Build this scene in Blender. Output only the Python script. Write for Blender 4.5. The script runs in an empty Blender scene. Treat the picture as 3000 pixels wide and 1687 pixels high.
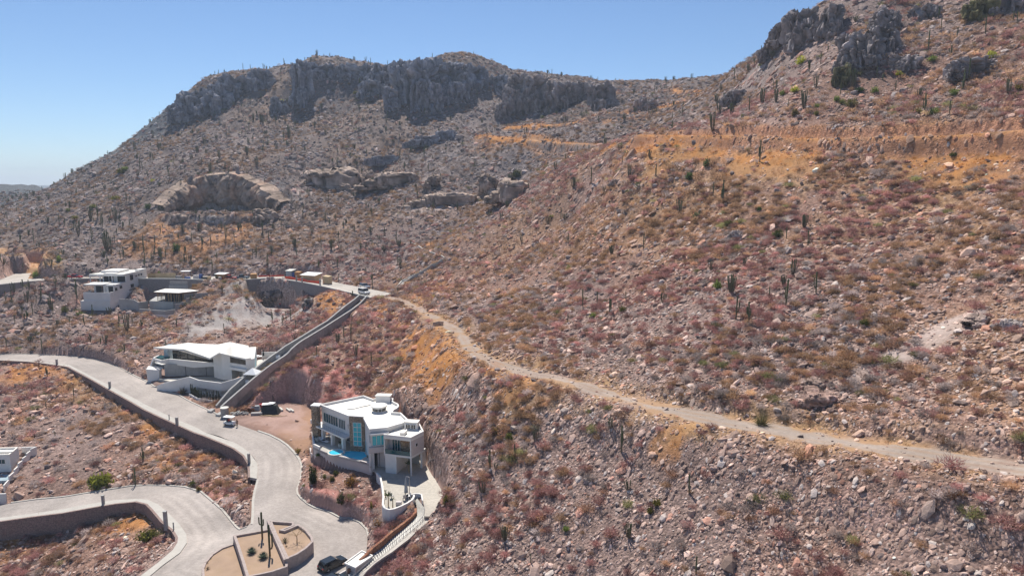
import bpy, bmesh, math, random
import numpy as np
from mathutils import Vector, Matrix
from mathutils.geometry import tessellate_polygon

R = math.radians
S = bpy.context.scene
COL = S.collection
# ------------------------------------------------------------------ camera, sky, sun, exposure
F_PX, PITCH, CAM_Z = 2027.0, R(8.5), 54.0
cd = bpy.data.cameras.new('camera'); cd.sensor_width = 36.0; cd.lens = F_PX/3000*36; cd.clip_start = 1; cd.clip_end = 60000
cam = bpy.data.objects.new('camera', cd); COL.objects.link(cam)
cam.location = (0, 0, CAM_Z); cam.rotation_euler = (R(90)-PITCH, 0, 0); S.camera = cam
SUN_AZ, SUN_EL = R(-16), R(56)            # azimuth from +Y towards +X
W = bpy.data.worlds.new('World'); S.world = W; W.use_nodes = True
wn = W.node_tree.nodes; bg = wn['Background']
sky = wn.new('ShaderNodeTexSky'); sky.sky_type = 'NISHITA'; sky.sun_disc = False
sky.sun_elevation = SUN_EL; sky.sun_rotation = SUN_AZ; sky.altitude = 700; sky.air_density = 0.9; sky.dust_density = 0.05; sky.ozone_density = 6.0
_wl = W.node_tree.links.new   # a thin white cloud bank low on the horizon, broken by noise
_tc = wn.new('ShaderNodeTexCoord'); _sx = wn.new('ShaderNodeSeparateXYZ'); _wl(_tc.outputs['Generated'], _sx.inputs[0]); _mp = wn.new('ShaderNodeMapping'); _mp.inputs['Scale'].default_value = (3, 3, 60); _wl(_tc.outputs['Generated'], _mp.inputs[0])
_nz = wn.new('ShaderNodeTexNoise'); _nz.inputs['Scale'].default_value = 2.0; _nz.inputs['Detail'].default_value = 5; _wl(_mp.outputs[0], _nz.inputs['Vector'])
_ad = wn.new('ShaderNodeMath'); _ad.operation = 'MULTIPLY_ADD'; _wl(_nz.outputs[0], _ad.inputs[0]); _ad.inputs[1].default_value = -0.012; _wl(_sx.outputs['Z'], _ad.inputs[2])
_cr = wn.new('ShaderNodeMapRange'); _cr.inputs[1].default_value = 0.008; _cr.inputs[2].default_value = 0.002; _cr.inputs[3].default_value = 0.0; _cr.inputs[4].default_value = 0.6; _wl(_ad.outputs[0], _cr.inputs[0])
_mx = wn.new('ShaderNodeMix'); _mx.data_type = 'RGBA'; _wl(_cr.outputs[0], _mx.inputs[0]); _wl(sky.outputs[0], _mx.inputs[6]); _mx.inputs[7].default_value = (6.6, 7.4, 8.0, 1)
_wl(_mx.outputs[2], bg.inputs[0]); bg.inputs[1].default_value = 0.083
ld = bpy.data.lights.new('sun', 'SUN'); ld.energy = 4.6; ld.angle = R(0.5); ld.color = (1, 0.95, 0.87)
sun = bpy.data.objects.new('sun', ld); COL.objects.link(sun); sun.location = (-60, 200, 300)
sdir = Vector((math.sin(SUN_AZ)*math.cos(SUN_EL), math.cos(SUN_AZ)*math.cos(SUN_EL), math.sin(SUN_EL)))
sun.rotation_euler = sdir.to_track_quat('Z', 'Y').to_euler()
VS = S.view_settings; VS.view_transform = 'Standard'; VS.look = 'None'; VS.gamma = 1; VS.exposure = 0.46; VS.use_curve_mapping = False
S.cycles.max_bounces = 5; S.cycles.diffuse_bounces = 3; S.cycles.glossy_bounces = 2; S.cycles.transmission_bounces = 3; S.cycles.transparent_max_bounces = 6
S.cycles.use_denoising = True

# ------------------------------------------------------------------ turning photo pixels (3000 x 1687) into world points
CP_, SP_ = math.cos(PITCH), math.sin(PITCH)
def rays(p):
    p = np.asarray(p, float); x = (p[..., 0]-1500)/F_PX; y = -(p[..., 1]-843.5)/F_PX
    return np.stack([x, CP_+y*SP_, -SP_+y*CP_], -1)
def at_z(p, z):
    r = rays(p); t = (np.asarray(z, float)-CAM_Z)/r[..., 2]
    return r*t[..., None]+np.array([0, 0, CAM_Z])
def at_d(p, d):
    return rays(p)*np.asarray(d, float)[..., None]+np.array([0, 0, CAM_Z])
def pz(u, v, z): return Vector(at_z((u, v), z))
def crop(x0, y0, k): return lambda x, y: (x0+x/k, y0+y/k)
ZA = crop(860, 1120, 4.3917); ZB = crop(430, 960, 5.174); ZC = crop(180, 760, 5.6); ZD = crop(560, 780, 4.155); ZE = crop(560, 1400, 3.3895)
ZF = crop(0, 1240, 3.242); ZG = crop(0, 960, 3.68); ZH = crop(600, 940, 4.262); ZI = crop(600, 1240, 4.83); ZJ = crop(0, 1480, 4.293)
ZK = crop(980, 1380, 4.72); ZL = crop(0, 740, 6.133); ZM = crop(740, 800, 8.05); ZN = crop(1150, 680, 7.245)
def L(f, *xy): return [f(a, b) for a, b in xy]

# ------------------------------------------------------------------ numpy noise
def _h(ix, iy, iz, s):
    n = (ix.astype(np.int64)*374761393 + iy.astype(np.int64)*668265263 + iz.astype(np.int64)*2147483647 + s*1274126177) & 0xffffffff
    n = ((n ^ (n >> 13))*1274126177) & 0xffffffff
    n = (n ^ (n >> 16)) & 0xffffff
    return n/float(0xffffff)
def noise2(x, y, s=0):
    ix, iy = np.floor(x), np.floor(y); fx, fy = x-ix, y-iy
    fx = fx*fx*(3-2*fx); fy = fy*fy*(3-2*fy); z = np.zeros_like(ix)
    a = _h(ix, iy, z, s); b = _h(ix+1, iy, z, s); c = _h(ix, iy+1, z, s); d = _h(ix+1, iy+1, z, s)
    return (a+(b-a)*fx+(c-a)*fy+(a-b-c+d)*fx*fy)*2-1
def noise3(x, y, z, s=0):
    iz = np.floor(z); fz = z-iz; fz = fz*fz*(3-2*fz)
    ix, iy = np.floor(x), np.floor(y); fx, fy = x-ix, y-iy
    fx = fx*fx*(3-2*fx); fy = fy*fy*(3-2*fy); o = []
    for k in (0, 1):
        a = _h(ix, iy, iz+k, s); b = _h(ix+1, iy, iz+k, s); c = _h(ix, iy+1, iz+k, s); d = _h(ix+1, iy+1, iz+k, s)
        o.append(a+(b-a)*fx+(c-a)*fy+(a-b-c+d)*fx*fy)
    return (o[0]+(o[1]-o[0])*fz)*2-1
def fbm(x, y, o=4, s=0, g=0.5):
    t = np.zeros_like(x); a = 1.0
    for k in range(o):
        t += a*noise2(x*2**k+17*k, y*2**k-9*k, s+k); a *= g
    return t
def worley3(x, y, z, s=0):
    ix, iy, iz = np.floor(x), np.floor(y), np.floor(z); f1 = np.full_like(x, 9.0); f2 = f1.copy(); cid = np.zeros_like(x)
    for i in (-1, 0, 1):
        for j in (-1, 0, 1):
            for k in (-1, 0, 1):
                a, b, c = ix+i, iy+j, iz+k
                d = (a+_h(a, b, c, s)-x)**2+(b+_h(a, b, c, s+1)-y)**2+(c+_h(a, b, c, s+2)-z)**2
                m = d < f1; f2 = np.where(m, f1, np.minimum(f2, d)); cid = np.where(m, _h(a, b, c, s+3), cid); f1 = np.where(m, d, f1)
    return np.sqrt(f1), np.sqrt(f2), cid
def sstep(t): t = np.clip(t, 0, 1); return t*t*(3-2*t)

# ------------------------------------------------------------------ thin plate spline
class TPS:
    def __init__(s, P, z, lam=0.0):
        P = np.asarray(P, float); n = len(P); s.o = P.mean(0); s.k = 0.01; s.P = (P-s.o)*s.k
        d2 = ((s.P[:, None]-s.P[None])**2).sum(-1); K = 0.5*d2*np.log(d2+1e-12)+lam*np.eye(n)
        Q = np.c_[np.ones(n), s.P]; A = np.zeros((n+3, n+3)); A[:n, :n] = K; A[:n, n:] = Q; A[n:, :n] = Q.T
        s.w = np.linalg.solve(A, np.r_[z, 0, 0, 0])
    def __call__(s, x, y):
        x = np.asarray(x, float); sh = x.shape; q = (np.stack([x.ravel(), np.asarray(y, float).ravel()], -1)-s.o)*s.k; out = np.empty(len(q))
        for i in range(0, len(q), 40000):
            c = q[i:i+40000]; d2 = ((c[:, None]-s.P[None])**2).sum(-1)
            out[i:i+40000] = (0.5*d2*np.log(d2+1e-12))@s.w[:-3]+s.w[-3]+c@s.w[-2:]
        return out.reshape(sh)

# ------------------------------------------------------------------ natural ground: survey points read off the photo
ZP = [  # pixel u, v and height z
 # lower left lots
 (0,1110,1.6),(100,1100,2.0),(200,1100,1.9),(50,1200,-1),(200,1200,-0.6),(330,1160,1.0),(435,1221,0.1),(300,1250,-1.6),(400,1300,-2),(500,1280,-1.4),(600,1312,-1.8),
 (716,1350,-1.5),(560,1380,-1.8),(470,1375,-2.0),(650,1402,-1.2),(690,1470,-0.6),(250,1350,-3.4),(100,1330,-3.6),(0,1320,-3.6),(120,1420,-5.0),(250,1400,-3.9),(420,1390,-2.4),
 (0,1590,-9.0),(120,1570,-8.3),(250,1535,-6.8),(400,1492,-4.4),(470,1540,-3.6),(500,1610,-1.2),(400,1610,-3.2),(200,1640,-7.5),(0,1690,-10.5),(250,1690,-7.2),(400,1690,-2.2),(0,1800,-11.5),(250,1800,-8),
 (560,1690,-.4),(700,1750,-.4),(900,1750,-.4),(800,1600,-.3),(1000,1600,-.2),
 # rocky bank under the villa
 (800,1400,0.3),(850,1370,1.2),(900,1390,1.6),(985,1378,1.7),(1060,1402,1.9),(930,1350,1.5),(1020,1392,1.8),(930,1430,1.7),(1020,1440,1.9),(1080,1470,2.2),(1085,1540,1.4),(1095,1600,0.6),(880,1402,1.7),(923,1440,2.2),
 (975,1455,2.3),(1040,1492,2.3),(1075,1560,1.2),
 # lot, red cut and stair
 (880,1062,9.8),(835,1066,8.4),(943,1075,9.2),(1060,1118,7.6),(1100,1150,6.5),(790,1300,0.6),(900,1345,1.0),
 (660,1196,1),(760,1110,4.6),(860,1025,8.8),(970,945,13.4),(1040,895,17),
 # ground behind the villa and under the track
 (1000,1082,8.8),(1050,1100,8.6),(1100,1050,11),(1150,1050,12.5),(1200,1150,13.4),(1300,1300,10),(1300,1100,16),(1250,1250,9.5),(1000,1000,11.8),(1080,960,15),
 # between the roads
 (200,950,9.8),(0,950,9.7),(100,1010,5.2),(0,1020,4.6),(250,1030,5.2),(350,1040,5.3),(0,880,13.6),(150,880,12.2),(200,920,10.2),(310,916,10.0),(400,960,8.4),(420,1060,4.5),(330,1080,3.6),(560,900,14),(640,960,9.4),(680,880,14.4),(800,932,8.9),(850,932,9.0),(600,1005,7.6),(480,1000,7.6),
 (450,945,9.6),(520,930,11.0),(700,870,16),(760,962,8.2),(700,1010,7.4),(900,965,10.6),(860,985,10.4),(600,850,17.2),(700,835,18.6),(920,870,17.2),
 # right hand slope under the track
 (1300,1450,6.6),(1250,1600,2.6),(1200,1700,1.0),(1500,1690,5.0),(2000,1690,11.2),(2500,1690,15.5),(3000,1690,20),(1500,1300,14.3),(1500,1500,8.9),(1900,1450,15.1),(2400,1500,18.7),(2700,1500,21.6),
 (1700,1250,17.8),(1350,1180,14.4),(1500,1180,18.2),(3100,1550,22),(1600,1850,2),(2400,1850,11),(3200,1800,20),
 # dirt track
 (1140,872,19.0),(1230,905,19.3),(1330,962,19.8),(1400,1040,20.3),(1560,1095,20.8),(1700,1126,21.2),(1900,1187,22),(2200,1245,23),(2500,1297,24),(3000,1372,26),
 # upper road
 (60,850,17.2),(150,841,17.2),(230,838,16.8),(-40,862,16),(0,830,19),(150,818,19.0),(300,815,19),(450,815,19),(600,815,19),(760,815,19),(880,822,19),(1000,845,19),(1100,862,19),
]
DP = [  # pixel u, v and distance along the view axis
 # slope above the dirt track
 (1250,740,246),(1330,690,272),(1150,790,256),(1200,830,236),(1290,850,211),(1400,900,185),(1500,980,150),(1500,800,206),(1700,1000,135),(1700,800,172),(2000,1000,118),(2000,1100,107),(2300,1150,95),(2600,1200,85),
 (2800,1230,79),(2000,800,145),(2300,900,114),(2600,1000,98),(3000,1100,82),(3000,900,94),(2600,700,128),(3000,650,113),(2000,600,178),(2300,600,153),(2250,480,171),(2700,500,146),(1700,620,222),(1600,700,218),(1850,480,206),
 (3200,900,86),(3200,500,124),
 # bench of the upper track
 (2250,402,185),(3000,384,140),(2600,404,160),(1990,398,212),(2450,408,169),(2800,400,150),
 # right summit
 (2300,250,216),(2320,100,246),(2700,250,181),(2700,20,220),(3000,200,163),(3000,0,197),(2450,15,238),(2150,330,242),(2180,240,262),(2240,165,257),(2500,150,205),(3200,0,182),(2850,-120,225),(3100,-120,216),(2500,-30,255),
 # gully and saddle
 (1800,430,232),(1600,480,296),(1600,400,350),(1500,560,310),(1430,402,372),(1790,425,300),(1500,372,398),(1800,345,365),(2050,290,345),(1950,300,390),(2090,262,372),(1900,244,480),(2080,243,430),(1750,246,480),(1990,270,410),
 (1700,300,425),(1450,500,330),
 # mesa slopes
 (620,640,318),(520,560,338),(640,500,352),(800,540,345),(820,640,318),(900,520,364),(1050,520,364),(1250,610,302),(1250,520,342),(1400,540,324),(1000,650,312),(1000,740,272),(800,740,280),(600,740,282),(400,740,282),(250,760,275),
 (400,620,330),(300,540,392),(150,640,340),(1100,420,400),(900,400,412),(1300,400,392),(700,400,420),(700,320,455),(1100,320,440),(1300,330,432),(500,420,428),(400,480,410),(870,300,464),(1000,300,458),(640,310,466),(560,340,470),
 (1550,330,440),(1380,330,432),
 # crest
 (580,252,492),(640,214,496),(740,207,500),(865,205,486),(885,190,484),(1000,181,490),(1150,190,494),(1210,181,490),(1265,166,478),(1310,164,476),(1380,181,474),(1440,205,476),(1490,222,480),(1600,230,474),
 (540,292,488),(480,342,482),(400,402,472),(300,464,462),(205,528,470),(100,548,540),(0,556,600),(0,553,520),(50,551,560),(-80,556,560),
 (0,600,440),(0,680,345),(100,740,290),(0,760,262),(60,700,325),
]
XP = [  # unseen ground beyond the crests (x, y, z)
 (-300,640,60),(-200,620,110),(-100,620,118),(-340,560,40),(-420,700,0),(-600,700,-20),(-480,640,26),(-540,720,0),(-430,620,36),(-600,500,20),(-500,420,34),(-420,300,24),(-300,200,8),(-250,120,-6),(0,640,118),(100,640,112),(200,600,112),(260,480,118),
 (150,420,116),(120,330,116),(200,320,122),(300,350,120),(220,220,118),(260,150,100),(200,90,76),(150,60,52),(-300,900,0),(0,900,60),(300,900,70),(-900,1000,-40),(-600,1300,-60),(0,1400,0),(600,1200,40),(900,800,60),(500,400,110),(450,150,80),
 (90,45,28),(60,40,20),(0,60,3),(-60,60,-5),(-130,80,-12),(-400,1200,-60),(600,1500,0),(-900,500,-40),
]
_a = np.array(ZP, float); _b = np.array(DP, float); _pa = at_z(_a[:, :2], _a[:, 2]); _pb = at_d(_b[:, :2], _b[:, 2]); SV = np.r_[_pa, _pb, np.array(XP, float)]
base_tps = TPS(SV[:, :2], SV[:, 2], 2e-5)
GX0, GY0, GS = -960.0, 30.0, 4.0
gx = GX0+GS*np.arange(480); gy = GY0+GS*np.arange(385)
BASE = base_tps(*np.meshgrid(gx, gy))
def base(x, y):
    fx = np.clip((x-GX0)/GS, 0, 478.99); fy = np.clip((y-GY0)/GS, 0, 383.99); i = fx.astype(int); j = fy.astype(int); fx = fx-i; fy = fy-j
    return (BASE[j, i]*(1-fx)+BASE[j, i+1]*fx)*(1-fy)+(BASE[j+1, i]*(1-fx)+BASE[j+1, i+1]*fx)*fy

# ------------------------------------------------------------------ levelled ground: roads, benches, pads
def seg_dist(x, y, P, closed=True):
    """distance to a polyline and inside test"""
    n = len(P); d2 = np.full(x.shape, 1e18); ins = np.zeros(x.shape, bool); zz = np.zeros(x.shape)
    for k in range(n if closed else n-1):
        a, b = P[k], P[(k+1) % n]; ex, ey = b[0]-a[0], b[1]-a[1]; wx, wy = x-a[0], y-a[1]
        t = np.clip((wx*ex+wy*ey)/(ex*ex+ey*ey+1e-12), 0, 1); q = (wx-ex*t)**2+(wy-ey*t)**2
        m = q < d2; d2 = np.where(m, q, d2); zz = np.where(m, a[2]+(b[2]-a[2])*t, zz)
        if closed:
            c = ((a[1] > y) != (b[1] > y)) & (x < (b[0]-a[0])*(y-a[1])/(b[1]-a[1]+1e-12)+a[0]); ins ^= c
    return np.sqrt(d2), ins, zz
class Region:
    """levelled area; sink = ground lies this far under the paving; up/down = width of the bank to natural ground above / below"""
    def __init__(s, px, z, up=1.5, down=0.5, inset=0.5, sink=0.2, flat=None):
        s.P = at_z(px, z); s.up, s.down, s.inset, s.sink, s.flat = up, down, inset, sink, flat
        s.tps = None if flat is not None else TPS(s.P[:, :2], s.P[:, 2], 1e-4)
        s.lo = s.P[:, :2].min(0)-max(up, down)-1; s.hi = s.P[:, :2].max(0)+max(up, down)+1
    def z(s, x, y): return s.tps(x, y) if s.tps else np.full(np.shape(x), float(s.flat))
    def apply(s, x, y, h):
        m = (x > s.lo[0]) & (x < s.hi[0]) & (y > s.lo[1]) & (y < s.hi[1])
        if not m.any(): return h, np.full(x.shape, 99.0)
        xs, ys, hs = x[m], y[m], h[m]; d, ins, zb = seg_dist(xs, ys, s.P); sd = np.where(ins, -d, d)
        zr = np.where(ins, s.z(xs, ys), zb)-s.sink; w = np.where(hs > zr, s.up, s.down); off = np.where(hs > zr, 0.0, s.inset)
        t = sstep((sd+off)/w); h = h.copy(); h[m] = zr+(hs-zr)*t
        D = np.full(x.shape, 99.0); D[m] = sd
        return h, D
class Track:
    """bench along a centre line: half width hw"""
    def __init__(s, pts, hw, up=2.0, down=3.0):
        s.P = pts; s.hw, s.up, s.down = hw, up, down
        s.lo = pts[:, :2].min(0)-hw-14; s.hi = pts[:, :2].max(0)+hw+14
    def apply(s, x, y, h):
        m = (x > s.lo[0]) & (x < s.hi[0]) & (y > s.lo[1]) & (y < s.hi[1])
        if not m.any(): return h, np.full(x.shape, 99.0)
        xs, ys, hs = x[m], y[m], h[m]; d, _, zz = seg_dist(xs, ys, s.P, False); w = np.where(hs > zz, s.up, s.down)
        hw = s.hw*(np.clip(1.75-np.hypot(xs, ys)/160, .8, 1.45)+.12*fbm(xs/5, ys/5, 2, 14) if s.down > 5 else 1.0)
        t = sstep((d-hw)/w); h = h.copy(); h[m] = zz+(hs-zz)*t; D = np.full(x.shape, 99.0); D[m] = d-hw
        return h, D

# lower road with the turning plaza: one paved sheet
RD = []   # (pixel, z)
def rd(z0, z1, pts):
    n = len(pts)
    for k, p in enumerate(pts): RD.append((p[0], p[1], z0+(z1-z0)*k/max(1, n-1)))
rd(0, 0, [(640,1760),(950,1760)]+L(ZK,(40,1530),(150,1440),(170,1290),(380,1115),(440,1120),(452,1000),(458,900),(430,800),(370,735),(330,700),(200,650)))
rd(0, 0.25, L(ZI,(1930,1345),(1750,1250),(1540,1190),(1450,1140),(1350,1060),(1300,1000),(1290,940),(1320,850),(1350,750),(1355,600)))
rd(0.3, 0.85, L(ZI,(1320,510),(1250,410),(1150,310),(1050,240),(900,165),(740,110),(500,25)))
rd(0.9, 4.0, L(ZG,(2330,930),(2050,800),(1900,715),(1800,690),(1650,630),(1600,590),(1450,520),(1270,420),(1130,370),(1000,335),(800,305),(540,293),(250,285),(0,287),(-160,290)))
rd(4.0, 3.2, L(ZG,(-160,340),(20,342),(300,352),(500,370),(740,395)))
rd(3.0, 0.9, L(ZG,(1000,530),(1200,632),(1450,760),(1700,890),(1900,985),(2100,1065)))
rd(0.85, 0.3, L(ZI,(0,125),(200,175),(400,260),(540,340),(640,420),(700,490),(740,560)))
rd(0.25, 0, L(ZI,(750,650),(735,800),(690,960),(665,1100),(660,1300),(650,1400)))
rd(-.05, -2.4, L(ZF,(2340,985),(2270,1012),(2235,985),(2100,820),(1900,650)))
rd(-2.6, -6.2, L(ZF,(1750,605),(1600,592),(1350,590),(1240,595),(900,650),(600,700),(350,722),(100,757),(0,780),(-160,815)))
rd(-6.3, -2.9, L(ZF,(-160,912),(0,895),(300,855),(600,810),(900,755),(1100,725),(1300,715)))
rd(-2.6, 0, L(ZF,(1400,722),(1500,765),(1600,850),(1700,950),(1770,1050),(1775,1130),(1700,1230),(1550,1340),(1420,1449)))
RDa = np.array(RD, float)
lower_road = Region(RDa[:, :2], RDa[:, 2], up=1.1, down=0.4, inset=0.7, sink=0.25)
# side walks on the walls: outer edge pixels
SW1o = L(ZI,(640,760),(638,640),(628,560),(560,450),(420,350),(250,275),(0,172))+L(ZG,(2100,1125),(1900,1035),(1700,945),(1560,878),(1400,785),(1200,675),(1000,560),(740,420),(500,384),(300,362),(20,349),(-160,346))
SW1i = L(ZI,(735,780),(750,650),(740,560),(640,420),(540,340),(400,260),(0,125))+L(ZG,(2100,1065),(1900,985),(1700,890),(1580,830),(1450,760),(1200,632),(1000,530),(740,395),(500,372),(300,353),(20,342),(-160,340))
SW2o = L(ZF,(-160,945),(0,925),(300,882),(600,845),(900,790),(1100,757),(1300,738),(1400,762),(1450,812),(1550,930),(1650,1010),(1692,1080),(1685,1130),(1640,1200),(1500,1320),(1330,1449))
SW2i = L(ZF,(-160,912),(0,895),(300,855),(600,810),(900,755),(1100,725),(1300,715),(1400,722),(1500,765),(1600,850),(1700,950),(1770,1050),(1775,1130),(1710,1225),(1550,1340),(1420,1449))
def on_road(px, dz=0.0):
    """pixel list -> points on the road sheet's surface, found by iteration"""
    px = np.array(px, float); z = np.zeros(len(px))
    for _ in range(8):
        P = at_z(px, z+dz); d, ins, zb = seg_dist(P[:, 0], P[:, 1], lower_road.P); z = np.where(ins, lower_road.z(P[:, 0], P[:, 1]), zb)
    return at_z(px, z+dz)
sw_polys = []
for o, i in ((SW1o, SW1i), (SW2o, SW2i)):
    sw_polys.append((on_road(o, 0.12), on_road(i, 0.12)))
def region_from_pts(P, **k):
    r = Region(np.array([(1500, 1400)]*len(P), float), np.zeros(len(P)), flat=0, **k); r.P = P; r.tps = TPS(P[:, :2], P[:, 2], 1e-4); r.flat = None
    r.lo = P[:, :2].min(0)-max(r.up, r.down)-1; r.hi = P[:, :2].max(0)+max(r.up, r.down)+1
    return r
sw_regs = [region_from_pts(np.r_[o, i[::-1]], up=1.0, down=0.35, inset=0.6, sink=0.4) for o, i in sw_polys]
UR = [(-70,826),(0,820)]+L(ZL,(280,375),(560,368),(500,470))+[(147,815.5),(245,812),(350,811.5),(430,811.5),(600,809),(730,811),(800,810.5),(832,809.5),(926,815),(964,823),(1017,834),(1082,846),(1150,860)]+\
     [(1120,867),(1082,872),(1053,864.5),(945,839.5),(885,827.5),(825,818.5),(777,816.5),(728,819.5),(632,822),(519,818),(448,817.5),(260,817),(180,819),(147,821.5),(81.5,826),(0,835),(-70,844)]
upper_road = Region(UR, np.full(len(UR), 19.0), up=3.0, down=0.4, inset=0.5, sink=0.2, flat=19.0)
LOT = L(ZH,(430,1285),(620,1350),(880,1449))+L(ZI,(1150,305),(1250,400),(1310,480),(1440,330),(1480,290))+[(905,1270),(922,1230)]+L(ZH,(1380,1090),(1250,1070),(1150,1010),(1060,985),(940,1020),(800,1060),(540,1120),(340,1150),(320,1200))
lot = Region(LOT, np.full(len(LOT), 1.0), up=2.6, down=1.5, inset=0, sink=0.0, flat=0.95)
PIT = L(ZM,(10,745),(320,770),(620,790),(1040,822),(1060,880),(800,930),(450,960),(200,930),(-60,860))
pit = Region(PIT, np.full(len(PIT), 9.6), up=2.2, down=2.0, inset=0, sink=0.0, flat=9.6)
DRV = L(ZK,(575,20),(640,70),(665,200),(680,350),(672,450),(720,515),(800,520),(900,488),(1010,432),(1085,375),(1100,318),(1200,312),(1230,420),(1243,540),(1240,620),(1330,620),(1530,470),(1515,320),(1400,120),(1345,50))+L(ZA,(1690,1030),(1600,930),(1100,960),(960,950),(860,1000),(1000,1080))
drive = Region(DRV, np.full(len(DRV), 3.8), up=1.0, down=0.35, inset=0.5, sink=0.15, flat=3.8)
RAMP = L(ZK,(1240,500),(1243,620),(1200,705),(1090,805),(950,915),(800,1040),(640,1170),(480,1290),(300,1440),(200,1540))
RAMPr = L(ZK,(1530,470),(1400,585),(1250,730),(1130,835),(1040,925),(920,1015),(800,1110),(680,1185),(560,1270),(450,1370),(390,1449),(310,1540))
_zr = np.linspace(3.8, 0.2, len(RAMP)); _zr2 = np.linspace(3.8, 0.2, len(RAMPr))
STl = L(ZK,(1115,345),(1120,430),(1140,520),(1140,620),(1090,690),(960,800),(800,920),(640,1060),(560,1120),(420,1240),(280,1340),(150,1440),(60,1510))
ramp = Region(RAMP+RAMPr[::-1], np.r_[_zr, _zr2[::-1]], up=1.0, down=0.5, inset=0.3, sink=0.15)
stair_reg = Region(STl+RAMP[::-1], np.r_[np.linspace(3.6, 0.1, len(STl)), _zr[::-1]], up=0.8, down=0.5, inset=0.3, sink=0.6)
VIL = np.array([(-39.5,131),(-30.5,137.5),(-24,136),(-22,129),(-15,116.5),(-15.5,113.5),(-22,114),(-24,118),(-30,119.5),(-36.5,122.5),(-40,127)])
villa_pad = Region([(1000,1300)]*len(VIL), np.full(len(VIL), 4.0), flat=4.0); villa_pad.P = np.c_[VIL, np.full(len(VIL), 4.0)]
villa_pad.up, villa_pad.down, villa_pad.inset, villa_pad.sink = 1.2, 0.4, 1.2, 0.3; villa_pad.lo = VIL.min(0)-3; villa_pad.hi = VIL.max(0)+3
def track(px, z): return at_z(np.array(px, float), np.array(z, float))
t1 = Track(track([(1140,872),(1190,886),(1240,915),(1300,945),(1345,975),(1370,1010),(1400,1040),(1470,1072),(1560,1097),(1640,1112),(1700,1128),(1800,1160),(1900,1187),(2050,1220),(2200,1247),(2350,1275),(2500,1300),(2750,1338),(3000,1375),(3200,1405)],
     [19.0,19.1,19.3,19.5,19.7,20,20.3,20.5,20.8,21,21.2,21.6,22,22.5,23,23.5,24,25,26,26.8]), 2.1, 2.2, 8.0)
def ptrack(px, d, hw, up, down): return Track(at_d(np.array(px, float), np.array(d, float)), hw, up, down)
t2 = ptrack([(1900,396),(1990,398),(2120,398),(2250,402),(2350,407),(2450,408),(2600,404),(2800,400),(3000,384),(3200,372)], [223,212,198,185,177,169,160,150,140,130], 3.8, 1.2, 3.0)
t3 = ptrack([(1425,402),(1500,405),(1600,415),(1700,420),(1790,425)], [374,362,340,318,300], 2.6, 2.0, 2.5)
t4 = ptrack([(1500,372),(1640,365),(1800,345),(1900,328),(2000,300),(2050,288),(2085,266),(2020,266),(1960,264)], [398,385,365,362,355,348,368,398,420], 2.4, 2.0, 2.0)
t5 = ptrack(L(ZL,(560,368),(600,290),(680,215),(620,200),(430,190),(300,170),(180,120))+[(0,728)], [262,275,288,291,296,300,305,312], 2.0, 2.0, 2.0)
def world_region(P, z, **k):
    P = np.array([(p[0], p[1], (z if np.isscalar(z) else z[i])) for i, p in enumerate(P)], float)
    r = Region(np.full((len(P), 2), 1400.0), np.zeros(len(P)), flat=0, **k); r.P = P; r.flat = z if np.isscalar(z) else None; r.tps = None if np.isscalar(z) else TPS(P[:, :2], P[:, 2], 1e-4)
    r.lo = P[:, :2].min(0)-max(r.up, r.down)-1; r.hi = P[:, :2].max(0)+max(r.up, r.down)+1; return r
GPX = [ZB(*q) for q in ((150,880),(230,845),(640,742),(780,792),(1125,836),(1510,725))]; GPW = at_z(np.array(GPX), np.array([2.9,3.6,5.6,4.9,5.0,6.2]))
mh_pad = world_region([(-98,178)]+[(p[0], p[1]+.5) for p in GPW]+[(-61,184),(-63,190),(-80,191),(-98,190)], 2.3, up=2.5, down=.5, inset=.3, sink=.0)
_cb = at_z(np.array(L(ZG,(1650,632),(1800,692),(1900,717),(2050,802),(2330,932))+L(ZB,(1185,1240),(1060,1150))), np.array([2.0,1.8,1.6,1.3,.95,.95,.95]))
mh_front = world_region([(p[0], p[1]) for p in _cb]+[(p[0], p[1]+.3) for p in GPW[:5][::-1]], [2.0,1.8,1.6,1.3,.95,.95,.95, .9,1.0,1.3,2.0,2.2], up=1.2, down=.5, inset=0, sink=0)
wh_pad = world_region([(-151.5,236.6),(-138.8,236.6),(-138,243),(-137.5,252),(-137.5,262),(-151.5,262),(-152,250)], [10.2,10.2,11.5,15,18.6,18.6,14.5], up=3.0, down=2.0, inset=0, sink=0)
uh_pad = Region(L(ZC,(1270,905),(1500,930),(1700,1015),(1880,900),(2050,700),(2250,560),(2200,520),(1700,500),(1450,680)), [10,10,9.7,10.6,12.5,14.0,14.0,14.2,11], up=2.5, down=1.5, inset=0, sink=0)
_sc = at_d(np.array([(478,628),(520,620),(560,612),(640,600),(700,600),(770,606),(818,618),(800,640),(640,650),(490,645)], float), np.array([328,338,346,351,349,341,329,318,315,318], float))
scar = world_region([(p[0], p[1]) for p in _sc], 40.5, up=3.0, down=3.0, inset=0, sink=0)
_t = np.linspace(.02, .8, 12); _sx, _sy = -67.6+22.5*_t+.3, 157.8+57.3*_t-.1
stair_side = world_region([(a, b) for a, b in zip(_sx, _sy)]+[(a+2.0, b-.8) for a, b in zip(_sx[::-1], _sy[::-1])], list(1+17.5*_t-1.3)+list(1+17.5*_t[::-1]-1.7), up=1.6, down=2.5, inset=0, sink=0)
REG = dict(scar=scar, pit=pit, stair_side=stair_side, wh_pad=wh_pad, uh_pad=uh_pad, mh_pad=mh_pad, mh_front=mh_front, lot=lot, villa_pad=villa_pad, stair_reg=stair_reg, ramp=ramp, drive=drive, upper=upper_road, lower=lower_road, sw0=sw_regs[0], sw1=sw_regs[1])
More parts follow.
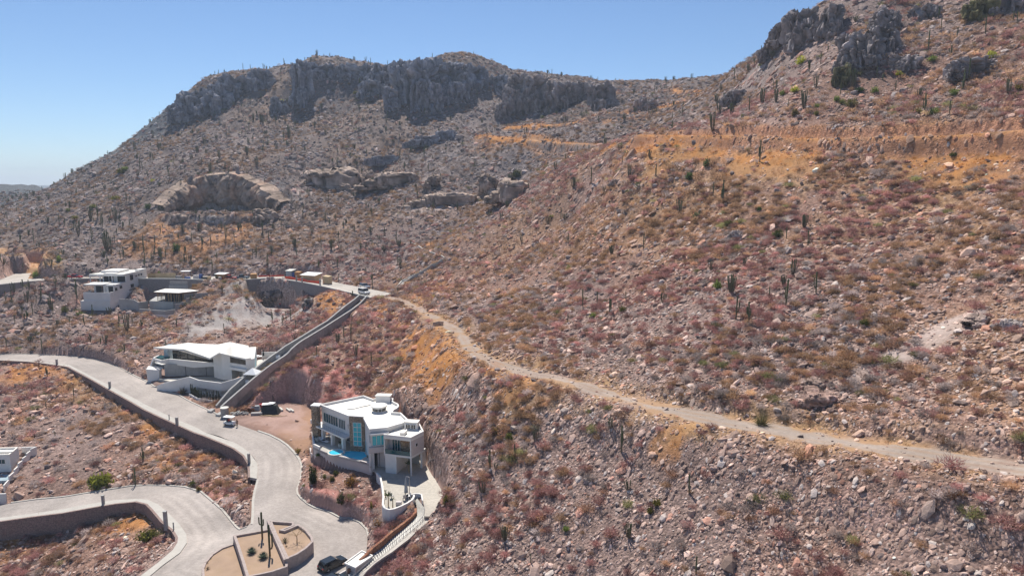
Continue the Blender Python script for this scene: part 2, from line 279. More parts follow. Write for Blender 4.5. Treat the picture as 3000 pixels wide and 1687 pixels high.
TRK = dict(t1=t1, t2=t2, t3=t3, t4=t4, t5=t5)
def ground(x, y, full=False):
    x = np.asarray(x, float); y = np.asarray(y, float); r = np.hypot(x, y)
    far = sstep((r-230)/200); b = base(x, y)
    h = b+fbm(x/28, y/28, 3, 5)*(0.35+2.2*far*sstep((b-30)/40))+fbm(x/6, y/6, 3, 9)*(0.22+0.5*far)+fbm(x/1.6, y/1.6, 2, 3)*0.09
    # hard bedded ledges break the mesa's upper slopes into small steps
    Dk = {}
    for k, t in TRK.items(): h, Dk[k] = t.apply(x, y, h)
    for k, g in REG.items(): h, Dk[k] = g.apply(x, y, h)
    return (h, Dk) if full else h
def hit(px, far=900.0):
    """where pixels' sight lines meet the ground"""
    px = np.atleast_2d(np.array(px, float)); r = rays(px); t = np.full(len(px), 45.0); done = np.zeros(len(px), bool); lo = t.copy()
    while (~done).any() and t.min() < far:
        P = r*t[:, None]; below = P[:, 2]+CAM_Z < ground(P[:, 0], P[:, 1]); done |= below | (t > far)
        lo = np.where(done, lo, t); t = np.where(done, t, t*1.012+0.3)
    hi = t.copy()
    for _ in range(14):
        m = (lo+hi)/2; P = r*m[:, None]; b = P[:, 2]+CAM_Z < ground(P[:, 0], P[:, 1]); hi = np.where(b, m, hi); lo = np.where(b, lo, m)
    return r*hi[:, None]+np.array([0, 0, CAM_Z])
# ------------------------------------------------------------------ mesh helpers
def np_mesh(name, v, f, smooth=False):
    me = bpy.data.meshes.new(name); k = f.shape[1]; me.vertices.add(len(v)); me.vertices.foreach_set('co', np.asarray(v, np.float32).ravel())
    me.loops.add(f.size); me.loops.foreach_set('vertex_index', f.astype(np.int32).ravel()); me.polygons.add(len(f))
    me.polygons.foreach_set('loop_start', np.arange(0, f.size, k, dtype=np.int32)); me.update(calc_edges=True)
    me.polygons.foreach_set('use_smooth', np.full(len(f), smooth, bool))
    return me
def tint_attr(me, c, al=None):
    a = me.attributes.new('tint', 'FLOAT_COLOR', 'POINT'); a.data.foreach_set('color', np.c_[c, np.ones(len(c)) if al is None else al].astype(np.float32).ravel())
WL = {}
def tag(o, label=None, cat=None, group=None, kind=None):
    if label: o['label'] = label
    if cat: o['category'] = cat
    if group: o['group'] = group
    if kind: o['kind'] = kind
    return o
def thing(name, label, cat, loc=(0, 0, 0), group=None, rz=0):
    o = bpy.data.objects.new(name, None); COL.objects.link(o); o.location = loc; o.rotation_euler[2] = rz; o.empty_display_size = .3
    WL[o] = Vector(loc); return tag(o, label, cat, group)
def link(name, me, parent=None, mat=None, loc=None):
    o = bpy.data.objects.new(name, me); COL.objects.link(o)
    if mat is not None and me.materials.get(mat.name) is None: me.materials.append(mat)
    if parent is not None: o.parent = parent; WL[o] = WL[parent]
    if loc is not None: o.location = loc
    return o
class MB:
    """collects shapes in world metres, then links them as one mesh object"""
    def __init__(s): s.v, s.f = [], []
    def add(s, v, f):
        n = len(s.v); s.v += [Vector(p) for p in v]; s.f += [tuple(n+i for i in q) for q in f]; return s
    def hexa(s, b, t):
        """b, t: four bottom and four top corners, counter-clockwise from above"""
        return s.add(list(b)+list(t), [(3, 2, 1, 0), (4, 5, 6, 7), (0, 1, 5, 4), (1, 2, 6, 5), (2, 3, 7, 6), (3, 0, 4, 7)])
    def box(s, c, d, rz=0.0, tx=0.0):
        M = Matrix.Translation(c) @ Matrix.Rotation(rz, 4, 'Z') @ Matrix.Rotation(tx, 4, 'X'); x, y, z = d[0]/2, d[1]/2, d[2]/2
        q = [(-x, -y), (x, -y), (x, y), (-x, y)]
        return s.hexa([M @ Vector((a, b, -z)) for a, b in q], [M @ Vector((a, b, z)) for a, b in q])
    def prism(s, poly, z0, z1, top=True, bottom=True):
        """poly: xy points; z0/z1 numbers or lists"""
        P = [Vector((p[0], p[1], 0)) for p in poly]; n = len(P)
        if sum(P[i].x*P[(i+1) % n].y-P[(i+1) % n].x*P[i].y for i in range(n)) < 0:
            P = P[::-1]
            if not np.isscalar(z0): z0 = list(z0)[::-1]
            if not np.isscalar(z1): z1 = list(z1)[::-1]
        a = [z0]*n if np.isscalar(z0) else list(z0); b = [z1]*n if np.isscalar(z1) else list(z1)
        v = [Vector((p.x, p.y, a[i])) for i, p in enumerate(P)]+[Vector((p.x, p.y, b[i])) for i, p in enumerate(P)]
        f = [(i, (i+1) % n, n+(i+1) % n, n+i) for i in range(n)]
        for t in tessellate_polygon([P]):
            t = t if (P[t[1]]-P[t[0]]).cross(P[t[2]]-P[t[0]]).z > 0 else t[::-1]
            if top: f.append(tuple(n+i for i in t))
            if bottom: f.append(tuple(reversed(t)))
        return s.add(v, f)
    def tube(s, pts, rad, n=8, cap=True):
        pts = [Vector(p) for p in pts]; rad = [rad]*len(pts) if np.isscalar(rad) else list(rad); v = []; up = None
        for i, p in enumerate(pts):
            d = (pts[min(i+1, len(pts)-1)]-pts[max(i-1, 0)]).normalized()
            up = d.orthogonal().normalized() if up is None else (up-d*up.dot(d)).normalized(); w = d.cross(up)
            for k in range(n): a = 2*math.pi*k/n; v.append(p+(up*math.cos(a)+w*math.sin(a))*rad[i])
        f = [(i*n+k, i*n+(k+1) % n, (i+1)*n+(k+1) % n, (i+1)*n+k) for i in range(len(pts)-1) for k in range(n)]
        if cap: f += [tuple(range(n))[::-1], tuple((len(pts)-1)*n+k for k in range(n))]
        return s.add(v, f)
    def wall(s, path, th, z0, z1, closed=False):
        """upright wall along an xy path, th to its left (th<0: right); z0,z1 numbers or per point lists"""
        P = [Vector((p[0], p[1])) for p in path]; n = len(P)
        a = [z0]*n if np.isscalar(z0) else list(z0); b = [z1]*n if np.isscalar(z1) else list(z1); O = []
        for i in range(n):
            pr, nx = (P[i-1], P[(i+1) % n]) if closed else (P[max(i-1, 0)], P[min(i+1, n-1)])
            d1 = (P[i]-pr).normalized() if (P[i]-pr).length > 1e-6 else None; d2 = (nx-P[i]).normalized() if (nx-P[i]).length > 1e-6 else None
            d1 = d1 or d2; d2 = d2 or d1; m = (d1+d2).normalized(); k = max(0.5, m.dot(d2)); O.append(P[i]+Vector((-m.y, m.x))*th/k)
        v = []
        for i in range(n): v += [(P[i].x, P[i].y, a[i]), (P[i].x, P[i].y, b[i]), (O[i].x, O[i].y, a[i]), (O[i].x, O[i].y, b[i])]
        f = []
        for i in range(n if closed else n-1):
            j = (i+1) % n; A, B = 4*i, 4*j; q = [(A, B, B+1, A+1), (A+2, A+3, B+3, B+2), (A+1, B+1, B+3, A+3), (A, A+2, B+2, B)]
            f += q if th > 0 else [t[::-1] for t in q]
        if not closed:
            E = 4*(n-1); q = [(0, 1, 3, 2), (E, E+2, E+3, E+1)]; f += q if th > 0 else [t[::-1] for t in q]
        return s.add(v, f)
    def build(s, name, mat, parent=None, smooth=False, bevel=0.0):
        off = WL.get(parent, Vector((0, 0, 0))) if parent is not None else Vector((0, 0, 0))
        me = bpy.data.meshes.new(name); me.from_pydata([tuple(p-off) for p in s.v], [], s.f); me.update(); me.materials.append(mat)
        if smooth: me.polygons.foreach_set('use_smooth', np.ones(len(me.polygons), bool))
        o = link(name, me, parent)
        if bevel: m = o.modifiers.new('bevel', 'BEVEL'); m.width = bevel; m.segments = 2; m.limit_method = 'ANGLE'
        return o
def struct(o): return tag(o, kind='structure')
class Face:
    """upright plane through two ground points, seen from the camera's side; turns photo pixels into (s, z) on it"""
    def __init__(s, p0, p1):
        s.p0 = Vector(p0[:2]); d = Vector(p1[:2])-s.p0; s.len = d.length; s.d = d.normalized(); s.n = Vector((s.d.y, -s.d.x))
        if s.n.dot(-s.p0) < 0: s.n = -s.n
    def px(s, p):
        r = rays(p); r = Vector(r); t = s.p0.dot(s.n)/(Vector((r.x, r.y)).dot(s.n)); q = Vector((r.x, r.y))*t
        return (q-s.p0).dot(s.d), CAM_Z+r.z*t
    def pt(s, a, z, o=0.0): q = s.p0+s.d*a+s.n*o; return Vector((q.x, q.y, z))
    def box(s, m, a0, a1, z0, z1, o0, o1):
        c = [s.pt(a0, z0, o1), s.pt(a1, z0, o1), s.pt(a1, z0, o0), s.pt(a0, z0, o0)]
        if (c[1]-c[0]).cross(c[2]-c[0]).z < 0: c = c[::-1]
        up = Vector((0, 0, z1-z0)); m.hexa(c, [p+up for p in c]); return m
    def rect(s, p, q):
        a0, z1 = s.px(p); a1, z0 = s.px(q); return min(a0, a1), max(a0, a1), min(z0, z1), max(z0, z1)
def window(face, r, mats, parent, nx=1, nz=1, fr=0.07, name='window', out=0.03, glass=None):
    """frame with mullions proud of the wall, glass a little behind it"""
    a0, a1, z0, z1 = r; m = MB()
    for k in range(nx+1): c = a0+(a1-a0)*k/nx; face.box(m, c-fr/2, c+fr/2, z0, z1, 0.0, out+.05)
    for k in range(nz+1):
        c = z0+(z1-z0)*k/nz
        for j in range(nx): face.box(m, a0+(a1-a0)*j/nx+fr/2, a0+(a1-a0)*(j+1)/nx-fr/2, c-fr/2, c+fr/2, 0.002, out+.045)
    w = m.build(name, mats, parent); g = MB(); face.box(g, a0, a1, z0, z1, -0.06, out); g.build('pane', glass or M['glass'], w); return w

# ------------------------------------------------------------------ materials
M = {}
def nodes(name):
    m = bpy.data.materials.new(name); m.use_nodes = True; nt = m.node_tree; return m, nt, nt.nodes['Principled BSDF']
def mat(name, col, rough=0.8, var=0.12, sc=1.5, bump=0.0, bsc=8.0, metal=0.0, spec=0.3, dirt=None):
    """plain colour broken up by two noises; dirt = (colour, amount, scale) for blotchy wear"""
    m, nt, b = nodes(name); N, Lk = nt.nodes, nt.links.new
    tc = N.new('ShaderNodeTexCoord'); n1 = N.new('ShaderNodeTexNoise'); n1.inputs['Scale'].default_value = sc; n1.inputs['Detail'].default_value = 6; Lk(tc.outputs['Object'], n1.inputs['Vector'])
    r = N.new('ShaderNodeMapRange'); r.inputs[1].default_value = .25; r.inputs[2].default_value = .75; r.inputs[3].default_value = 1-var; r.inputs[4].default_value = 1+var; Lk(n1.outputs[0], r.inputs[0])
    mx = N.new('ShaderNodeVectorMath'); mx.operation = 'SCALE'; mx.inputs[0].default_value = col; Lk(r.outputs[0], mx.inputs['Scale']); out = mx.outputs[0]
    if dirt:
        n2 = N.new('ShaderNodeTexNoise'); n2.inputs['Scale'].default_value = dirt[2]; n2.inputs['Detail'].default_value = 8; Lk(tc.outputs['Object'], n2.inputs['Vector'])
        r2 = N.new('ShaderNodeMapRange'); r2.inputs[1].default_value = .48; r2.inputs[2].default_value = .72; r2.inputs[3].default_value = 0; r2.inputs[4].default_value = dirt[1]; Lk(n2.outputs[0], r2.inputs[0])
        mm = N.new('ShaderNodeMix'); mm.data_type = 'RGBA'; Lk(r2.outputs[0], mm.inputs[0]); Lk(out, mm.inputs[6]); mm.inputs[7].default_value = (*dirt[0], 1); out = mm.outputs[2]
    Lk(out, b.inputs['Base Color']); b.inputs['Roughness'].default_value = rough; b.inputs['Metallic'].default_value = metal; b.inputs['Specular IOR Level'].default_value = spec
    if bump:
        n3 = N.new('ShaderNodeTexNoise'); n3.inputs['Scale'].default_value = bsc; n3.inputs['Detail'].default_value = 5; Lk(tc.outputs['Object'], n3.inputs['Vector'])
        bp = N.new('ShaderNodeBump'); bp.inputs['Strength'].default_value = bump; bp.inputs['Distance'].default_value = .1; Lk(n3.outputs[0], bp.inputs['Height']); Lk(bp.outputs[0], b.inputs['Normal'])
    M[name] = m; return m
def stone_mat(name, cols, sc, mortar, rough=0.9, bump=0.6, gap=0.06):
    """rubble or block masonry: cell colours with mortar lines"""
    m, nt, b = nodes(name); N, Lk = nt.nodes, nt.links.new; tc = N.new('ShaderNodeTexCoord')
    v = N.new('ShaderNodeTexVoronoi'); v.inputs['Scale'].default_value = sc; Lk(tc.outputs['Object'], v.inputs['Vector'])
    e = N.new('ShaderNodeTexVoronoi'); e.feature = 'DISTANCE_TO_EDGE'; e.inputs['Scale'].default_value = sc; Lk(tc.outputs['Object'], e.inputs['Vector'])
    sp = N.new('ShaderNodeSeparateColor'); Lk(v.outputs['Color'], sp.inputs[0]); cr = N.new('ShaderNodeValToRGB'); Lk(sp.outputs[0], cr.inputs[0])
    for i, c in enumerate(cols):
        el = cr.color_ramp.elements[i] if i < 2 else cr.color_ramp.elements.new(0.5); el.position = i/(len(cols)-1); el.color = (*c, 1)
    lt = N.new('ShaderNodeMath'); lt.operation = 'LESS_THAN'; lt.inputs[1].default_value = gap; Lk(e.outputs[0], lt.inputs[0])
    mm = N.new('ShaderNodeMix'); mm.data_type = 'RGBA'; Lk(lt.outputs[0], mm.inputs[0]); Lk(cr.outputs[0], mm.inputs[6]); mm.inputs[7].default_value = (*mortar, 1); Lk(mm.outputs[2], b.inputs['Base Color'])
    bp = N.new('ShaderNodeBump'); bp.inputs['Strength'].default_value = bump; bp.inputs['Distance'].default_value = .08; Lk(e.outputs[0], bp.inputs['Height']); Lk(bp.outputs[0], b.inputs['Normal'])
    b.inputs['Roughness'].default_value = rough; b.inputs['Specular IOR Level'].default_value = .2; M[name] = m; return m
def tint_mat(name, rough=0.95, var=0.35, sc=3.0, vor=0.0, bump=0.0, bsc=2.2, dist=0.12, use_alpha=False):
    """colour from the 'tint' attribute, mottled; optional stony cells and bump"""
    m, nt, b = nodes(name); N, Lk = nt.nodes, nt.links.new; at = N.new('ShaderNodeAttribute'); at.attribute_name = 'tint'; tc = N.new('ShaderNodeTexCoord')
    n1 = N.new('ShaderNodeTexNoise'); n1.inputs['Scale'].default_value = sc; n1.inputs['Detail'].default_value = 7; n1.inputs['Roughness'].default_value = .7; Lk(tc.outputs['Object'], n1.inputs['Vector'])
    r = N.new('ShaderNodeMapRange'); r.inputs[1].default_value = .3; r.inputs[2].default_value = .7; r.inputs[3].default_value = 1-var; r.inputs[4].default_value = 1+var; Lk(n1.outputs[0], r.inputs[0]); f = r.outputs[0]; h = n1.outputs[0]
    if vor:
        v = N.new('ShaderNodeTexVoronoi'); v.inputs['Scale'].default_value = bsc; v.inputs['Randomness'].default_value = 1; Lk(tc.outputs['Object'], v.inputs['Vector']); sp = N.new('ShaderNodeSeparateColor'); Lk(v.outputs['Color'], sp.inputs[0])
        r2 = N.new('ShaderNodeMapRange'); r2.inputs[3].default_value = 1-vor; r2.inputs[4].default_value = 1+vor; Lk(sp.outputs[0], r2.inputs[0]); ml = N.new('ShaderNodeMath'); ml.operation = 'MULTIPLY'; Lk(f, ml.inputs[0]); Lk(r2.outputs[0], ml.inputs[1]); f = ml.outputs[0]
        iv = N.new('ShaderNodeMath'); iv.operation = 'SUBTRACT'; iv.inputs[0].default_value = 1; Lk(v.outputs['Distance'], iv.inputs[1]); ad = N.new('ShaderNodeMath'); ad.operation = 'ADD'; Lk(iv.outputs[0], ad.inputs[0]); Lk(n1.outputs[0], ad.inputs[1]); h = ad.outputs[0]
    if use_alpha:      # smoother where the ground is packed dirt
        fm = N.new('ShaderNodeMix'); Lk(at.outputs['Alpha'], fm.inputs[0]); fm.inputs[2].default_value = 1.0; Lk(f, fm.inputs[3]); f = fm.outputs[0]
    mx = N.new('ShaderNodeVectorMath'); mx.operation = 'SCALE'; Lk(at.outputs['Color'], mx.inputs[0]); Lk(f, mx.inputs['Scale']); Lk(mx.outputs[0], b.inputs['Base Color'])
    if bump:
        bp = N.new('ShaderNodeBump'); bp.inputs['Strength'].default_value = bump; bp.inputs['Distance'].default_value = dist
        if use_alpha: bm_ = N.new('ShaderNodeMath'); bm_.operation = 'MULTIPLY'; Lk(at.outputs['Alpha'], bm_.inputs[0]); bm_.inputs[1].default_value = bump; Lk(bm_.outputs[0], bp.inputs['Strength'])
        Lk(h, bp.inputs['Height']); Lk(bp.outputs[0], b.inputs['Normal'])
    b.inputs['Roughness'].default_value = rough; b.inputs['Specular IOR Level'].default_value = .12; M[name] = m; return m
def shiny(name, col, rough=.08, metal=0.0, spec=.6):
    m, nt, b = nodes(name); N, Lk = nt.nodes, nt.links.new; tc = N.new('ShaderNodeTexCoord'); n = N.new('ShaderNodeTexNoise'); n.inputs['Scale'].default_value = .9; Lk(tc.outputs['Object'], n.inputs['Vector'])
    r = N.new('ShaderNodeMapRange'); r.inputs[3].default_value = .8; r.inputs[4].default_value = 1.2; Lk(n.outputs[0], r.inputs[0]); mx = N.new('ShaderNodeVectorMath'); mx.operation = 'SCALE'; mx.inputs[0].default_value = col; Lk(r.outputs[0], mx.inputs['Scale']); Lk(mx.outputs[0], b.inputs['Base Color'])
    b.inputs['Roughness'].default_value = rough; b.inputs['Metallic'].default_value = metal; b.inputs['Specular IOR Level'].default_value = spec; M[name] = m; return m
tint_mat('ground', var=.5, sc=1.6, vor=.35, bump=.7, bsc=3.1, dist=.14, use_alpha=True)
tint_mat('rock', var=.25, sc=2.5, bump=.5, dist=.15); tint_mat('cliff', var=.4, sc=.35, bump=.9, dist=.6); tint_mat('twig', var=.2, sc=4.0); tint_mat('succulent', rough=.7, var=.2, sc=3.0)
def twig_mat():
    """thin stems and leaves let the low sun through"""
    nt = M['twig'].node_tree; N, Lk = nt.nodes, nt.links.new; b = N['Principled BSDF']; tr = N.new('ShaderNodeBsdfTranslucent'); mx = N.new('ShaderNodeMixShader'); mx.inputs[0].default_value = .45
    src = b.inputs['Base Color'].links[0].from_socket; Lk(src, tr.inputs[0]); Lk(b.outputs[0], mx.inputs[1]); Lk(tr.outputs[0], mx.inputs[2]); Lk(mx.outputs[0], N['Material Output'].inputs[0])
twig_mat()
mat('white', (.74, .715, .68), .7, .05, .6, dirt=((.62, .58, .52), .35, .35)); mat('roof_white', (.82, .79, .72), .75, .06, .5, dirt=((.60, .54, .45), .5, .22))
mat('pale_wall', (.58, .52, .49), .8, .06, .5, dirt=((.55, .50, .46), .3, .3)); mat('concrete', (.40, .39, .37), .9, .15, .8, .2, 3, dirt=((.27, .26, .25), .5, .4)); mat('concrete_light', (.62, .60, .54), .85, .1, 1.2, dirt=((.45, .43, .38), .5, .3))
mat('pad', (.56, .53, .47), .85, .08, .7, dirt=((.40, .37, .33), .6, .12)); mat('stair_wall', (.34, .325, .31), .9, .2, 1.2, .2, 5, dirt=((.17, .16, .155), .5, .5)); mat('block_dark', (.26, .24, .232), .9, .2, 2.5, .3, 6); mat('block', (.33, .31, .30), .9, .2, 2.5, .3, 6); mat('board_concrete', (.38, .37, .36), .85, .18, .9, .1, 12)
mat('walk', (.44, .41, .365), .85, .1, 1.0, dirt=((.45, .42, .38), .4, .5)); mat('upper_pave', (.60, .57, .52), .85, .1, .3, dirt=((.44, .41, .37), .5, .15))
mat('dark', (.03, .03, .035), .6, .2); mat('unlit_dark', (.045, .042, .045), .9, .3); mat('brown_inner', (.20, .13, .10), .9, .2); mat('steel', (.35, .35, .36), .4, .1, metal=.8); mat('rust', (.16, .07, .04), .9, .3, 3)
mat('wood', (.42, .30, .17), .85, .25, 2.0, dirt=((.25, .17, .1), .5, .8)); mat('ply', (.56, .42, .25), .8, .15, 1.0, dirt=((.40, .28, .16), .5, .5)); mat('ply_orange', (.46, .25, .10), .8, .2, 1.0); mat('net_orange', (.75, .10, .05), .7, .15, 2); mat('blue_shed', (.30, .38, .42), .6, .1, 1)
mat('red_paint', (.38, .02, .025), .35, .1); mat('blue_plastic', (.05, .12, .35), .5, .1); mat('tarp_black', (.028, .03, .032), .75, .3, 1.5, .5, 1.2); mat('tarp_grey', (.35, .37, .38), .6, .15); mat('canopy_white', (.85, .85, .84), .7, .05)
mat('planter_wall', (.40, .33, .30), .95, .2, 2.5, .5, 9); mat('planter_soil', (.36, .25, .175), .95, .14, .5, .15, 12, dirt=((.34, .24, .15), .5, .6)); mat('tyre', (.02, .02, .02), .9, .1); mat('green_leaf', (.07, .10, .025), .7, .3, 3)
mat('skin', (.35, .20, .13), .6, .05); mat('red_cloth', (.45, .03, .04), .9, .1); mat('tan_cloth', (.30, .22, .17), .9, .1); mat('denim', (.05, .07, .13), .9, .1); mat('hair', (.02, .015, .012), .8, .1); mat('white_cloth', (.75, .75, .74), .9, .05); mat('grey_cloth', (.16, .16, .155), .9, .1)
stone_mat('rubble_wall', [(.23, .155, .135), (.31, .215, .19), (.17, .12, .11), (.27, .20, .17)], 2.4, (.18, .135, .12)); stone_mat('villa_stone', [(.24, .17, .11), (.34, .26, .19), (.15, .11, .08), (.40, .31, .22)], 2.2, (.12, .10, .08)); stone_mat('villa_stone_gold', [(.42, .27, .16), (.50, .36, .24), (.30, .18, .11)], 1.8, (.22, .15, .1)); stone_mat('red_stone', [(.30, .12, .07), (.38, .19, .11), (.20, .09, .06)], 2.6, (.15, .08, .06))
shiny('glass', (.015, .085, .10)); shiny('teal_glass', (.03, .48, .54), .15); shiny('dark_glass', (.012, .014, .016), .1); shiny('car_black', (.02, .025, .03), .15); shiny('car_white', (.75, .75, .74), .2); shiny('car_red', (.36, .012, .02), .2); shiny('car_blue', (.05, .10, .15), .2); shiny('lamp_red', (.35, .01, .01), .2); shiny('lamp_clear', (.7, .7, .68), .15); shiny('chrome', (.6, .6, .6), .2, .9)
shiny('pool_tile', (.02, .42, .62), .3)
def water_mat():
    m, nt, b = nodes('pool_water'); N, Lk = nt.nodes, nt.links.new; b.inputs['Base Color'].default_value = (.04, .60, .80, 1); b.inputs['Roughness'].default_value = .08
    tc = N.new('ShaderNodeTexCoord'); n = N.new('ShaderNodeTexNoise'); n.inputs['Scale'].default_value = 1.6; n.inputs['Detail'].default_value = 4; Lk(tc.outputs['Object'], n.inputs['Vector']); bp = N.new('ShaderNodeBump'); bp.inputs['Strength'].default_value = .25; Lk(n.outputs[0], bp.inputs['Height']); Lk(bp.outputs[0], b.inputs['Normal'])
    cr = N.new('ShaderNodeMix'); cr.data_type = 'RGBA'; cr.inputs[6].default_value = (.03, .55, .78, 1); cr.inputs[7].default_value = (.08, .68, .86, 1); Lk(n.outputs[0], cr.inputs[0]); Lk(cr.outputs[2], b.inputs['Base Color']); M['pool_water'] = m
water_mat()
def road_mat():
    """stamped pale paving: small cells, blotches and darker worn streaks that run with the road's long patches"""
    m, nt, b = nodes('road'); N, Lk = nt.nodes, nt.links.new; tc = N.new('ShaderNodeTexCoord')
    v = N.new('ShaderNodeTexVoronoi'); v.inputs['Scale'].default_value = 3.2; Lk(tc.outputs['Object'], v.inputs['Vector']); sp = N.new('ShaderNodeSeparateColor'); Lk(v.outputs['Color'], sp.inputs[0])
    r1 = N.new('ShaderNodeMapRange'); r1.inputs[3].default_value = .9; r1.inputs[4].default_value = 1.09; Lk(sp.outputs[0], r1.inputs[0])
    n = N.new('ShaderNodeTexNoise'); n.inputs['Scale'].default_value = .16; n.inputs['Detail'].default_value = 8; n.inputs['Roughness'].default_value = .65; Lk(tc.outputs['Object'], n.inputs['Vector'])
    r2 = N.new('ShaderNodeMapRange'); r2.inputs[1].default_value = .3; r2.inputs[2].default_value = .7; r2.inputs[3].default_value = .86; r2.inputs[4].default_value = 1.12; Lk(n.outputs[0], r2.inputs[0])
    at = N.new('ShaderNodeAttribute'); at.attribute_name = 'tint'
    a = N.new('ShaderNodeMath'); a.operation = 'MULTIPLY'; Lk(r1.outputs[0], a.inputs[0]); Lk(r2.outputs[0], a.inputs[1])
    mx = N.new('ShaderNodeVectorMath'); mx.operation = 'SCALE'; Lk(at.outputs['Color'], mx.inputs[0]); Lk(a.outputs[0], mx.inputs['Scale']); Lk(mx.outputs[0], b.inputs['Base Color']); b.inputs['Roughness'].default_value = .85; b.inputs['Specular IOR Level'].default_value = .2
    bp = N.new('ShaderNodeBump'); bp.inputs['Strength'].default_value = .2; bp.inputs['Distance'].default_value = .03; Lk(v.outputs['Distance'], bp.inputs['Height']); Lk(bp.outputs[0], b.inputs['Normal']); M['road'] = m
road_mat()

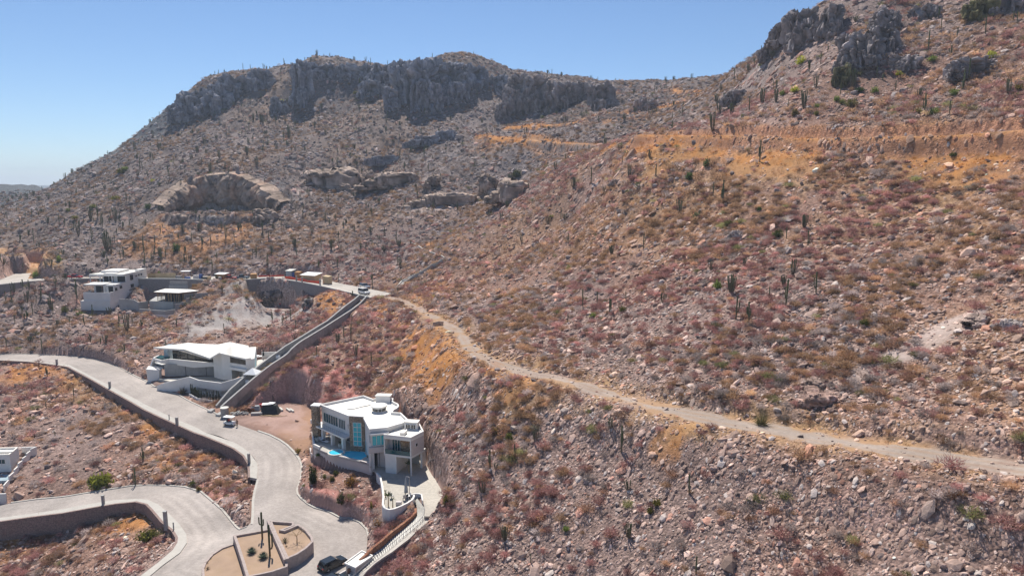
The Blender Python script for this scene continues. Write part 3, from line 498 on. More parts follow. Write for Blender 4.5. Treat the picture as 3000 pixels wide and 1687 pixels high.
# ------------------------------------------------------------------ colour zones of the ground (read off the photo, laid on the ground in metres)
ORANGE, TAN, GRAVEL, PALE, RED, TALUS, PINK = (.48, .215, .07), (.43, .265, .135), (.40, .36, .335), (.46, .365, .32), (.52, .24, .205), (.14, .13, .138), (.36, .24, .20)
ZONES = [  # colour, strength, soft edge in metres, pixels
 (ORANGE,1.0,4,[(1840,402),(2250,412),(2600,412),(3000,390),(3000,520),(2850,560),(2650,470),(2450,455),(2300,530),(2150,500),(2000,470),(1900,520),(1830,470)]),
 (TAN,.5,8,[(1840,470),(2400,480),(3000,540),(3000,640),(2500,600),(1800,600)]),
 (ORANGE,1.0,3,[(1075,885),(1150,885),(1215,925),(1290,965),(1340,1010),(1390,1060),(1480,1090),(1560,1120),(1500,1140),(1420,1110),(1350,1140),(1270,1180),(1250,1120),(1180,1010),(1130,960),(1060,930)]),
 (TAN,.75,3,[(1200,880),(1330,930),(1400,1000),(1480,1040),(1560,1060),(1800,1110),(1780,1130),(1600,1085),(1400,1025),(1330,950)]),
 (ORANGE,.9,2,[(1900,1250),(2030,1245),(1990,1340),(1900,1330)]),(TAN,.6,3,[(1500,1140),(1900,1200),(2150,1260),(2080,1300),(1800,1240),(1500,1180)]),
 (TAN,.6,2.0,[(2150,1190),(2350,1220),(2600,1270),(2800,1310),(2800,1330),(2600,1290),(2200,1235)]),(PINK,.6,2.0,[(2500,1200),(2750,1190),(3000,1240),(3000,1320),(2700,1290)]),
 (ORANGE,.85,3,[(905,885),(945,845),(1030,868),(1040,890),(960,940),(930,930)]),(ORANGE,.6,4,[(400,690),(470,640),(560,660),(560,690),(480,720),(360,740),(330,745)]),
 (ORANGE,.6,4,[(560,700),(660,650),(740,640),(760,680),(640,730),(540,740)]),(ORANGE,.4,6,[(330,735),(540,700),(640,730),(560,770),(330,750)]),
 (TAN,.95,4,[(0,735),(200,735),(220,745),(150,790),(100,800),(60,760),(0,760)]),(ORANGE,.8,3,[(0,730),(190,738),(190,744),(0,742)]),
 (ORANGE,.8,3,L(ZG,(0,360),(250,375),(700,425),(900,560),(700,640),(400,560),(100,640),(0,560))),(TAN,.6,4,L(ZG,(700,430),(1500,880),(1700,1100),(1200,900),(800,700))),
 (ORANGE,.85,2,L(ZF,(1290,30),(1480,20),(1700,160),(1650,240),(1350,130))),(ORANGE,.65,2.5,L(ZF,(1500,330),(1650,200),(2000,230),(2300,350),(2350,470),(2150,400),(1800,330),(1500,400))),
 (ORANGE,.8,2.5,L(ZF,(0,1100),(300,1010),(700,880),(1000,830),(1300,800),(1520,920),(1300,1000),(900,960),(500,1120),(200,1200),(0,1240))),
 (ORANGE,1.0,4,[(2050,285),(2090,265),(1960,255),(1960,268),(2060,280),(1900,335),(1790,350),(1500,368),(1500,382),(1800,354),(1960,326)]),
 (ORANGE,1.0,4,[(1400,405),(1560,424),(1790,436),(1800,424),(1560,404),(1430,396)]),(ORANGE,.55,6,[(1400,410),(1480,410),(1440,440),(1390,435)]),
 (ORANGE,.6,3,[(1180,860),(1300,800),(1340,830),(1260,880)]),(ORANGE,.8,1.5,[(1225,718),(1310,690),(1410,668),(1410,675),(1310,700),(1230,728)]),
 (PINK,.8,4,[(2050,368),(2150,345),(2350,345),(2550,380),(3000,350),(3000,380),(2560,402),(2250,396),(2050,390)]),
 (GRAVEL,.95,4,[(540,950),(620,885),(690,830),(770,820),(810,830),(775,890),(830,900),(935,905),(890,945),(800,950),(700,975),(600,990),(510,990)]),(GRAVEL,.9,3,[(400,830),(450,820),(500,850),(420,880),(390,870)]),
 (PALE,1.0,.9,[(2480,1090),(2640,1000),(2760,930),(2900,890),(2930,900),(2820,970),(2650,1060),(2500,1130),(2470,1120)]),(PALE,.8,1.5,[(1150,630),(1330,585),(1430,575),(1420,590),(1300,620),(1200,640)]),
 (PALE,.7,2,[(850,560),(960,505),(1000,500),(1200,520),(1290,540),(1290,550),(1080,545),(950,560),(880,590)]),(PALE,.9,2,[(740,520),(770,530),(840,590),(830,610),(790,580)]),
 (RED,.95,2,L(ZH,(480,1120),(700,800),(900,650),(1010,540),(1200,560),(1460,600),(1780,620),(2000,750),(2131,880))+[(1110,1190),(1000,1240),(930,1240)]+L(ZH,(1380,1090),(1250,1070),(1150,1010),(940,1020))),
 (PINK,.95,2.5,L(ZH,(430,1240),(900,1060),(1150,1020),(1380,1090),(1340,1449),(900,1449))),
 ((.26,.145,.11),.85,1.5,[(880,1395),(985,1376),(1085,1404),(1090,1545),(1050,1535),(975,1497),(923,1480),(884,1438)]),(RED,.85,1.5,[(919,1480),(905,1425),(960,1440),(1030,1470),(1090,1525),(1085,1550),(980,1500)]),(RED,.7,1.5,[(560,1390),(700,1400),(692,1470),(600,1455),(550,1425)]),
 (TALUS,.8,6,[(770,500),(850,540),(860,580),(820,600),(780,560)]),(TALUS,.7,10,[(480,330),(600,300),(740,260),(740,300),(600,370),(470,420),(430,440)]),(TALUS,.8,5,[(1260,640),(1330,650),(1320,690),(1270,690)]),(TALUS,.6,8,[(1380,490),(1500,440),(1650,450),(1500,520)]),
 (TALUS,.7,6,[(1130,460),(1340,440),(1350,465),(1140,490)]),(TALUS,.6,10,[(820,300),(900,220),(1100,220),(1100,330),(900,330)]),
]
_zp = []
for c, s_, w_, px in ZONES: _zp.append((np.array(c), s_, w_, hit(px)))
def soil(x, y, h, Dk):
    """colour of the ground and how stony it is"""
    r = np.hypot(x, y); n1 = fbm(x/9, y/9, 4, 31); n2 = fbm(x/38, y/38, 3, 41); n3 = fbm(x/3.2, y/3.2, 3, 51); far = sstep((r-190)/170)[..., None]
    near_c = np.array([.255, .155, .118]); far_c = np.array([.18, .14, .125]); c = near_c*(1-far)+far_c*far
    k = sstep((n2-.1)/.5)[..., None]*.36*(1-.6*far); c = c*(1-k)+np.array([.36, .215, .11])*k
    k = sstep((-n2-.05)/.5)[..., None]*.45; c = c*(1-k)+np.array([.245, .20, .19])*.9*k
    c = c*(1+.16*n1[..., None]); st = np.ones(x.shape)
    for zc, s_, w_, P in _zp:
        m = (x > P[:, 0].min()-w_*2) & (x < P[:, 0].max()+w_*2) & (y > P[:, 1].min()-w_*2) & (y < P[:, 1].max()+w_*2)
        if not m.any(): continue
        d, ins, _ = seg_dist(x[m], y[m], P); sd = np.where(ins, -d, d)+(n1[m]*1.2+n3[m]*.9)*w_
        k = s_*np.clip(.78+.5*n3[m], .25, 1)*sstep(.5-sd/w_); c[m] = c[m]*(1-k[:, None])+zc*(1+.22*n1[m])[:, None]*k[:, None]
        st[m] *= 1-k*(.0 if zc[0] < .15 else .96 if zc[0] > .5 else .85 if zc[2] < .1 else .72 if zc[0] > .3 and zc[2] < .3 else .95 if zc[2] > .3 else .9)
    for kx, wv in (('t1', 1.2), ('t2', 2.2), ('t3', 1.5), ('t4', 1.5), ('t5', 1.5)):
        d = Dk[kx]; v = sstep(1-(d-.2)/(6.0 if kx in ('t3', 't4') else 3.5))*(1.1 if kx in ('t3', 't4') else .6)*np.clip(.7+.9*n3, .1, 1); oc = np.array(TAN if kx == 't1' else ORANGE); c = c*(1-v[..., None])+oc*v[..., None]
        g = sstep(.5-(d+.5+.7*n1+(1.3*n3 if kx == 't1' else 0))/.9)*(np.clip(.85+.25*np.cos((d+2.3)*3.9)+.35*n3, .25, 1) if kx == 't1' else 1); gc = np.array([.35, .285, .24]) if kx == 't1' else np.array([.46, .28, .16]); c = c*(1-g[..., None])+gc*(1+.12*n1)[..., None]*g[..., None]; st = st*(1-.92*sstep(1-(d+.4)/1.2))
    for kx in ('lower', 'sw0', 'sw1', 'upper', 'drive', 'ramp', 'stair_reg', 'lot', 'pit', 'villa_pad', 'wh_pad', 'uh_pad', 'mh_pad', 'mh_front', 'scar', 'stair_side'): st = st*np.where(Dk[kx] < .3, 0.5 if kx in ('scar', 'stair_side', 'uh_pad', 'mh_front', 'wh_pad') else 0.02 if kx in ('lot', 'pit') else 0, 1)
    k = (sstep((r-470)/90)*(x < -230))[..., None]; c = c*(1-k)+np.array([.12, .13, .14])*k; return np.clip(c, .01, .9), st  # far left ground turns blue grey: distance haze put into its colour

# ------------------------------------------------------------------ the hills: one sheet, finer near the houses
NT, NR = 1000, 900
_th = np.linspace(R(-46), R(46), NT); _rr = np.exp(np.linspace(math.log(46), math.log(1500), NR)); TH, RR = np.meshgrid(_th, _rr); TX, TY = RR*np.sin(TH), RR*np.cos(TH)
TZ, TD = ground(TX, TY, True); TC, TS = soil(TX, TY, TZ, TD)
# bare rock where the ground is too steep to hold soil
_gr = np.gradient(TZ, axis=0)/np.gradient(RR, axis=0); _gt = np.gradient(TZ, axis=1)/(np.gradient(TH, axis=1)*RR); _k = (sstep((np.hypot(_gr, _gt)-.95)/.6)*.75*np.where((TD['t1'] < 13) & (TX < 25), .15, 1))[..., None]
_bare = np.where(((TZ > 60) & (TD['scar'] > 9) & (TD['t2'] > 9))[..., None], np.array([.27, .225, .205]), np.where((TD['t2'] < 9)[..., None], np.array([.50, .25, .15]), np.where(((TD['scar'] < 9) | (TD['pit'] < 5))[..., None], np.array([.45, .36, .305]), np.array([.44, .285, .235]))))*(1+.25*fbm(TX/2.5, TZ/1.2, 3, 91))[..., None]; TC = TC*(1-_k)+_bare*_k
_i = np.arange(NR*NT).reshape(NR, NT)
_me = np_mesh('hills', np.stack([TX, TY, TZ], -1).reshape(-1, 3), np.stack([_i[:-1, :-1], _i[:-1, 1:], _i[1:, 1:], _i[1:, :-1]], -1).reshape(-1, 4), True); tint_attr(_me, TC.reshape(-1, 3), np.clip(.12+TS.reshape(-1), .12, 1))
struct(link('hills', _me, mat=M['ground']))
mat('plain', (.20, .19, .17), .95, .2, .004)
_m = MB(); _a = np.linspace(0, 2*math.pi, 97)[:-1]; _m.add([(40000*math.sin(a), 40000*math.cos(a), -26) for a in _a], [tuple(range(95, -1, -1))]); struct(_m.build('distant_plain', M['plain']))
# far low ridge across the plain
_x = np.linspace(-4200, 600, 240); _y = np.array([3000, 3250, 3500, 3900, 4300]); XX, YY = np.meshgrid(_x, _y); ZZ = np.where((YY > 3100) & (YY < 4200), 46+7*fbm(XX/700, YY/700, 4, 77), -30.0)
_i = np.arange(XX.size).reshape(XX.shape); _me = np_mesh('distant_ridge', np.stack([XX, YY, ZZ], -1).reshape(-1, 3), np.stack([_i[:-1, :-1], _i[:-1, 1:], _i[1:, 1:], _i[1:, :-1]], -1).reshape(-1, 4), True); mat('ridge', (.14, .15, .15), .95, .2, .01); struct(link('distant_ridge', _me, mat=M['ridge']))

# ------------------------------------------------------------------ roads and walks
def sheet(name, P, reg, mt, dz, base_c, step=2.5, kind='structure', skirt=0.3, streak=0.12, wheel=0.0):
    """paved area: outline triangulated, refined, laid on the region's surface"""
    bm = bmesh.new(); vs = [bm.verts.new((p[0], p[1], 0)) for p in P]
    for t in tessellate_polygon([[Vector((p[0], p[1], 0)) for p in P]]):
        try: bm.faces.new([vs[i] for i in t])
        except ValueError: pass
    for _ in range(9):
        e = [e for e in bm.edges if e.calc_length() > step and not (e.is_boundary and e.calc_length() < step*1.5)]
        if not e: break
        bmesh.ops.subdivide_edges(bm, edges=e, cuts=1); bmesh.ops.triangulate(bm, faces=[f for f in bm.faces if len(f.verts) > 3])
    bm.normal_update()
    for f in bm.faces:
        if f.normal.z < 0: f.normal_flip()
    bm.verts.index_update(); X = np.array([v.co.x for v in bm.verts]); Y = np.array([v.co.y for v in bm.verts]); d, ins, zb = seg_dist(X, Y, reg.P); Z = np.where(ins & (d > .02), reg.z(X, Y), zb)+dz
    for v, z in zip(bm.verts, Z): v.co.z = z
    if skirt:
        r = bmesh.ops.extrude_edge_only(bm, edges=[e for e in bm.edges if e.is_boundary])
        for v in r['geom']:
            if isinstance(v, bmesh.types.BMVert): v.co.z -= skirt
    me = bpy.data.meshes.new(name); bm.to_mesh(me); bm.free(); co = np.empty(len(me.vertices)*3, np.float32); me.vertices.foreach_get('co', co); co = co.reshape(-1, 3)
    ed = seg_dist(co[:, 0], co[:, 1], reg.P)[0] if wheel else 0
    wv = wheel*np.cos(ed*2*math.pi/1.75)*np.clip(.6+fbm(co[:, 0]/14, co[:, 1]/14, 2, 15), 0, 1.2)*(np.abs(ed-3.4) < 2.6) if wheel else 0
    tint_attr(me, np.array(base_c)*(1+streak*fbm(co[:, 0]/5, co[:, 1]/9, 3, 8)+wv)[:, None]); o = link(name, me, mat=mt); return tag(o, kind=kind)
sheet('road', lower_road.P, lower_road, M['road'], 0.0, (.365, .32, .288), step=.9, wheel=.09)
sheet('upper_road', upper_road.P, upper_road, M['road'], 0.0, (.43, .39, .345), streak=.06)
sheet('driveway', drive.P, drive, M['road'], 0.0, (.44, .405, .35), streak=.10); sheet('ramp', ramp.P, ramp, M['road'], 0.006, (.48, .44, .385))
for o_, i_ in sw_polys: sheet('sidewalk', np.r_[o_, i_[::-1]], region_from_pts(np.r_[o_, i_[::-1]]), M['walk'], 0.02, (.6, .57, .52), skirt=.5)
# kerb line and pale walk on the plaza's far side
def strip(name, pxs, mt, w, h, parent=None, dz=0.0, side=1):
    P = on_road(pxs, dz); m = MB(); m.wall([(p[0], p[1]) for p in P], w*side, [p[2]-.3 for p in P], [p[2]+h for p in P]); return m.build(name, mt, parent)
struct(strip('kerb', L(ZI,(740,110),(900,165),(1050,240),(1150,310),(1250,410),(1320,510),(1355,600),(1350,750),(1320,850)), M['walk'], .45, .13, side=1)); struct(strip('kerb', L(ZG,(2330,930),(2050,800),(1900,715),(1800,690),(1650,630),(1600,590),(1450,520),(1270,420),(1130,370),(1000,335),(800,305),(540,293),(250,285),(0,287)), M['walk'], .35, .12, side=-1))
struct(strip('kerb', L(ZF,(2340,985),(2270,1012),(2235,985),(2100,820),(1900,650),(1750,605),(1600,592),(1350,590),(1240,595),(900,650),(600,700),(350,722),(100,757)), M['walk'], .35, .12, side=-1)); struct(strip('kerb', L(ZI,(735,800),(690,960),(665,1100),(660,1300),(650,1430)), M['walk'], .4, .12, side=1))
_in = on_road(L(ZI,(1320,850),(1290,940),(1300,1000),(1350,1060),(1450,1140),(1540,1190),(1750,1250),(1930,1345))+L(ZK,(200,650),(330,700),(370,735),(430,800),(458,900)), .1); _out = on_road(L(ZI,(1360,830),(1370,940),(1400,1000),(1450,1055),(1520,1110),(1560,1150),(1780,1190),(1930,1225))+L(ZK,(200,585),(350,665),(440,720),(490,760),(492,880)), .1)
sheet('sidewalk', np.r_[_in, _out[::-1]], region_from_pts(np.r_[_in, _out[::-1]]), M['walk'], .05, (.6, .57, .52), skirt=.4)
# ------------------------------------------------------------------ retaining walls, bollards, long walls
def gz(x, y): return float(ground(np.array([x]), np.array([y]))[0])
def gzs(P, off=0.0): return ground(np.array([p[0] for p in P]), np.array([p[1] for p in P]))
def P2(P): return [(float(p[0]), float(p[1])) for p in P]
def resample(P, step):
    P = np.asarray(P, float); out = [P[0]]
    for a, b in zip(P[:-1], P[1:]):
        n = max(1, int(np.linalg.norm(b-a)/step)); out += [a+(b-a)*k/n for k in range(1, n+1)]
    return np.array(out)
def retaining(name, label, P, side, th, mt, depth, top=0.06, coping=None, cop_h=.15):
    P = resample(P, 3.0); t = thing(name, label, 'retaining wall', tuple(P[len(P)//2]-np.array([0, 0, 1])))
    MB().wall(P2(P), th*side, [p[2]-depth for p in P], [p[2]+top for p in P]).build('wall', mt, t)
    if coping: MB().wall(P2(P), (th+.06)*side, [p[2]+top+.003 for p in P], [p[2]+top+cop_h for p in P]).build('coping', coping, t)
    return t
retaining('retaining_wall', 'long curved pink rubble retaining wall carrying the sidewalk of the main road', sw_polys[0][0], 1, .4, M['rubble_wall'], 5.5, .03)
retaining('retaining_wall', 'curved rubble retaining wall below the lower left road bend', sw_polys[1][0], -1, .4, M['rubble_wall'], 4.5, .03)
_u = at_z(np.array([(1082,872),(1053,864.5),(945,839.5),(885,827.5),(825,818.5),(777,816.5),(728,819.5),(632,822),(519,818),(448,817.5),(260,817),(180,819),(147,821.5),(81.5,826),(0,835),(-70,844)], float), 19.0)
retaining('retaining_wall', 'dark concrete retaining wall with white coping under the upper road', _u, 1, .4, M['block_dark'], 5.0, .05, M['concrete_light'], .3)
def bollard(p, h, w, label, sq=True):
    t = thing('bollard', label, 'bollard', tuple(p), 'stone posts along the sidewalks'); m = MB(); c = Vector(p)
    m.box(c+Vector((0, 0, h/2)), (w, w, h+.2)).build('post', M['block'], t, bevel=.02); MB().box(c+Vector((0, 0, h+.14)), (w*1.12, w*1.12, .08)).build('cap', M['concrete'], t)
for (u, v), h, w, lb in (((167,1068),1.4,.45,'grey stone post at the far left bend of the main road'), ((322,1136),1.5,.45,'grey stone post on the sidewalk left of the angular white house'), ((519,1244.5),1.6,.5,'grey stone post on the main road wall across from the golf cart'), ((730,1356),1.8,.45,'dark stone post where the main road wall curves above the plaza'), ((303,1477),1.6,.42,'stone post halfway along the lower left road wall'), ((487,1550),3.0,.5,'tall dark stone post at the tip of the lower road bend'), ((496,1228),1.0,.16,'thin short post on the main road wall beside the thicker stone post'), ((509,1551),1.1,.16,'thin bent post on the sidewalk by the tall dark stone post'), ((163,821),2.0,.45,'small stone post on the upper road left of the red pickup'), ((938,836),2.2,.45,'stone post on the upper road edge near the plywood crate')):
    q = on_road([(u, v)], .12)[0] if v > 900 else at_z((u, v), 19.0); bollard(q, h, w, lb)

# walled concrete stair from the lower road up to the upper road
FL = Face((-70.8, 160.1), (-48.0, 215.1)); FR = Face((-67.6, 157.8), (-45.1, 215.1))
def profile(F, px):
    q = sorted(F.px(p) for p in px); return q
prl = profile(FL, L(ZH,(150,1060),(320,860),(500,700),(640,590),(850,430),(930,380),(990,330),(1200,205),(1500,30))+L(ZD,(1620,690),(1900,470),(2000,400),(2060,345)))
prr = profile(FR, L(ZH,(270,1020),(400,905),(650,690),(830,550),(1030,420),(1100,340),(1200,260),(1530,60))+L(ZD,(1650,730),(1960,530),(2065,450),(2155,350)))
prr = [(-1.5, prr[0][1]-.6)]+prr
stair = thing('stairway', 'long walled concrete stairway climbing from the main road to the upper road', 'stairway', (-60, 185, 6))
for F, pr in ((FL, prl), (FR, prr)):
    S_, Zt = [a for a, b in pr], [b for a, b in pr]; ss = np.linspace(S_[0], S_[-1], 40); zz = np.interp(ss, S_, Zt); pts = [F.pt(a, 0) for a in ss]
    gb = np.minimum(gzs(pts), zz-1.4)-1.0; MB().wall(P2(pts), .45, list(gb), list(zz)).build('side_wall', M['stair_wall'], stair); MB().wall(P2(pts), .49, list(zz+.003), list(zz+.08)).build('coping', M['concrete'], stair)
_ss = np.linspace(0.0, prl[-1][0], 78); _zf = np.interp(_ss, [a for a, b in prl], [b for a, b in prl])-1.55; _m = MB()
for k in range(77):
    a, b = FL.pt(_ss[k], 0), FL.pt(_ss[k+1]-.001, 0); f = _ss[k]/FL.len; g = _ss[k+1]/FL.len; c, d = FR.pt(g*FR.len-.001, 0), FR.pt(f*FR.len, 0); z = _zf[k]
    _m.hexa([Vector((q.x, q.y, z-1.2)) for q in (d, c, b, a)], [Vector((q.x, q.y, z)) for q in (d, c, b, a)])
_m.build('steps', M['concrete'], stair)
def on_stair(u, v):
    """stairway floor point under a pixel"""
    r = rays((u, v)); best = None
    for t in np.linspace(150, 235, 800):
        p = r*t+np.array([0, 0, CAM_Z]); s = (Vector((p[0], p[1]))-FL.p0).dot(FL.d); z = np.interp(s, _ss, _zf)
        if p[2] <= z: return Vector((p[0], p[1], z))
    return Vector(p)
_m = MB(); c = on_stair(*ZB(1600, 778))
_t = thing('canopy', 'white cloth canopy with a peaked top stretched across the stairway', 'canopy', c)
_m.add([c+Vector(q) for q in ((-1.9,-1.2,1.5),(1.5,-1.6,1.5),(2.1,1.4,1.7),(-1.2,1.8,1.7),(.1,.2,2.9))], [(0,1,4),(1,2,4),(2,3,4),(3,0,4)]); o = _m.build('cloth', M['canopy_white'], _t); o.modifiers.new('solid', 'SOLIDIFY').thickness = .03
_m = MB()
for q in ((-1.7,-1.1),(1.4,-1.4),(1.9,1.3),(-1.1,1.6)): _m.tube([c+Vector((q[0], q[1], -.1)), c+Vector((q[0], q[1], 1.52))], .04, 6)
_m.build('pole', M['steel'], _t)
for x, y, lb, mt, d in ((1850,565,'brown timber stack lying highest on the shaded stairway','wood',(1.8,.9,.5)),(1790,620,'brown timber stack in the middle of three on the stairway','wood',(1.7,.8,.45)),(1720,665,'brown timber stack just above the white canopy on the stairway','wood',(1.7,.9,.5)),(1985,465,'pile of white sacks on the upper stairway','canopy_white',(1.2,.9,.8)),(1520,830,'white bundle on the stairway below the canopy','canopy_white',(.9,.6,.6)),(1240,1055,'small red container standing on the lower stairway','red_paint',(.5,.5,.6))):
    c = on_stair(*ZB(x, y)); _m = MB(); random.seed(x)
    for k in range(5): _m.box(c+Vector((random.uniform(-.15,.15), (k-2)*d[1]/5, d[2]/2+random.uniform(-.08,.08))), (d[0]*random.uniform(.7,1), d[1]/5.4, d[2]), .35)
    tag(_m.build('timber_stack' if mt == 'wood' else 'sack_pile' if 'sack' in lb else 'bundle' if 'bundle' in lb else 'container', M[mt], bevel=.02), lb, 'timber' if mt == 'wood' else 'sacks' if 'sack' in lb else 'bundle' if 'bundle' in lb else 'container'); _o = COL.objects[-1]
# round dark pillar and kerb blocks at the stair's foot
c = Vector(on_road([ZB(1185, 1355)])[0]); t = thing('gate_pillar', 'round dark stone pillar with a pale cap at the foot of the stairway', 'pillar', c)
MB().tube([c+Vector((0,0,-.5)), c+Vector((0,0,2.2))], .85, 18).build('shaft', M['block'], t); MB().tube([c+Vector((0,0,2.203)), c+Vector((0,0,2.36))], .95, 18).build('cap', M['concrete_light'], t)
for x, y, lb in ((985,1275,'low concrete kerb block left of the round dark pillar, farther one'),(1110,1330,'low concrete kerb block touching the round dark pillar')):
    c = Vector(on_road([ZB(x, y)])[0]); m = MB(); m.hexa([c+Vector(q) for q in ((-.9,-.5,-.4),(.3,-.9,-.4),(.7,.5,-.4),(-.4,.8,-.4))], [c+Vector(q) for q in ((-.85,-.45,.45),(.25,-.85,.45),(.6,.4,.7),(-.35,.7,.7))]); tag(m.build('kerb_block', M['concrete'], bevel=.03), lb, 'concrete block')

# small drain channel up the gully
_p = hit(L(ZN,(20,1225),(90,1190),(200,1060),(420,940),(640,830),(860,690),(1060,590))); _q = hit(L(ZN,(320,235),(420,255),(540,310),(640,380),(780,440),(900,475),(1000,500),(1090,560)))
for P, lb, w in ((_p, 'concrete drainage channel running down the gully to the upper road end', 1.2), (_q, 'low pale concrete wall curving across the gully above the drainage channel', .5)):
    P = resample(P, 3); t = thing('drainage_channel' if w > 1 else 'check_wall', lb, 'channel' if w > 1 else 'wall', tuple(P[0]))
    MB().wall(P2(P), .3, [p[2]-1.5 for p in P], [p[2]+.35 for p in P]).build('wall', M['concrete'], t); MB().wall(P2(P), .36, [p[2]+.353 for p in P], [p[2]+.43 for p in P]).build('coping', M['concrete_light'], t)
    if w > 1:
        O = np.array(P); dd = np.gradient(O[:, :2], axis=0); dd /= np.linalg.norm(dd, axis=1)[:, None]; O[:, 0] += dd[:, 1]*w; O[:, 1] -= dd[:, 0]*w
        MB().wall(P2(O), -.3, [p[2]-1.5 for p in P], [p[2]+.25 for p in P]).build('wall', M['concrete'], t); m = MB()
        for a in range(len(P)-1): m.hexa([Vector((*P[a][:2], P[a][2]-1)), Vector((*O[a][:2], P[a][2]-1)), Vector((*O[a+1][:2], P[a+1][2]-1)), Vector((*P[a+1][:2], P[a+1][2]-1))], [Vector((*P[a][:2], P[a][2]+.1)), Vector((*O[a][:2], P[a][2]+.1)), Vector((*O[a+1][:2], P[a+1][2]+.1)), Vector((*P[a+1][:2], P[a+1][2]+.1))])
        m.build('bed', M['concrete'], t)

# ------------------------------------------------------------------ planted traffic island
ISL = thing('planter_island', 'round walled planter island of pink rubble in the turning plaza', 'planter', (-37, 95, 0))
def zp(F, z, *xy): return [tuple(at_z(F(a, b), z)) for a, b in xy]
def soil_bed(poly, z): MB().prism(poly, -.3, z).build('soil', M['planter_soil'], ISL)
left = zp(ZE, .55, (415,650),(300,690),(200,755),(130,835),(104,900),(108,985),(150,1060),(250,1130),(400,1180),(600,1190)); left += zp(ZE, .55, (548,973),(480,770),(420,590))
mid = zp(ZE, 1.3, (425,575),(775,505),(830,600),(940,815),(932,880),(800,925),(545,975),(480,770)); midf = zp(ZE, 1.3, (940,815),(932,880),(800,925),(660,955),(545,975),(470,990))
rt = zp(ZE, 1.75, (780,440),(1000,455),(1000,475),(870,525),(930,535),(1060,480),(1130,530),(1185,600),(1188,640),(1120,705),(1040,757),(940,800))
soil_bed(left, .42); soil_bed(mid, 1.15); soil_bed(rt, 1.55)
def iwall(P, z, th=.35, closed=False): MB().wall(P2(P), th, -.2, z, closed).build('wall', M['planter_wall'], ISL, bevel=.05)
iwall(left[:10], .62); iwall(zp(ZE, 1.6, (415,565),(445,650),(500,820),(545,973),(590,1080)), 1.6, .42); iwall(zp(ZE, 1.45, (775,500),(600,532),(415,565)), 1.45); iwall(midf[::-1], 1.45, -.35)
iwall(rt, 1.95, .38, True); iwall(zp(ZE, 1.98, (775,435),(825,560),(890,690),(942,803)), 2.0, .45)

# ------------------------------------------------------------------ the white villa with pool
V = thing('villa', 'white flat roofed two storey villa with stone panels and teal windows above the plaza', 'villa', (-28, 124, 4))
b_, b2_, c_, d_, e_, j_, p_, q_, r_, s_ = (-37.4,130.9),(-30.4,136.4),(-28.0,134.1),(-27.0,134.9),(-24.2,134.6),(-19.0,121.3),(-22.3,118.1),(-25.0,117.3),(-27.45,123.7),(-30.25,124.2)
arc = [(-24.7+2.4*math.cos(a), 129.6+2.9*math.sin(a)) for a in np.linspace(1.0, -.7, 9)]
main = [b_, b2_, c_, d_, e_, (-24.0, 132.9)]+arc+[(-22.95,126.0),(-21.2,125.7), j_, p_, q_, r_, s_]
FW = Face(b_, s_); FSt = Face(s_, r_); FRq = Face(r_, q_); FQP = Face(q_, p_)
ins = [(Vector(b_)-Vector((FW.n.x, FW.n.y))*2.2), (Vector(s_)-Vector((FW.n.x, FW.n.y))*2.2)]
MB().prism(main, 7.45, 10.9).build('upper_storey', M['white'], V)
MB().prism([tuple(ins[0]), b2_, c_, d_, e_, (-24.0,132.9)]+arc+[(-22.95,126.0),(-21.2,125.7), j_, p_, (-24.2,118.6), (-26.6,123.9), (-29.6,124.7), tuple(ins[1])], 3.3, 7.447).build('ground_storey', M['pale_wall'], V)
MB().wall(main, .28, 10.903, 11.4, True).build('parapet', M['white'], V); MB().prism(main, 10.903, 10.96).build('roof', M['roof_white'], V)
m = MB(); FRq.box(m, 0, FRq.len, 3.3, 7.44, -.5, .0); m.build('wall', M['white'], V)
# stone pier at the left end
MB().hexa([Vector(q) for q in ((-39.2,130.0,2.6),(-37.9,129.6,2.6),(-37.6,130.6,2.6),(-38.9,131.0,2.6))], [Vector(q) for q in ((-39.2,130.0,11.3),(-37.9,129.6,11.3),(-37.6,130.6,11.3),(-38.9,131.0,11.3))]).build('stone_pier', M['villa_stone'], V)
MB().prism([(-39.3,129.9),(-37.42,129.5),(-37.42,131.2),(-39.0,131.6)], 11.303, 11.5).build('pier_cap', M['white'], V); m = MB(); FW.box(m, .05, 1.4, 3.6, 11.2, .02, .2)
m = MB(); FSt.box(m, -.05, FSt.len+.05, 3.6, 11.35, .003, .35); m.build('stone_bay', M['villa_stone'], V); m = MB(); FSt.box(m, -.1, FSt.len+.1, 11.353, 11.5, -.3, .4); m.build('bay_coping', M['white'], V)
def big_window(face, off, tl, br, nx, nz, glass, name='window', parent=V, fr=.09):
    G = Face(face.pt(0, 0, off), face.pt(face.len, 0, off)); return window(G, G.rect(tl, br), M['white'], parent, nx, nz, fr, name, .03, glass)
big_window(FSt, .36, ZA(765,512), ZA(880,818), 2, 5, M['teal_glass'])
def win_s(face, a0, a1, z0, z1, nx, nz, glass, off=0.0, parent=V, name='window', fr=.08, fm='white'):
    G = Face(face.pt(0, 0, off), face.pt(face.len, 0, off)); return window(G, (a0, a1, z0, z1), M[fm], parent, nx, nz, fr, name, .03, glass)
L_ = FW.len
win_s(FW, .75, 5.7, 8.15, 10.0, 6, 1, M['glass']); win_s(FW, 6.0, 8.15, 8.15, 10.0, 4, 1, M['glass']); win_s(FW, 9.05, 9.25, 8.7, 9.6, 1, 1, M['glass'], fr=.03)
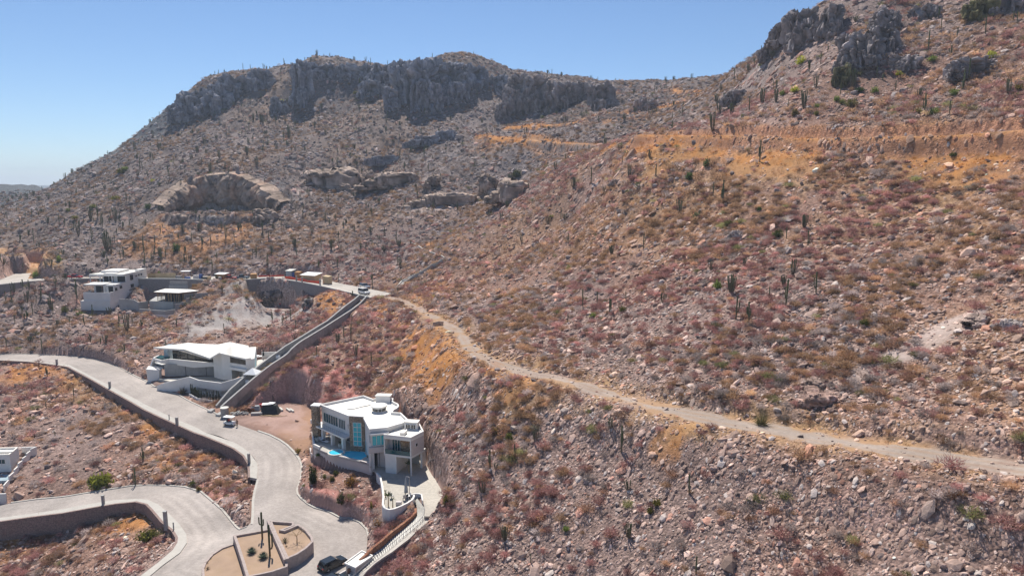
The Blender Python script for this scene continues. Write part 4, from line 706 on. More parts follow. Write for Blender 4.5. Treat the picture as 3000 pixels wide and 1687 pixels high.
# balcony slab, its rail and the columns under it
m = MB(); FW.box(m, -1.2, L_-.1, 7.1, 7.4, -2.0, 1.5); m.build('balcony', M['white'], V); m = MB()
for k in range(14): a = .2+k*(L_-.6)/13; m.tube([FW.pt(a, 7.4, 1.4), FW.pt(a, 8.25, 1.4)], .025, 5)
m.tube([FW.pt(.2, 8.25, 1.4), FW.pt(L_-.4, 8.25, 1.4)], .03, 5); m.build('railing', M['steel'], V)
for a in (1.6, 4.9, 8.6): m = MB(); FW.box(m, a-.3, a+.3, 4.0, 7.097, .5, 1.1); m.build('column', M['white'], V)
FI = Face(ins[0], ins[1]); win_s(FI, 2.0, 4.3, 4.65, 6.9, 3, 1, M['dark_glass'], name='glass_door'); win_s(FI, 5.2, 8.0, 4.65, 6.9, 4, 1, M['dark_glass'], name='glass_door')
win_s(FRq, .5, 1.8, 4.7, 7.0, 2, 1, M['teal_glass'], name='glass_door'); win_s(FRq, 5.6, 6.6, 8.4, 10.1, 1, 1, M['glass'])
# projecting window box and entrance recess
m = MB(); FQP.box(m, -.4, FQP.len+.3, 7.0, 8.0, -.2, .6); m.build('window_box', M['pale_wall'], V); win_s(FQP, .2, 2.5, 8.2, 10.0, 3, 1, M['teal_glass'], .05); m = MB(); FQP.box(m, -.2, FQP.len+.3, 10.35, 10.6, -.1, .9); m.build('canopy', M['white'], V)
FE = Face((-24.2,118.6), (-21.9,118.4)); win_s(FE, .4, 2.1, 3.95, 6.7, 2, 1, M['dark_glass'], .02, name='entrance_door', fm='dark'); m = MB(); FQP.box(m, -.45, -.1, 3.4, 7.0, -.3, .3); m.build('column', M['white'], V)
# right hand block: loggia above, open car port below
n_, m_, l_, k_, o2 = (-22.5,116.0),(-17.48,114.5),(-15.65,117.6),(-17.0,121.9),(-21.6,118.0); blk = [n_, m_, l_, k_, (-19.4,122.3), o2]; FN = Face(n_, m_); FM = Face(m_, l_)
MB().prism(blk, 6.95, 7.3).build('floor_slab', M['white'], V); MB().prism(blk, 10.05, 10.4).build('roof_slab', M['roof_white'], V); MB().wall([n_, m_, l_, k_, (-19.4,122.3)], .25, 10.403, 10.8).build('parapet', M['white'], V)
inn = [tuple((Vector(n_)-FN.n*1.6).to_tuple()), tuple((Vector(m_)-FN.n*1.6).to_tuple())]; FJ = Face(inn[0], inn[1])
MB().prism([(-22.0,117.5), tuple((FJ.pt(4.95,0)).to_tuple()[:2]), (-15.95,117.7), (-17.2,121.7), (-19.4,122.0), (-21.3,118.3)], 7.303, 10.047).build('upper_room', M['pale_wall'], V)
m = MB(); FM.box(m, .0, FM.len, 7.303, 10.047, -.2, 0.0); m.build('side_wall', M['pale_wall'], V); m = MB(); FN.box(m, 0, .2, 7.303, 10.047, -1.5, 0); FN.box(m, .2, .4, 3.3, 6.947, -1.5, -.1); FN.box(m, .2, 2.35, 3.3, 6.947, -5.0, 0.0); m.build('wall', M['white'], V)
m = MB(); FN.box(m, FN.len-.22, FN.len-.0, 3.6, 10.05, -.22, 0.02); m.build('column', M['white'], V); MB().box((-16.0,118.6,5.2), (.35,1.6,3.5), -.3).build('column', M['white'], V)
G2 = Face(FJ.pt(0, 0, .05), FJ.pt(FJ.len, 0, .05)); window(G2, (.9, 2.4, 7.35, 9.8), M['white'], V, 3, 1, .07, 'glass_door', .03, M['glass']); m = MB(); FJ.box(m, 2.5, 4.95, 7.31, 10.04, .02, .12); m.build('stone_panel', M['villa_stone_gold'], V)
m = MB(); FN.box(m, .22, FN.len-.22, 7.303, 8.1, -.05, -.02); m.build('glass_rail', M['glass'], V)
win_s(FM, 1.2, 1.75, 8.7, 9.3, 1, 1, M['dark_glass'], fr=.05); MB().prism([(-21.6,120.3),(-16.8,119.6),(-17.2,121.6),(-20.5,121.9)], 3.4, 6.94).build('wall', M['concrete'], V)
# roof boxes
def roof_box(poly, z0, z1, nm, mt='white'): MB().prism(poly, z0, z1).build(nm, M[mt], V); cx = sum(p[0] for p in poly)/4; cy = sum(p[1] for p in poly)/4; MB().prism([(cx+(p[0]-cx)*1.08, cy+(p[1]-cy)*1.08) for p in poly], z1+.002, z1+.12).build('roof_box_lid', M['roof_white'], V)
roof_box([(-27.2,133.2),(-24.3,133.0),(-24.2,134.5),(-27.0,134.8)], 10.96, 12.3, 'roof_box'); roof_box([(-19.4,119.6),(-17.0,119.2),(-16.8,120.6),(-19.2,121.0)], 10.41, 11.7, 'roof_box'); FB = Face((-19.4,119.58), (-17.0,119.18)); win_s(FB, .3, 1.1, 10.55, 11.4, 2, 1, M['dark_glass'], .02, name='grille'); win_s(FB, 1.3, 2.1, 10.55, 11.4, 2, 1, M['dark_glass'], .02, name='grille')
cc = Vector((*at_z(ZA(1103,345), 11.3)[:2], 0)); MB().tube([cc+Vector((0,0,10.96)), cc+Vector((0,0,11.9))], 1.25, 24).build('skylight', M['white'], V); MB().tube([cc+Vector((0,0,11.903)), cc+Vector((0,0,12.15))], 1.55, 24).build('skylight_cap', M['roof_white'], V); m = MB()
for a in np.linspace(-2.9, -.2, 6): m.box(cc+Vector((1.25*math.cos(a), 1.25*math.sin(a), 11.45)), (.55,.12,.5), a+math.pi/2)
m.build('skylight_pane', M['dark_glass'], V); m = MB(); m.tube([Vector((*at_z(ZA(*q), 10.98)[:2], 11.02)) for q in ((690,347),(780,340),(900,310),(990,292))], .06, 5); m.tube([Vector((*at_z(ZA(*q), 10.5)[:2], 10.45)) for q in ((1220,567),(1330,566),(1430,560))], .05, 5); m.build('roof_pipe', M['steel'], V)
MB().prism(zp(ZA, 10.41, (1365,690),(1370,670),(1460,640),(1462,655),(1420,690)), 10.41, 11.0).build('roof_box', M['white'], V)
# terrace, pool, planter wall
TER = [tuple(at_z(ZA(*q), 4.6))[:2] for q in ((250,600),(236,680),(243,760),(258,835),(330,870),(420,908),(560,942),(720,985),(850,1012),(930,1035),(1000,1062))]
terr = thing('terrace', 'white curved pool terrace with tall pale retaining wall in front of the villa', 'terrace', (-33, 122, 2)); MB().prism(TER+[(-25.2,116.6), q_, (-26.9,123.4),(-30.6,123.9), tuple(ins[1]), tuple(ins[0]), (-38.5,130.5)], 4.3, 4.6).build('deck', M['pad'], terr)
MB().wall(TER, .3, 1.2, 4.75).build('wall', M['pale_wall'], terr); MB().wall(TER[:5], .3, 4.753, 5.25).build('parapet', M['white'], terr); m = MB(); _T = [Vector((*q, 0)) for q in TER[4:7]]
for a in range(2):
    for k in range(7): m.tube([_T[a].lerp(_T[a+1], k/7)+Vector((.2,.2,4.7)), _T[a].lerp(_T[a+1], k/7)+Vector((.2,.2,5.6))], .025, 5)
m.tube([q+Vector((.2,.2,5.6)) for q in _T], .03, 5); m.build('railing', M['steel'], terr)
PL = zp(ZA, 4.64, (572,937),(655,890),(765,876),(910,893),(945,948),(850,1003)); pool = thing('swimming_pool', 'bright blue angular swimming pool on the villa terrace', 'pool', tuple(PL[0])); MB().prism(PL, 4.5, 4.64).build('water', M['pool_water'], pool); MB().wall(P2(PL), .3, 4.45, 4.69, True).build('coping', M['concrete_light'], pool)
jc = Vector(at_z(ZA(550, 905), 4.7)); hot = thing('hot_tub', 'small round hot tub beside the blue pool', 'hot tub', jc); ring = [(jc.x+1.3*math.cos(a), jc.y+1.3*math.sin(a)) for a in np.linspace(0, 6.283, 17)[:-1]]; MB().prism(ring, 4.5, 4.83).build('water', M['pool_water'], hot); MB().wall(ring, -.3, 4.45, 4.9, True).build('rim', M['concrete_light'], hot)
PWA = [tuple(at_z(ZA(*q), 3.0))[:2] for q in ((205,840),(222,912),(300,942),(410,978),(515,1016))]; MB().wall(PWA, .3, .8, 3.0).build('planter_wall', M['pale_wall'], terr)
for x, y, s, k in ((300,745,.9,0),(598,780,1.0,1),(290,820,.5,0),(965,985,1.3,2),(1000,1000,1.0,2)):
    pass
# drive terrace wall, stair, ramp edge, pump house
dw = thing('terrace_wall', 'smooth white curved wall around the driveway terrace below the villa', 'wall', (-26, 108, 2)); DP = at_z(np.array(L(ZK,(575,20),(622,70),(648,200),(664,350),(655,452),(672,492),(708,520),(760,530),(830,518),(930,478),(1010,440),(1085,390),(1110,345),(1108,316),(1060,306),(1010,318)), float), 4.3); DP = resample(DP, .8)
MB().wall(P2(DP), .28, .3, 4.3).build('wall', M['white'], dw)
_l = resample(at_z(np.array(STl, float), np.linspace(3.6, .1, len(STl))), .25); _r = resample(at_z(np.array(RAMP, float), _zr), .25)
def even(P, n):
    d = np.r_[0, np.cumsum(np.linalg.norm(np.diff(P, axis=0), axis=1))]; t = np.linspace(0, d[-1], n); return np.stack([np.interp(t, d, P[:, i]) for i in range(3)], -1)
A, B = even(_l, 50), even(_r, 50); gs = thing('garden_stair', 'curving pale garden stair with many broad steps beside the driveway ramp', 'stair', tuple(A[25])); m = MB()
for k in range(49):
    z = 3.75-(3.6)*k/48; q = [A[k], A[k+1]*.66+A[k]*.34, B[k+1]*.66+B[k]*.34, B[k]]; w = [Vector((p[0], p[1], 0)) for p in q]
    if (w[1]-w[0]).cross(w[2]-w[0]).z < 0: w = w[::-1]
    m.hexa([p+Vector((0,0,z-.5)) for p in w], [p+Vector((0,0,z)) for p in w])
m.build('steps', M['concrete_light'], gs); m = MB()
for k in range(49):
    z = 3.75-3.6*(k+1)/48-.02; q = [A[k], A[k+1], B[k+1], B[k]]; w = [Vector((p[0], p[1], 0)) for p in q]
    if (w[1]-w[0]).cross(w[2]-w[0]).z < 0: w = w[::-1]
    m.hexa([p+Vector((0,0,z-.6)) for p in w], [p+Vector((0,0,z)) for p in w])
m.build('riser_shade', M['block_dark'], gs); m = MB(); rp = [Vector((p[0], p[1], 3.75-3.6*k/49)) for k, p in enumerate(B)]  # dark slab between the treads stands in for the risers' shade
for k in range(0, 50, 2): m.tube([rp[k]-Vector((0,0,.3)), rp[k]+Vector((0,0,.55))], .035, 5)
m.tube([p+Vector((0,0,.55)) for p in rp], .04, 5); m.build('handrail', M['block'], gs)
MB().wall(P2(at_z(np.array(L(ZK,(1075,318),(1110,308),(1160,308),(1195,318),(1208,400)), float), 4.4)), .2, 3.3, 4.4).build('wall', M['white'], gs)
MB().wall(P2(A[8:46]), -.4, [p[2]-2 for p in A[8:46]], [p[2]+.9*min(1, (46-k)/20)*min(1, k/8+.3) for k, p in enumerate(A[8:46])]).build('stone_cheek', M['red_stone'], gs)
PH = zp(ZK, 1.5, (158,1268),(378,1108),(512,1168),(290,1325)); ph = thing('pump_house', 'small white flat roofed box building beside the foot of the garden stair', 'utility box', tuple(PH[0])); MB().prism(P2(PH), -.3, 1.4).build('wall', M['pale_wall'], ph); MB().wall(P2(PH), .18, 1.403, 1.6, True).build('parapet', M['white'], ph); MB().prism(P2(PH), 1.402, 1.44).build('roof', M['roof_white'], ph)
lw = at_z(np.array(L(ZK,(-90,1505),(160,1368)), float), .9); tag(MB().wall(P2(lw), .25, -.3, .9).build('low_wall', M['pale_wall']), 'low pale pink wall between the parked dark cars and the white box', 'wall')
# drive kerb wall right of the driveway
# ------------------------------------------------------------------ the angular white house by the stairway
mh = thing('angular_house', 'angular white modern house with a folded white roof beside the stairway', 'house', (-82, 180, 3))
def V3(f, x, y, z): return Vector(at_z(f(x, y), z))
RT = [V3(ZB, *q) for q in ((100,297,11.0),(470,322,10.9),(955,460,9.6),(1100,377,10.8),(1300,426,10.2),(1500,468,9.8),(1582,455,9.8),(1540,270,11.6),(1430,248,12.0),(1260,215,12.4),(1030,260,11.2),(620,225,12.0))]
mid1, mid2 = V3(ZB, 560, 325, 11.3), V3(ZB, 1000, 330, 10.9); m = MB(); th = Vector((0,0,-.38))
tris = [(0,1,11),(1,12,11),(1,2,12),(2,13,12),(12,13,10),(12,10,11),(2,3,13),(3,4,13),(4,9,13),(13,9,10),(4,5,8),(4,8,9),(5,6,7),(5,7,8)]
vv = RT+[mid1, mid2]; vv2 = [p+th for p in vv]; n0 = len(vv); m.add(vv+vv2, tris+[tuple(n0+i for i in t[::-1]) for t in tris]+[(i, n0+i, n0+(i+1) % 12, (i+1) % 12) for i in range(12)]); m.build('roof', M['roof_white'], mh)
# upper floor under the left roof wing
bt = [V3(ZB, *q) for q in ((105,462,7.5),(215,492,7.5),(340,471,7.6),(700,505,7.3),(1060,540,7.0))]; bb = [V3(ZB, *q) for q in ((120,480,6.9),(200,505,6.6),(350,540,6.2),(800,582,5.5),(1060,570,6.2))]
m = MB()
for i in range(4):
    a, b = Vector((*bt[i][:2], bb[i].z)), Vector((*bt[i+1][:2], bb[i+1].z)); c, d = bt[i], bt[i+1]; o = Vector((0, .35, 0)); m.hexa([a, b, b+o, a+o], [c, d, d+o, c+o])
m.build('balcony_band', M['white'], mh)
m = MB(); m.prism([(p.x, p.y+.3) for p in bt]+[(-78.5,187.5),(-95,189)], 6.0, 6.3); m.build('floor_slab', M['white'], mh)
FG = Face((-93.2, 185.2), (-79.6, 182.6)); g = MB(); FG.box(g, 0, FG.len, 6.303, 10.2, -.1, 0); g.build('glass_wall', M['dark_glass'], mh); m = MB()
for k in range(1, 6): FG.box(m, FG.len*k/6-.05, FG.len*k/6+.05, 6.303, 10.2, .002, .08)
m.build('mullion', M['dark'], mh); MB().box((-94.6,186.0,8.3), (1.2,2.4,4.0), -.15).build('glass_corner', M['blue_shed'], mh)
m = MB(); m.prism([(-92.8,185.6),(-79.5,183.0),(-76,188),(-91,190)], 2.4, 9.9); m.build('core', M['pale_wall'], mh)
# middle white fin and right wing
m = MB(); fa, fb = V3(ZB, 1000, 470, 9.4), V3(ZB, 1190, 425, 9.8)
m.prism([(-79.3,178.8),(-76.0,176.4),(-73.4,175.9),(-73.0,181),(-78.6,183)], 3.2, [9.35,10.2,9.7,10.2,9.6]); m.build('wall', M['white'], mh)
m = MB(); m.prism([(-73.3,175.8),(-68.5,173.4),(-66.8,174.8),(-68.9,182),(-73.0,182)], [6.9,6.1,6.3,6.6,6.6], [9.9,9.4,9.4,10.8,10.6]); m.build('right_wing', M['white'], mh)
FW2 = Face((-73.3,175.8), (-68.5,173.4)); window(FW2, FW2.rect(ZB(1205,425), ZB(1500,560)), M['dark'], mh, 3, 1, .06, 'window', .02, M['dark_glass'])
m = MB(); FW2.box(m, -.4, FW2.len+.3, 6.3, 7.0, .0, .5); m.build('sill_band', M['white'], mh)
MB().prism([(-72.5,178.5),(-69.3,176.8),(-69,184),(-72.5,184)], 2.8, 6.1).build('undercroft', M['concrete'], mh)
# garage front of boarded concrete
FC = Face((-93.9, 180.6), (-79.6, 182.2)); m = MB(); FC.box(m, .5, FC.len-.2, 2.9, 6.3, -.3, 0); m.build('garage_front', M['board_concrete'], mh); m = MB()
for k in range(1, 34): a = .5+k*(FC.len-.9)/34; FC.box(m, a-.03, a+.03, 3.3, 6.0, .002, .05)
m.build('board_ribs', M['block'], mh); m = MB(); FC.box(m, 5.9, 6.02, 3.0, 6.1, .052, .09); FC.box(m, 11.2, 11.32, 3.0, 6.1, .052, .09); m.build('door_seam', M['dark'], mh)
wl = [V3(ZB, 75, 830, 2.6), V3(ZB, 185, 800, 2.7)]; m = MB(); m.hexa([Vector(q) for q in ((-96.8,178.2,2),(-94.3,179.2,2),(-94.3,180.5,2),(-97.2,180.5,2))], [Vector(q) for q in ((-97.2,178.6,5.5),(-94.3,179.6,5.0),(-94.3,181.0,5.0),(-98.0,181.4,5.7))]); m.build('left_fin', M['white'], mh)
m = MB(); m.hexa([Vector(q) for q in ((-98.2,182.0,5.0),(-97.7,181.7,5.0),(-97.7,186,5.0),(-98.2,186,5.0))], [Vector(q) for q in ((-97.6,183.2,7.5),(-97.2,182.9,7.5),(-97.2,186,7.5),(-97.6,186,7.5))]); m.build('left_fin', M['white'], mh); MB().prism([(-97.8,182.1),(-94.2,181.4),(-93.8,184),(-97.6,186)], 4.9, 5.3).build('floor_slab', M['white'], mh); MB().prism([(-97.0,183.6),(-94.2,182.8),(-93.8,185),(-97,186.5)], 5.303, 7.4).build('glass_corner', M['glass'], mh)
MB().prism([(p[0], p[1]) for p in ((-94.5,178.9),(-80.5,181.9),(-72.6,178.5),(-70.5,175.6),(-76,173.2),(-83.5,176),(-90,176.4))], 2.0, 2.85).build('forecourt', M['pad'], mh)
m = MB(); m.tube([Vector((-80.0,180.6,2.85)), Vector((-79.9,180.5,6.4))], .1, 8); m.build('column', M['white'], mh)
# garden wall in front
gw = thing('garden_wall', 'tall white angled garden wall in front of the angular white house', 'wall', (-80, 173, 2)); GP = [Vector(q) for q in GPW]
P = [Vector((q.x, q.y)) for q in GP]; MB().wall(P2(P), .3, [1.4,1.2,.6,.4,.2,1.0], [q.z for q in GP]).build('wall', M['white'], gw); MB().prism(P2(GP[2:])+[(-69,174.5),(-79,178.5)], 2.0, 2.95).build('yard', M['pad'], mh)
pw = [V3(ZB, *q) for q in ((635,995,1.9),(760,1065,1.7),(1055,1112,1.5))]; P = resample(pw, 1); tag(MB().wall(P2(P), .25, [q[2]-1.6 for q in P], [q[2] for q in P]).build('planter_edge', M['white']), 'low white planter edge holding the cactus row below the garden wall', 'planter edge')
rw = thing('pool_court', 'small walled pool court with loungers behind the angular white house', 'terrace', (-66, 178, 5)); CP4 = [V3(ZB, *q) for q in ((1590,640,6.1),(1900,430,6.3),(1620,355,6.6),(1560,470,6.3))]
MB().prism([(-70.2,175.0),(-66.2,173.2),(-61.2,184.6),(-66,188),(-70,186)], 3.0, 6.2).build('deck', M['pad'], rw); MB().wall([(-61.6,184.8),(-66.0,188.1),(-69.6,187.5)], -.25, 6.203, 7.9).build('wall', M['white'], rw); MB().prism([(-68.0,176.8),(-64.9,176.4),(-63.6,179.4),(-66.2,180.2)], 6.203, 6.25).build('pool', M['pool_water'], rw)
u = V3(ZB, 1770, 470, 6.25); t = thing('patio_umbrella', 'folded dark green umbrella by the small pool of the angular house', 'umbrella', u); MB().tube([u, u+Vector((0,0,2.5))], .04, 6).build('pole', M['steel'], t); MB().tube([u+Vector((0,0,.9)), u+Vector((0,0,1.4)), u+Vector((0,0,2.7))], [.28,.24,.03], 8).build('canopy', M['tarp_black'], t)
for x, y, lb in ((1700,452,'white lounger nearest the small pool of the angular house'),(1735,440,'white lounger between the small pool and the folded green umbrella')):
    u = V3(ZB, x, y, 6.25); t = thing('sun_lounger', lb, 'sun lounger', u); MB().box(u+Vector((0,0,.3)), (1.9,.65,.1), .5).build('seat', M['canopy_white'], t); MB().box(u+Vector((-.75,-.4,.5)), (.7,.65,.08), .5, .1).build('backrest', M['canopy_white'], t)

# ------------------------------------------------------------------ unpainted white hillside house
wh = thing('hillside_house', 'unfinished white four level hillside house stepping down from the upper road', 'house', (-145, 245, 12))
lo = [(-149.6,238.4),(-140.2,238.4),(-140.0,262),(-149.6,262)]; MB().prism([(-150.6,238.0),(-140.25,238.0),(-140.1,241),(-150.4,241)], 8.5, 13.9).build('base', M['white'], wh); MB().prism(lo, 9.5, 15.5).build('lower_storey', M['white'], wh); MB().wall([(-140.2,240.6),(-140.2,238.4),(-149.6,238.4),(-149.6,242.6)], -.25, 15.503, 16.75).build('parapet', M['white'], wh)
FT = Face((-149.3,241.6), (-141.0,241.6)); MB().prism([(-147.3,241.8),(-140.25,241.8),(-140.25,250),(-147.3,250)], 15.503, 19.0).build('terrace_room', M['white'], wh); MB().prism([(-150.3,240.2),(-143.6,240.2),(-143.6,246),(-150.3,246)], 19.003, 19.35).build('slab', M['white'], wh)
m = MB(); m.hexa([Vector(q) for q in ((-140.45,241.0,15.5),(-140.2,241.0,15.5),(-140.2,250.5,15.5),(-140.45,250.5,15.5))], [Vector(q) for q in ((-140.45,241.0,19.2),(-140.2,241.0,19.2),(-140.2,250.5,17.0),(-140.45,250.5,17.0))]); m.build('side_wall', M['white'], wh)
def opening(par, F, a0, a1, z0, z1, mt='unlit_dark', o=.03, nm='opening'): m = MB(); F.box(m, a0, a1, z0, z1, -.4, o); return m.build(nm, M[mt], par)  # solid block; shade of the unlit room is put into its colour
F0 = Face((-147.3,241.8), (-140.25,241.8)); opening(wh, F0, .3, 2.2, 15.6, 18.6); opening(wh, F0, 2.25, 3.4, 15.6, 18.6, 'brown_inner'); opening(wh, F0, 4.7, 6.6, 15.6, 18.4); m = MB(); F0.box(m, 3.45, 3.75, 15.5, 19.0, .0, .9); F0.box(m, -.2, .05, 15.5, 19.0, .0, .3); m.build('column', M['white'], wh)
up = [(-152.6,247.5),(-140.2,247.5),(-139.4,262),(-152.0,262)]; MB().prism([(-148.8,249.2),(-140.22,249.2),(-139.45,262),(-148.8,262)], 16, 21.3).build('upper_storey', M['white'], wh); MB().prism(up, 21.303, 21.8).build('roof', M['roof_white'], wh)
FU = Face((-148.8,249.2), (-140.22,249.2)); opening(wh, FU, .5, 2.2, 19.0, 21.0); opening(wh, FU, 2.4, 4.0, 19.0, 21.1, 'unlit_dark'); opening(wh, FU, 3.2, 4.0, 19.0, 21.1, 'brown_inner', .06); opening(wh, FU, 5.4, 8.2, 18.6, 21.1); m = MB()
for a in (-3.6, 0, 4.3): FU.box(m, a-.13, a+.13, 18.9, 21.3, 1.35, 1.6)
FU.box(m, -3.8, 6.2, 18.3, 18.9, .2, 1.7); m.build('column', M['white'], wh)
m = MB(); FU.box(m, 4.6, 8.5, 17.4, 18.3, .05, .2); m.build('balcony_band', M['white'], wh)
FS = Face((-140.2,238.4), (-139.6,260)); FS.n = Vector((1, 0)) if FS.n.x < 0 else FS.n
for a, z, w, h in ((3.6,16.9,.9,1.0),(6.6,17.2,.9,1.0),(13.3,19.3,.35,1.9),(14.1,19.3,.35,1.9),(13.3,16.6,.35,1.2),(14.2,16.6,.35,1.2),(16.7,20.2,.6,.4),(18.4,20.2,.5,.7),(20.0,20.2,.5,.7)): opening(wh, FS, a-w/2, a+w/2, z, z+h, 'unlit_dark', .24, 'window')
MB().prism([(-151.5,253),(-144.6,252.5),(-144.4,259),(-151,260)], 21.803, 22.6).build('roof_room', M['white'], wh); MB().prism([(-148.5,249.5),(-144,249.3),(-144,251.5),(-148.5,251.8)], 21.804, 22.1).build('roof_box', M['white'], wh); MB().wall(up, .25, 21.806, 22.0, True).build('parapet', M['roof_white'], wh); MB().prism([(-141.6,258),(-139.5,258),(-139.4,262),(-141.6,262)], 21.805, 22.4).build('roof_room', M['white'], wh)
def rough_wall(nm, lb, P, z0, z1, mt='concrete', th=.25, cat='wall'):
    return tag(MB().wall(P2(P), th, z0, z1).build(nm, M[mt]), lb, cat)
rough_wall('lot_wall', 'low grey concrete wall joining the white hillside house to the next lot', [Z[:2] for Z in (tuple(at_z(ZC(940,640), 15.0)), tuple(at_z(ZC(1180,650), 14.8)), tuple(at_z(ZC(1260,700), 14.0)), tuple(at_z(ZC(1420,690), 13.5)))], [11,11,10.5,10.5], [14.9,14.6,13.9,13.6], 'concrete')
# ------------------------------------------------------------------ the concrete house under construction
uh = thing('construction_house', 'grey concrete house under construction with a white propped roof slab', 'house', (-117, 235, 12)); SL = [tuple(at_z(ZC(*q), 17.6)) for q in ((1510,532),(1920,548),(2260,512),(2100,490),(1700,478))]
MB().prism(SL, 17.25, 17.6).build('roof_slab', M['roof_white'], uh); m = MB(); m.wall(P2(SL), -.06, 17.2, 17.5, True); m.build('shuttering', M['rust'], uh)
FL_ = [tuple(at_z(ZC(*q), 14.4)) for q in ((1440,670),(1830,690),(1905,680),(2045,670),(2240,560),(1550,600))]; MB().prism(P2(FL_), 9.5, 14.2).build('lower_storey', M['concrete'], uh); cen = Vector((sum(p[0] for p in SL)/5, sum(p[1] for p in SL)/5)); m = MB(); random.seed(5)
for i in range(5):
    a, b = Vector(SL[i][:2]), Vector(SL[(i+1) % 5][:2])
    for k in range(9): q = (a.lerp(b, k/9)).lerp(cen, random.uniform(.05, .4)); MB().box((q.x, q.y, 15.72), (.13, .13, 3.06)).build('prop', M['wood'], uh)
inr = [tuple(Vector(p[:2]).lerp(cen, .45)) for p in SL]; MB().prism(inr, 14.203, 17.24).build('shaded_core', M['unlit_dark'], uh); rw_ = [Vector(SL[1][:2]).lerp(cen, .12), Vector(SL[2][:2]).lerp(cen, .1)]; MB().wall([tuple(rw_[0].lerp(rw_[1], .3)), tuple(rw_[1])], .2, 14.203, 17.24).build('block_wall', M['block'], uh)  # solid dark core stands in for the shade under the slab
W1 = [tuple(at_z(ZC(*q), 12.6)) for q in ((1275,800),(1700,842),(1865,822))]; MB().wall(P2(W1), .3, 7.0, [12.4,12.6,12.7]).build('front_wall', M['concrete'], uh); MB().wall([(p[0]+(.03 if i == 2 else 0), p[1]-.04) for i, p in enumerate(W1)], .02, 7.0, 11.2).build('front_render', M['white'], uh)
W2 = [tuple(at_z(ZC(*q), 13.6)) for q in ((1440,708),(1780,722))]; MB().wall(P2(W2), .3, 9, 13.7).build('block_wall', M['block'], uh); MB().wall(P2(W2), .34, 13.703, 13.85).build('coping', M['concrete_light'], uh); MB().prism(P2(W1)+[(-108,236),(-122,238)], 9, 11.4).build('terrace', M['concrete'], uh)
W3 = [tuple(at_z(ZC(*q), z)) for q, z in (((1865,780),13.6),((1965,725),14.6),((2050,690),15.2),((2200,600),16.4),((2400,530),17.6))]
st = thing('stepped_wall', 'stepped grey block wall climbing beside the house under construction', 'wall', W3[2])
for i in range(4): MB().wall([W3[i][:2], W3[i+1][:2]], .25, W3[i][2]-4, W3[i+1][2]-.1*i).build('wall', M['block'], st)
ZP = crop(430, 780, 12.076)
for q, lb, mt, z0, z1 in (((790,830,1450,830),'plain grey formed concrete wall behind the propped roof slab','concrete',14.5,18.2),((820,655,1440,640),'darker grey concrete wall under the upper road behind the grey formed wall','block',16.5,19.6),((1600,745,1950,760),'orange plywood shuttering panel against the upper road wall','ply_orange',16.2,18.6),((1960,770,2240,760),'black mesh sheet hung on the upper road wall beside the orange shuttering','tarp_black',16.0,18.8)):
    a, b = at_d(ZP(q[0], q[1]), 249), at_d(ZP(q[2], q[3]), 248.5); rough_wall('panel' if 'panel' in lb or 'sheet' in lb else 'formed_wall', lb, [a, b], z0, z1, mt, .2, 'panel' if 'panel' in lb or 'sheet' in lb else 'wall')
# ------------------------------------------------------------------ house at the lower left edge
ZO = crop(0, 1280, 6.588); lh = thing('edge_house', 'white flat roofed house cut off by the left edge of the photo', 'house', (-108, 138, -4)); rc = [tuple(at_z(ZO(*q), -1.0))[:2] for q in ((182,332),(352,190))]; dx = Vector((-14, -1.0)); RP = [rc[0], rc[1], tuple(Vector(rc[1])+dx), tuple(Vector(rc[0])+dx)]
MB().prism(RP, -7, -1.35).build('wall', M['white'], lh); MB().wall(RP, .3, -1.347, -1.0, True).build('parapet', M['roof_white'], lh); MB().wall([tuple(Vector(rc[0]).lerp(Vector(rc[1]), .33)), tuple(Vector(rc[0]).lerp(Vector(rc[1]), .33)+dx)], .3, -1.346, -.8).build('roof_beam', M['roof_white'], lh)
FLH = Face(RP[3], RP[0]); window(FLH, FLH.rect(ZO(-40,430), ZO(105,510)), M['white'], lh, 2, 1, .06, 'window', .02, M['glass']); MB().prism([tuple(Vector(rc[0])+Vector((1.5,-.1))), tuple(Vector(rc[0])+dx), tuple(Vector(rc[0])+dx+Vector((0,-4))), tuple(Vector(rc[0])+Vector((1.8,-4)))], -8, -4.9).build('terrace', M['blue_shed'], lh)
bw = thing('boundary_wall', 'white stepped boundary wall descending to the lower road at the left edge', 'wall', (-101, 134, -4)); bp = [((690,190),-2.0),((600,255),-2.3),((525,350),-2.7),((450,440),-3.1),((365,550),-3.6),((290,660),-4.0),((190,805),-4.6),((90,980),-5.2),((105,1095),-5.0)]; Q = [Vector(at_z(ZO(*p), z)) for p, z in bp]
for i in range(7): MB().wall([tuple(Q[i][:2]), tuple(Q[i+1][:2])], -.25, Q[i+1].z-2.6, Q[i].z).build('wall_step', M['white'], bw)
MB().wall([tuple(at_z(ZO(410,205), -2.1))[:2], tuple(Q[0][:2])], .25, -5, -2.0).build('end_wall', M['white'], bw); e0 = Vector(at_z(ZO(105,1090), -4.4)); MB().wall([(e0.x-9, e0.y-.6), (e0.x, e0.y)], .25, -8, -4.4).build('end_wall', M['white'], bw)

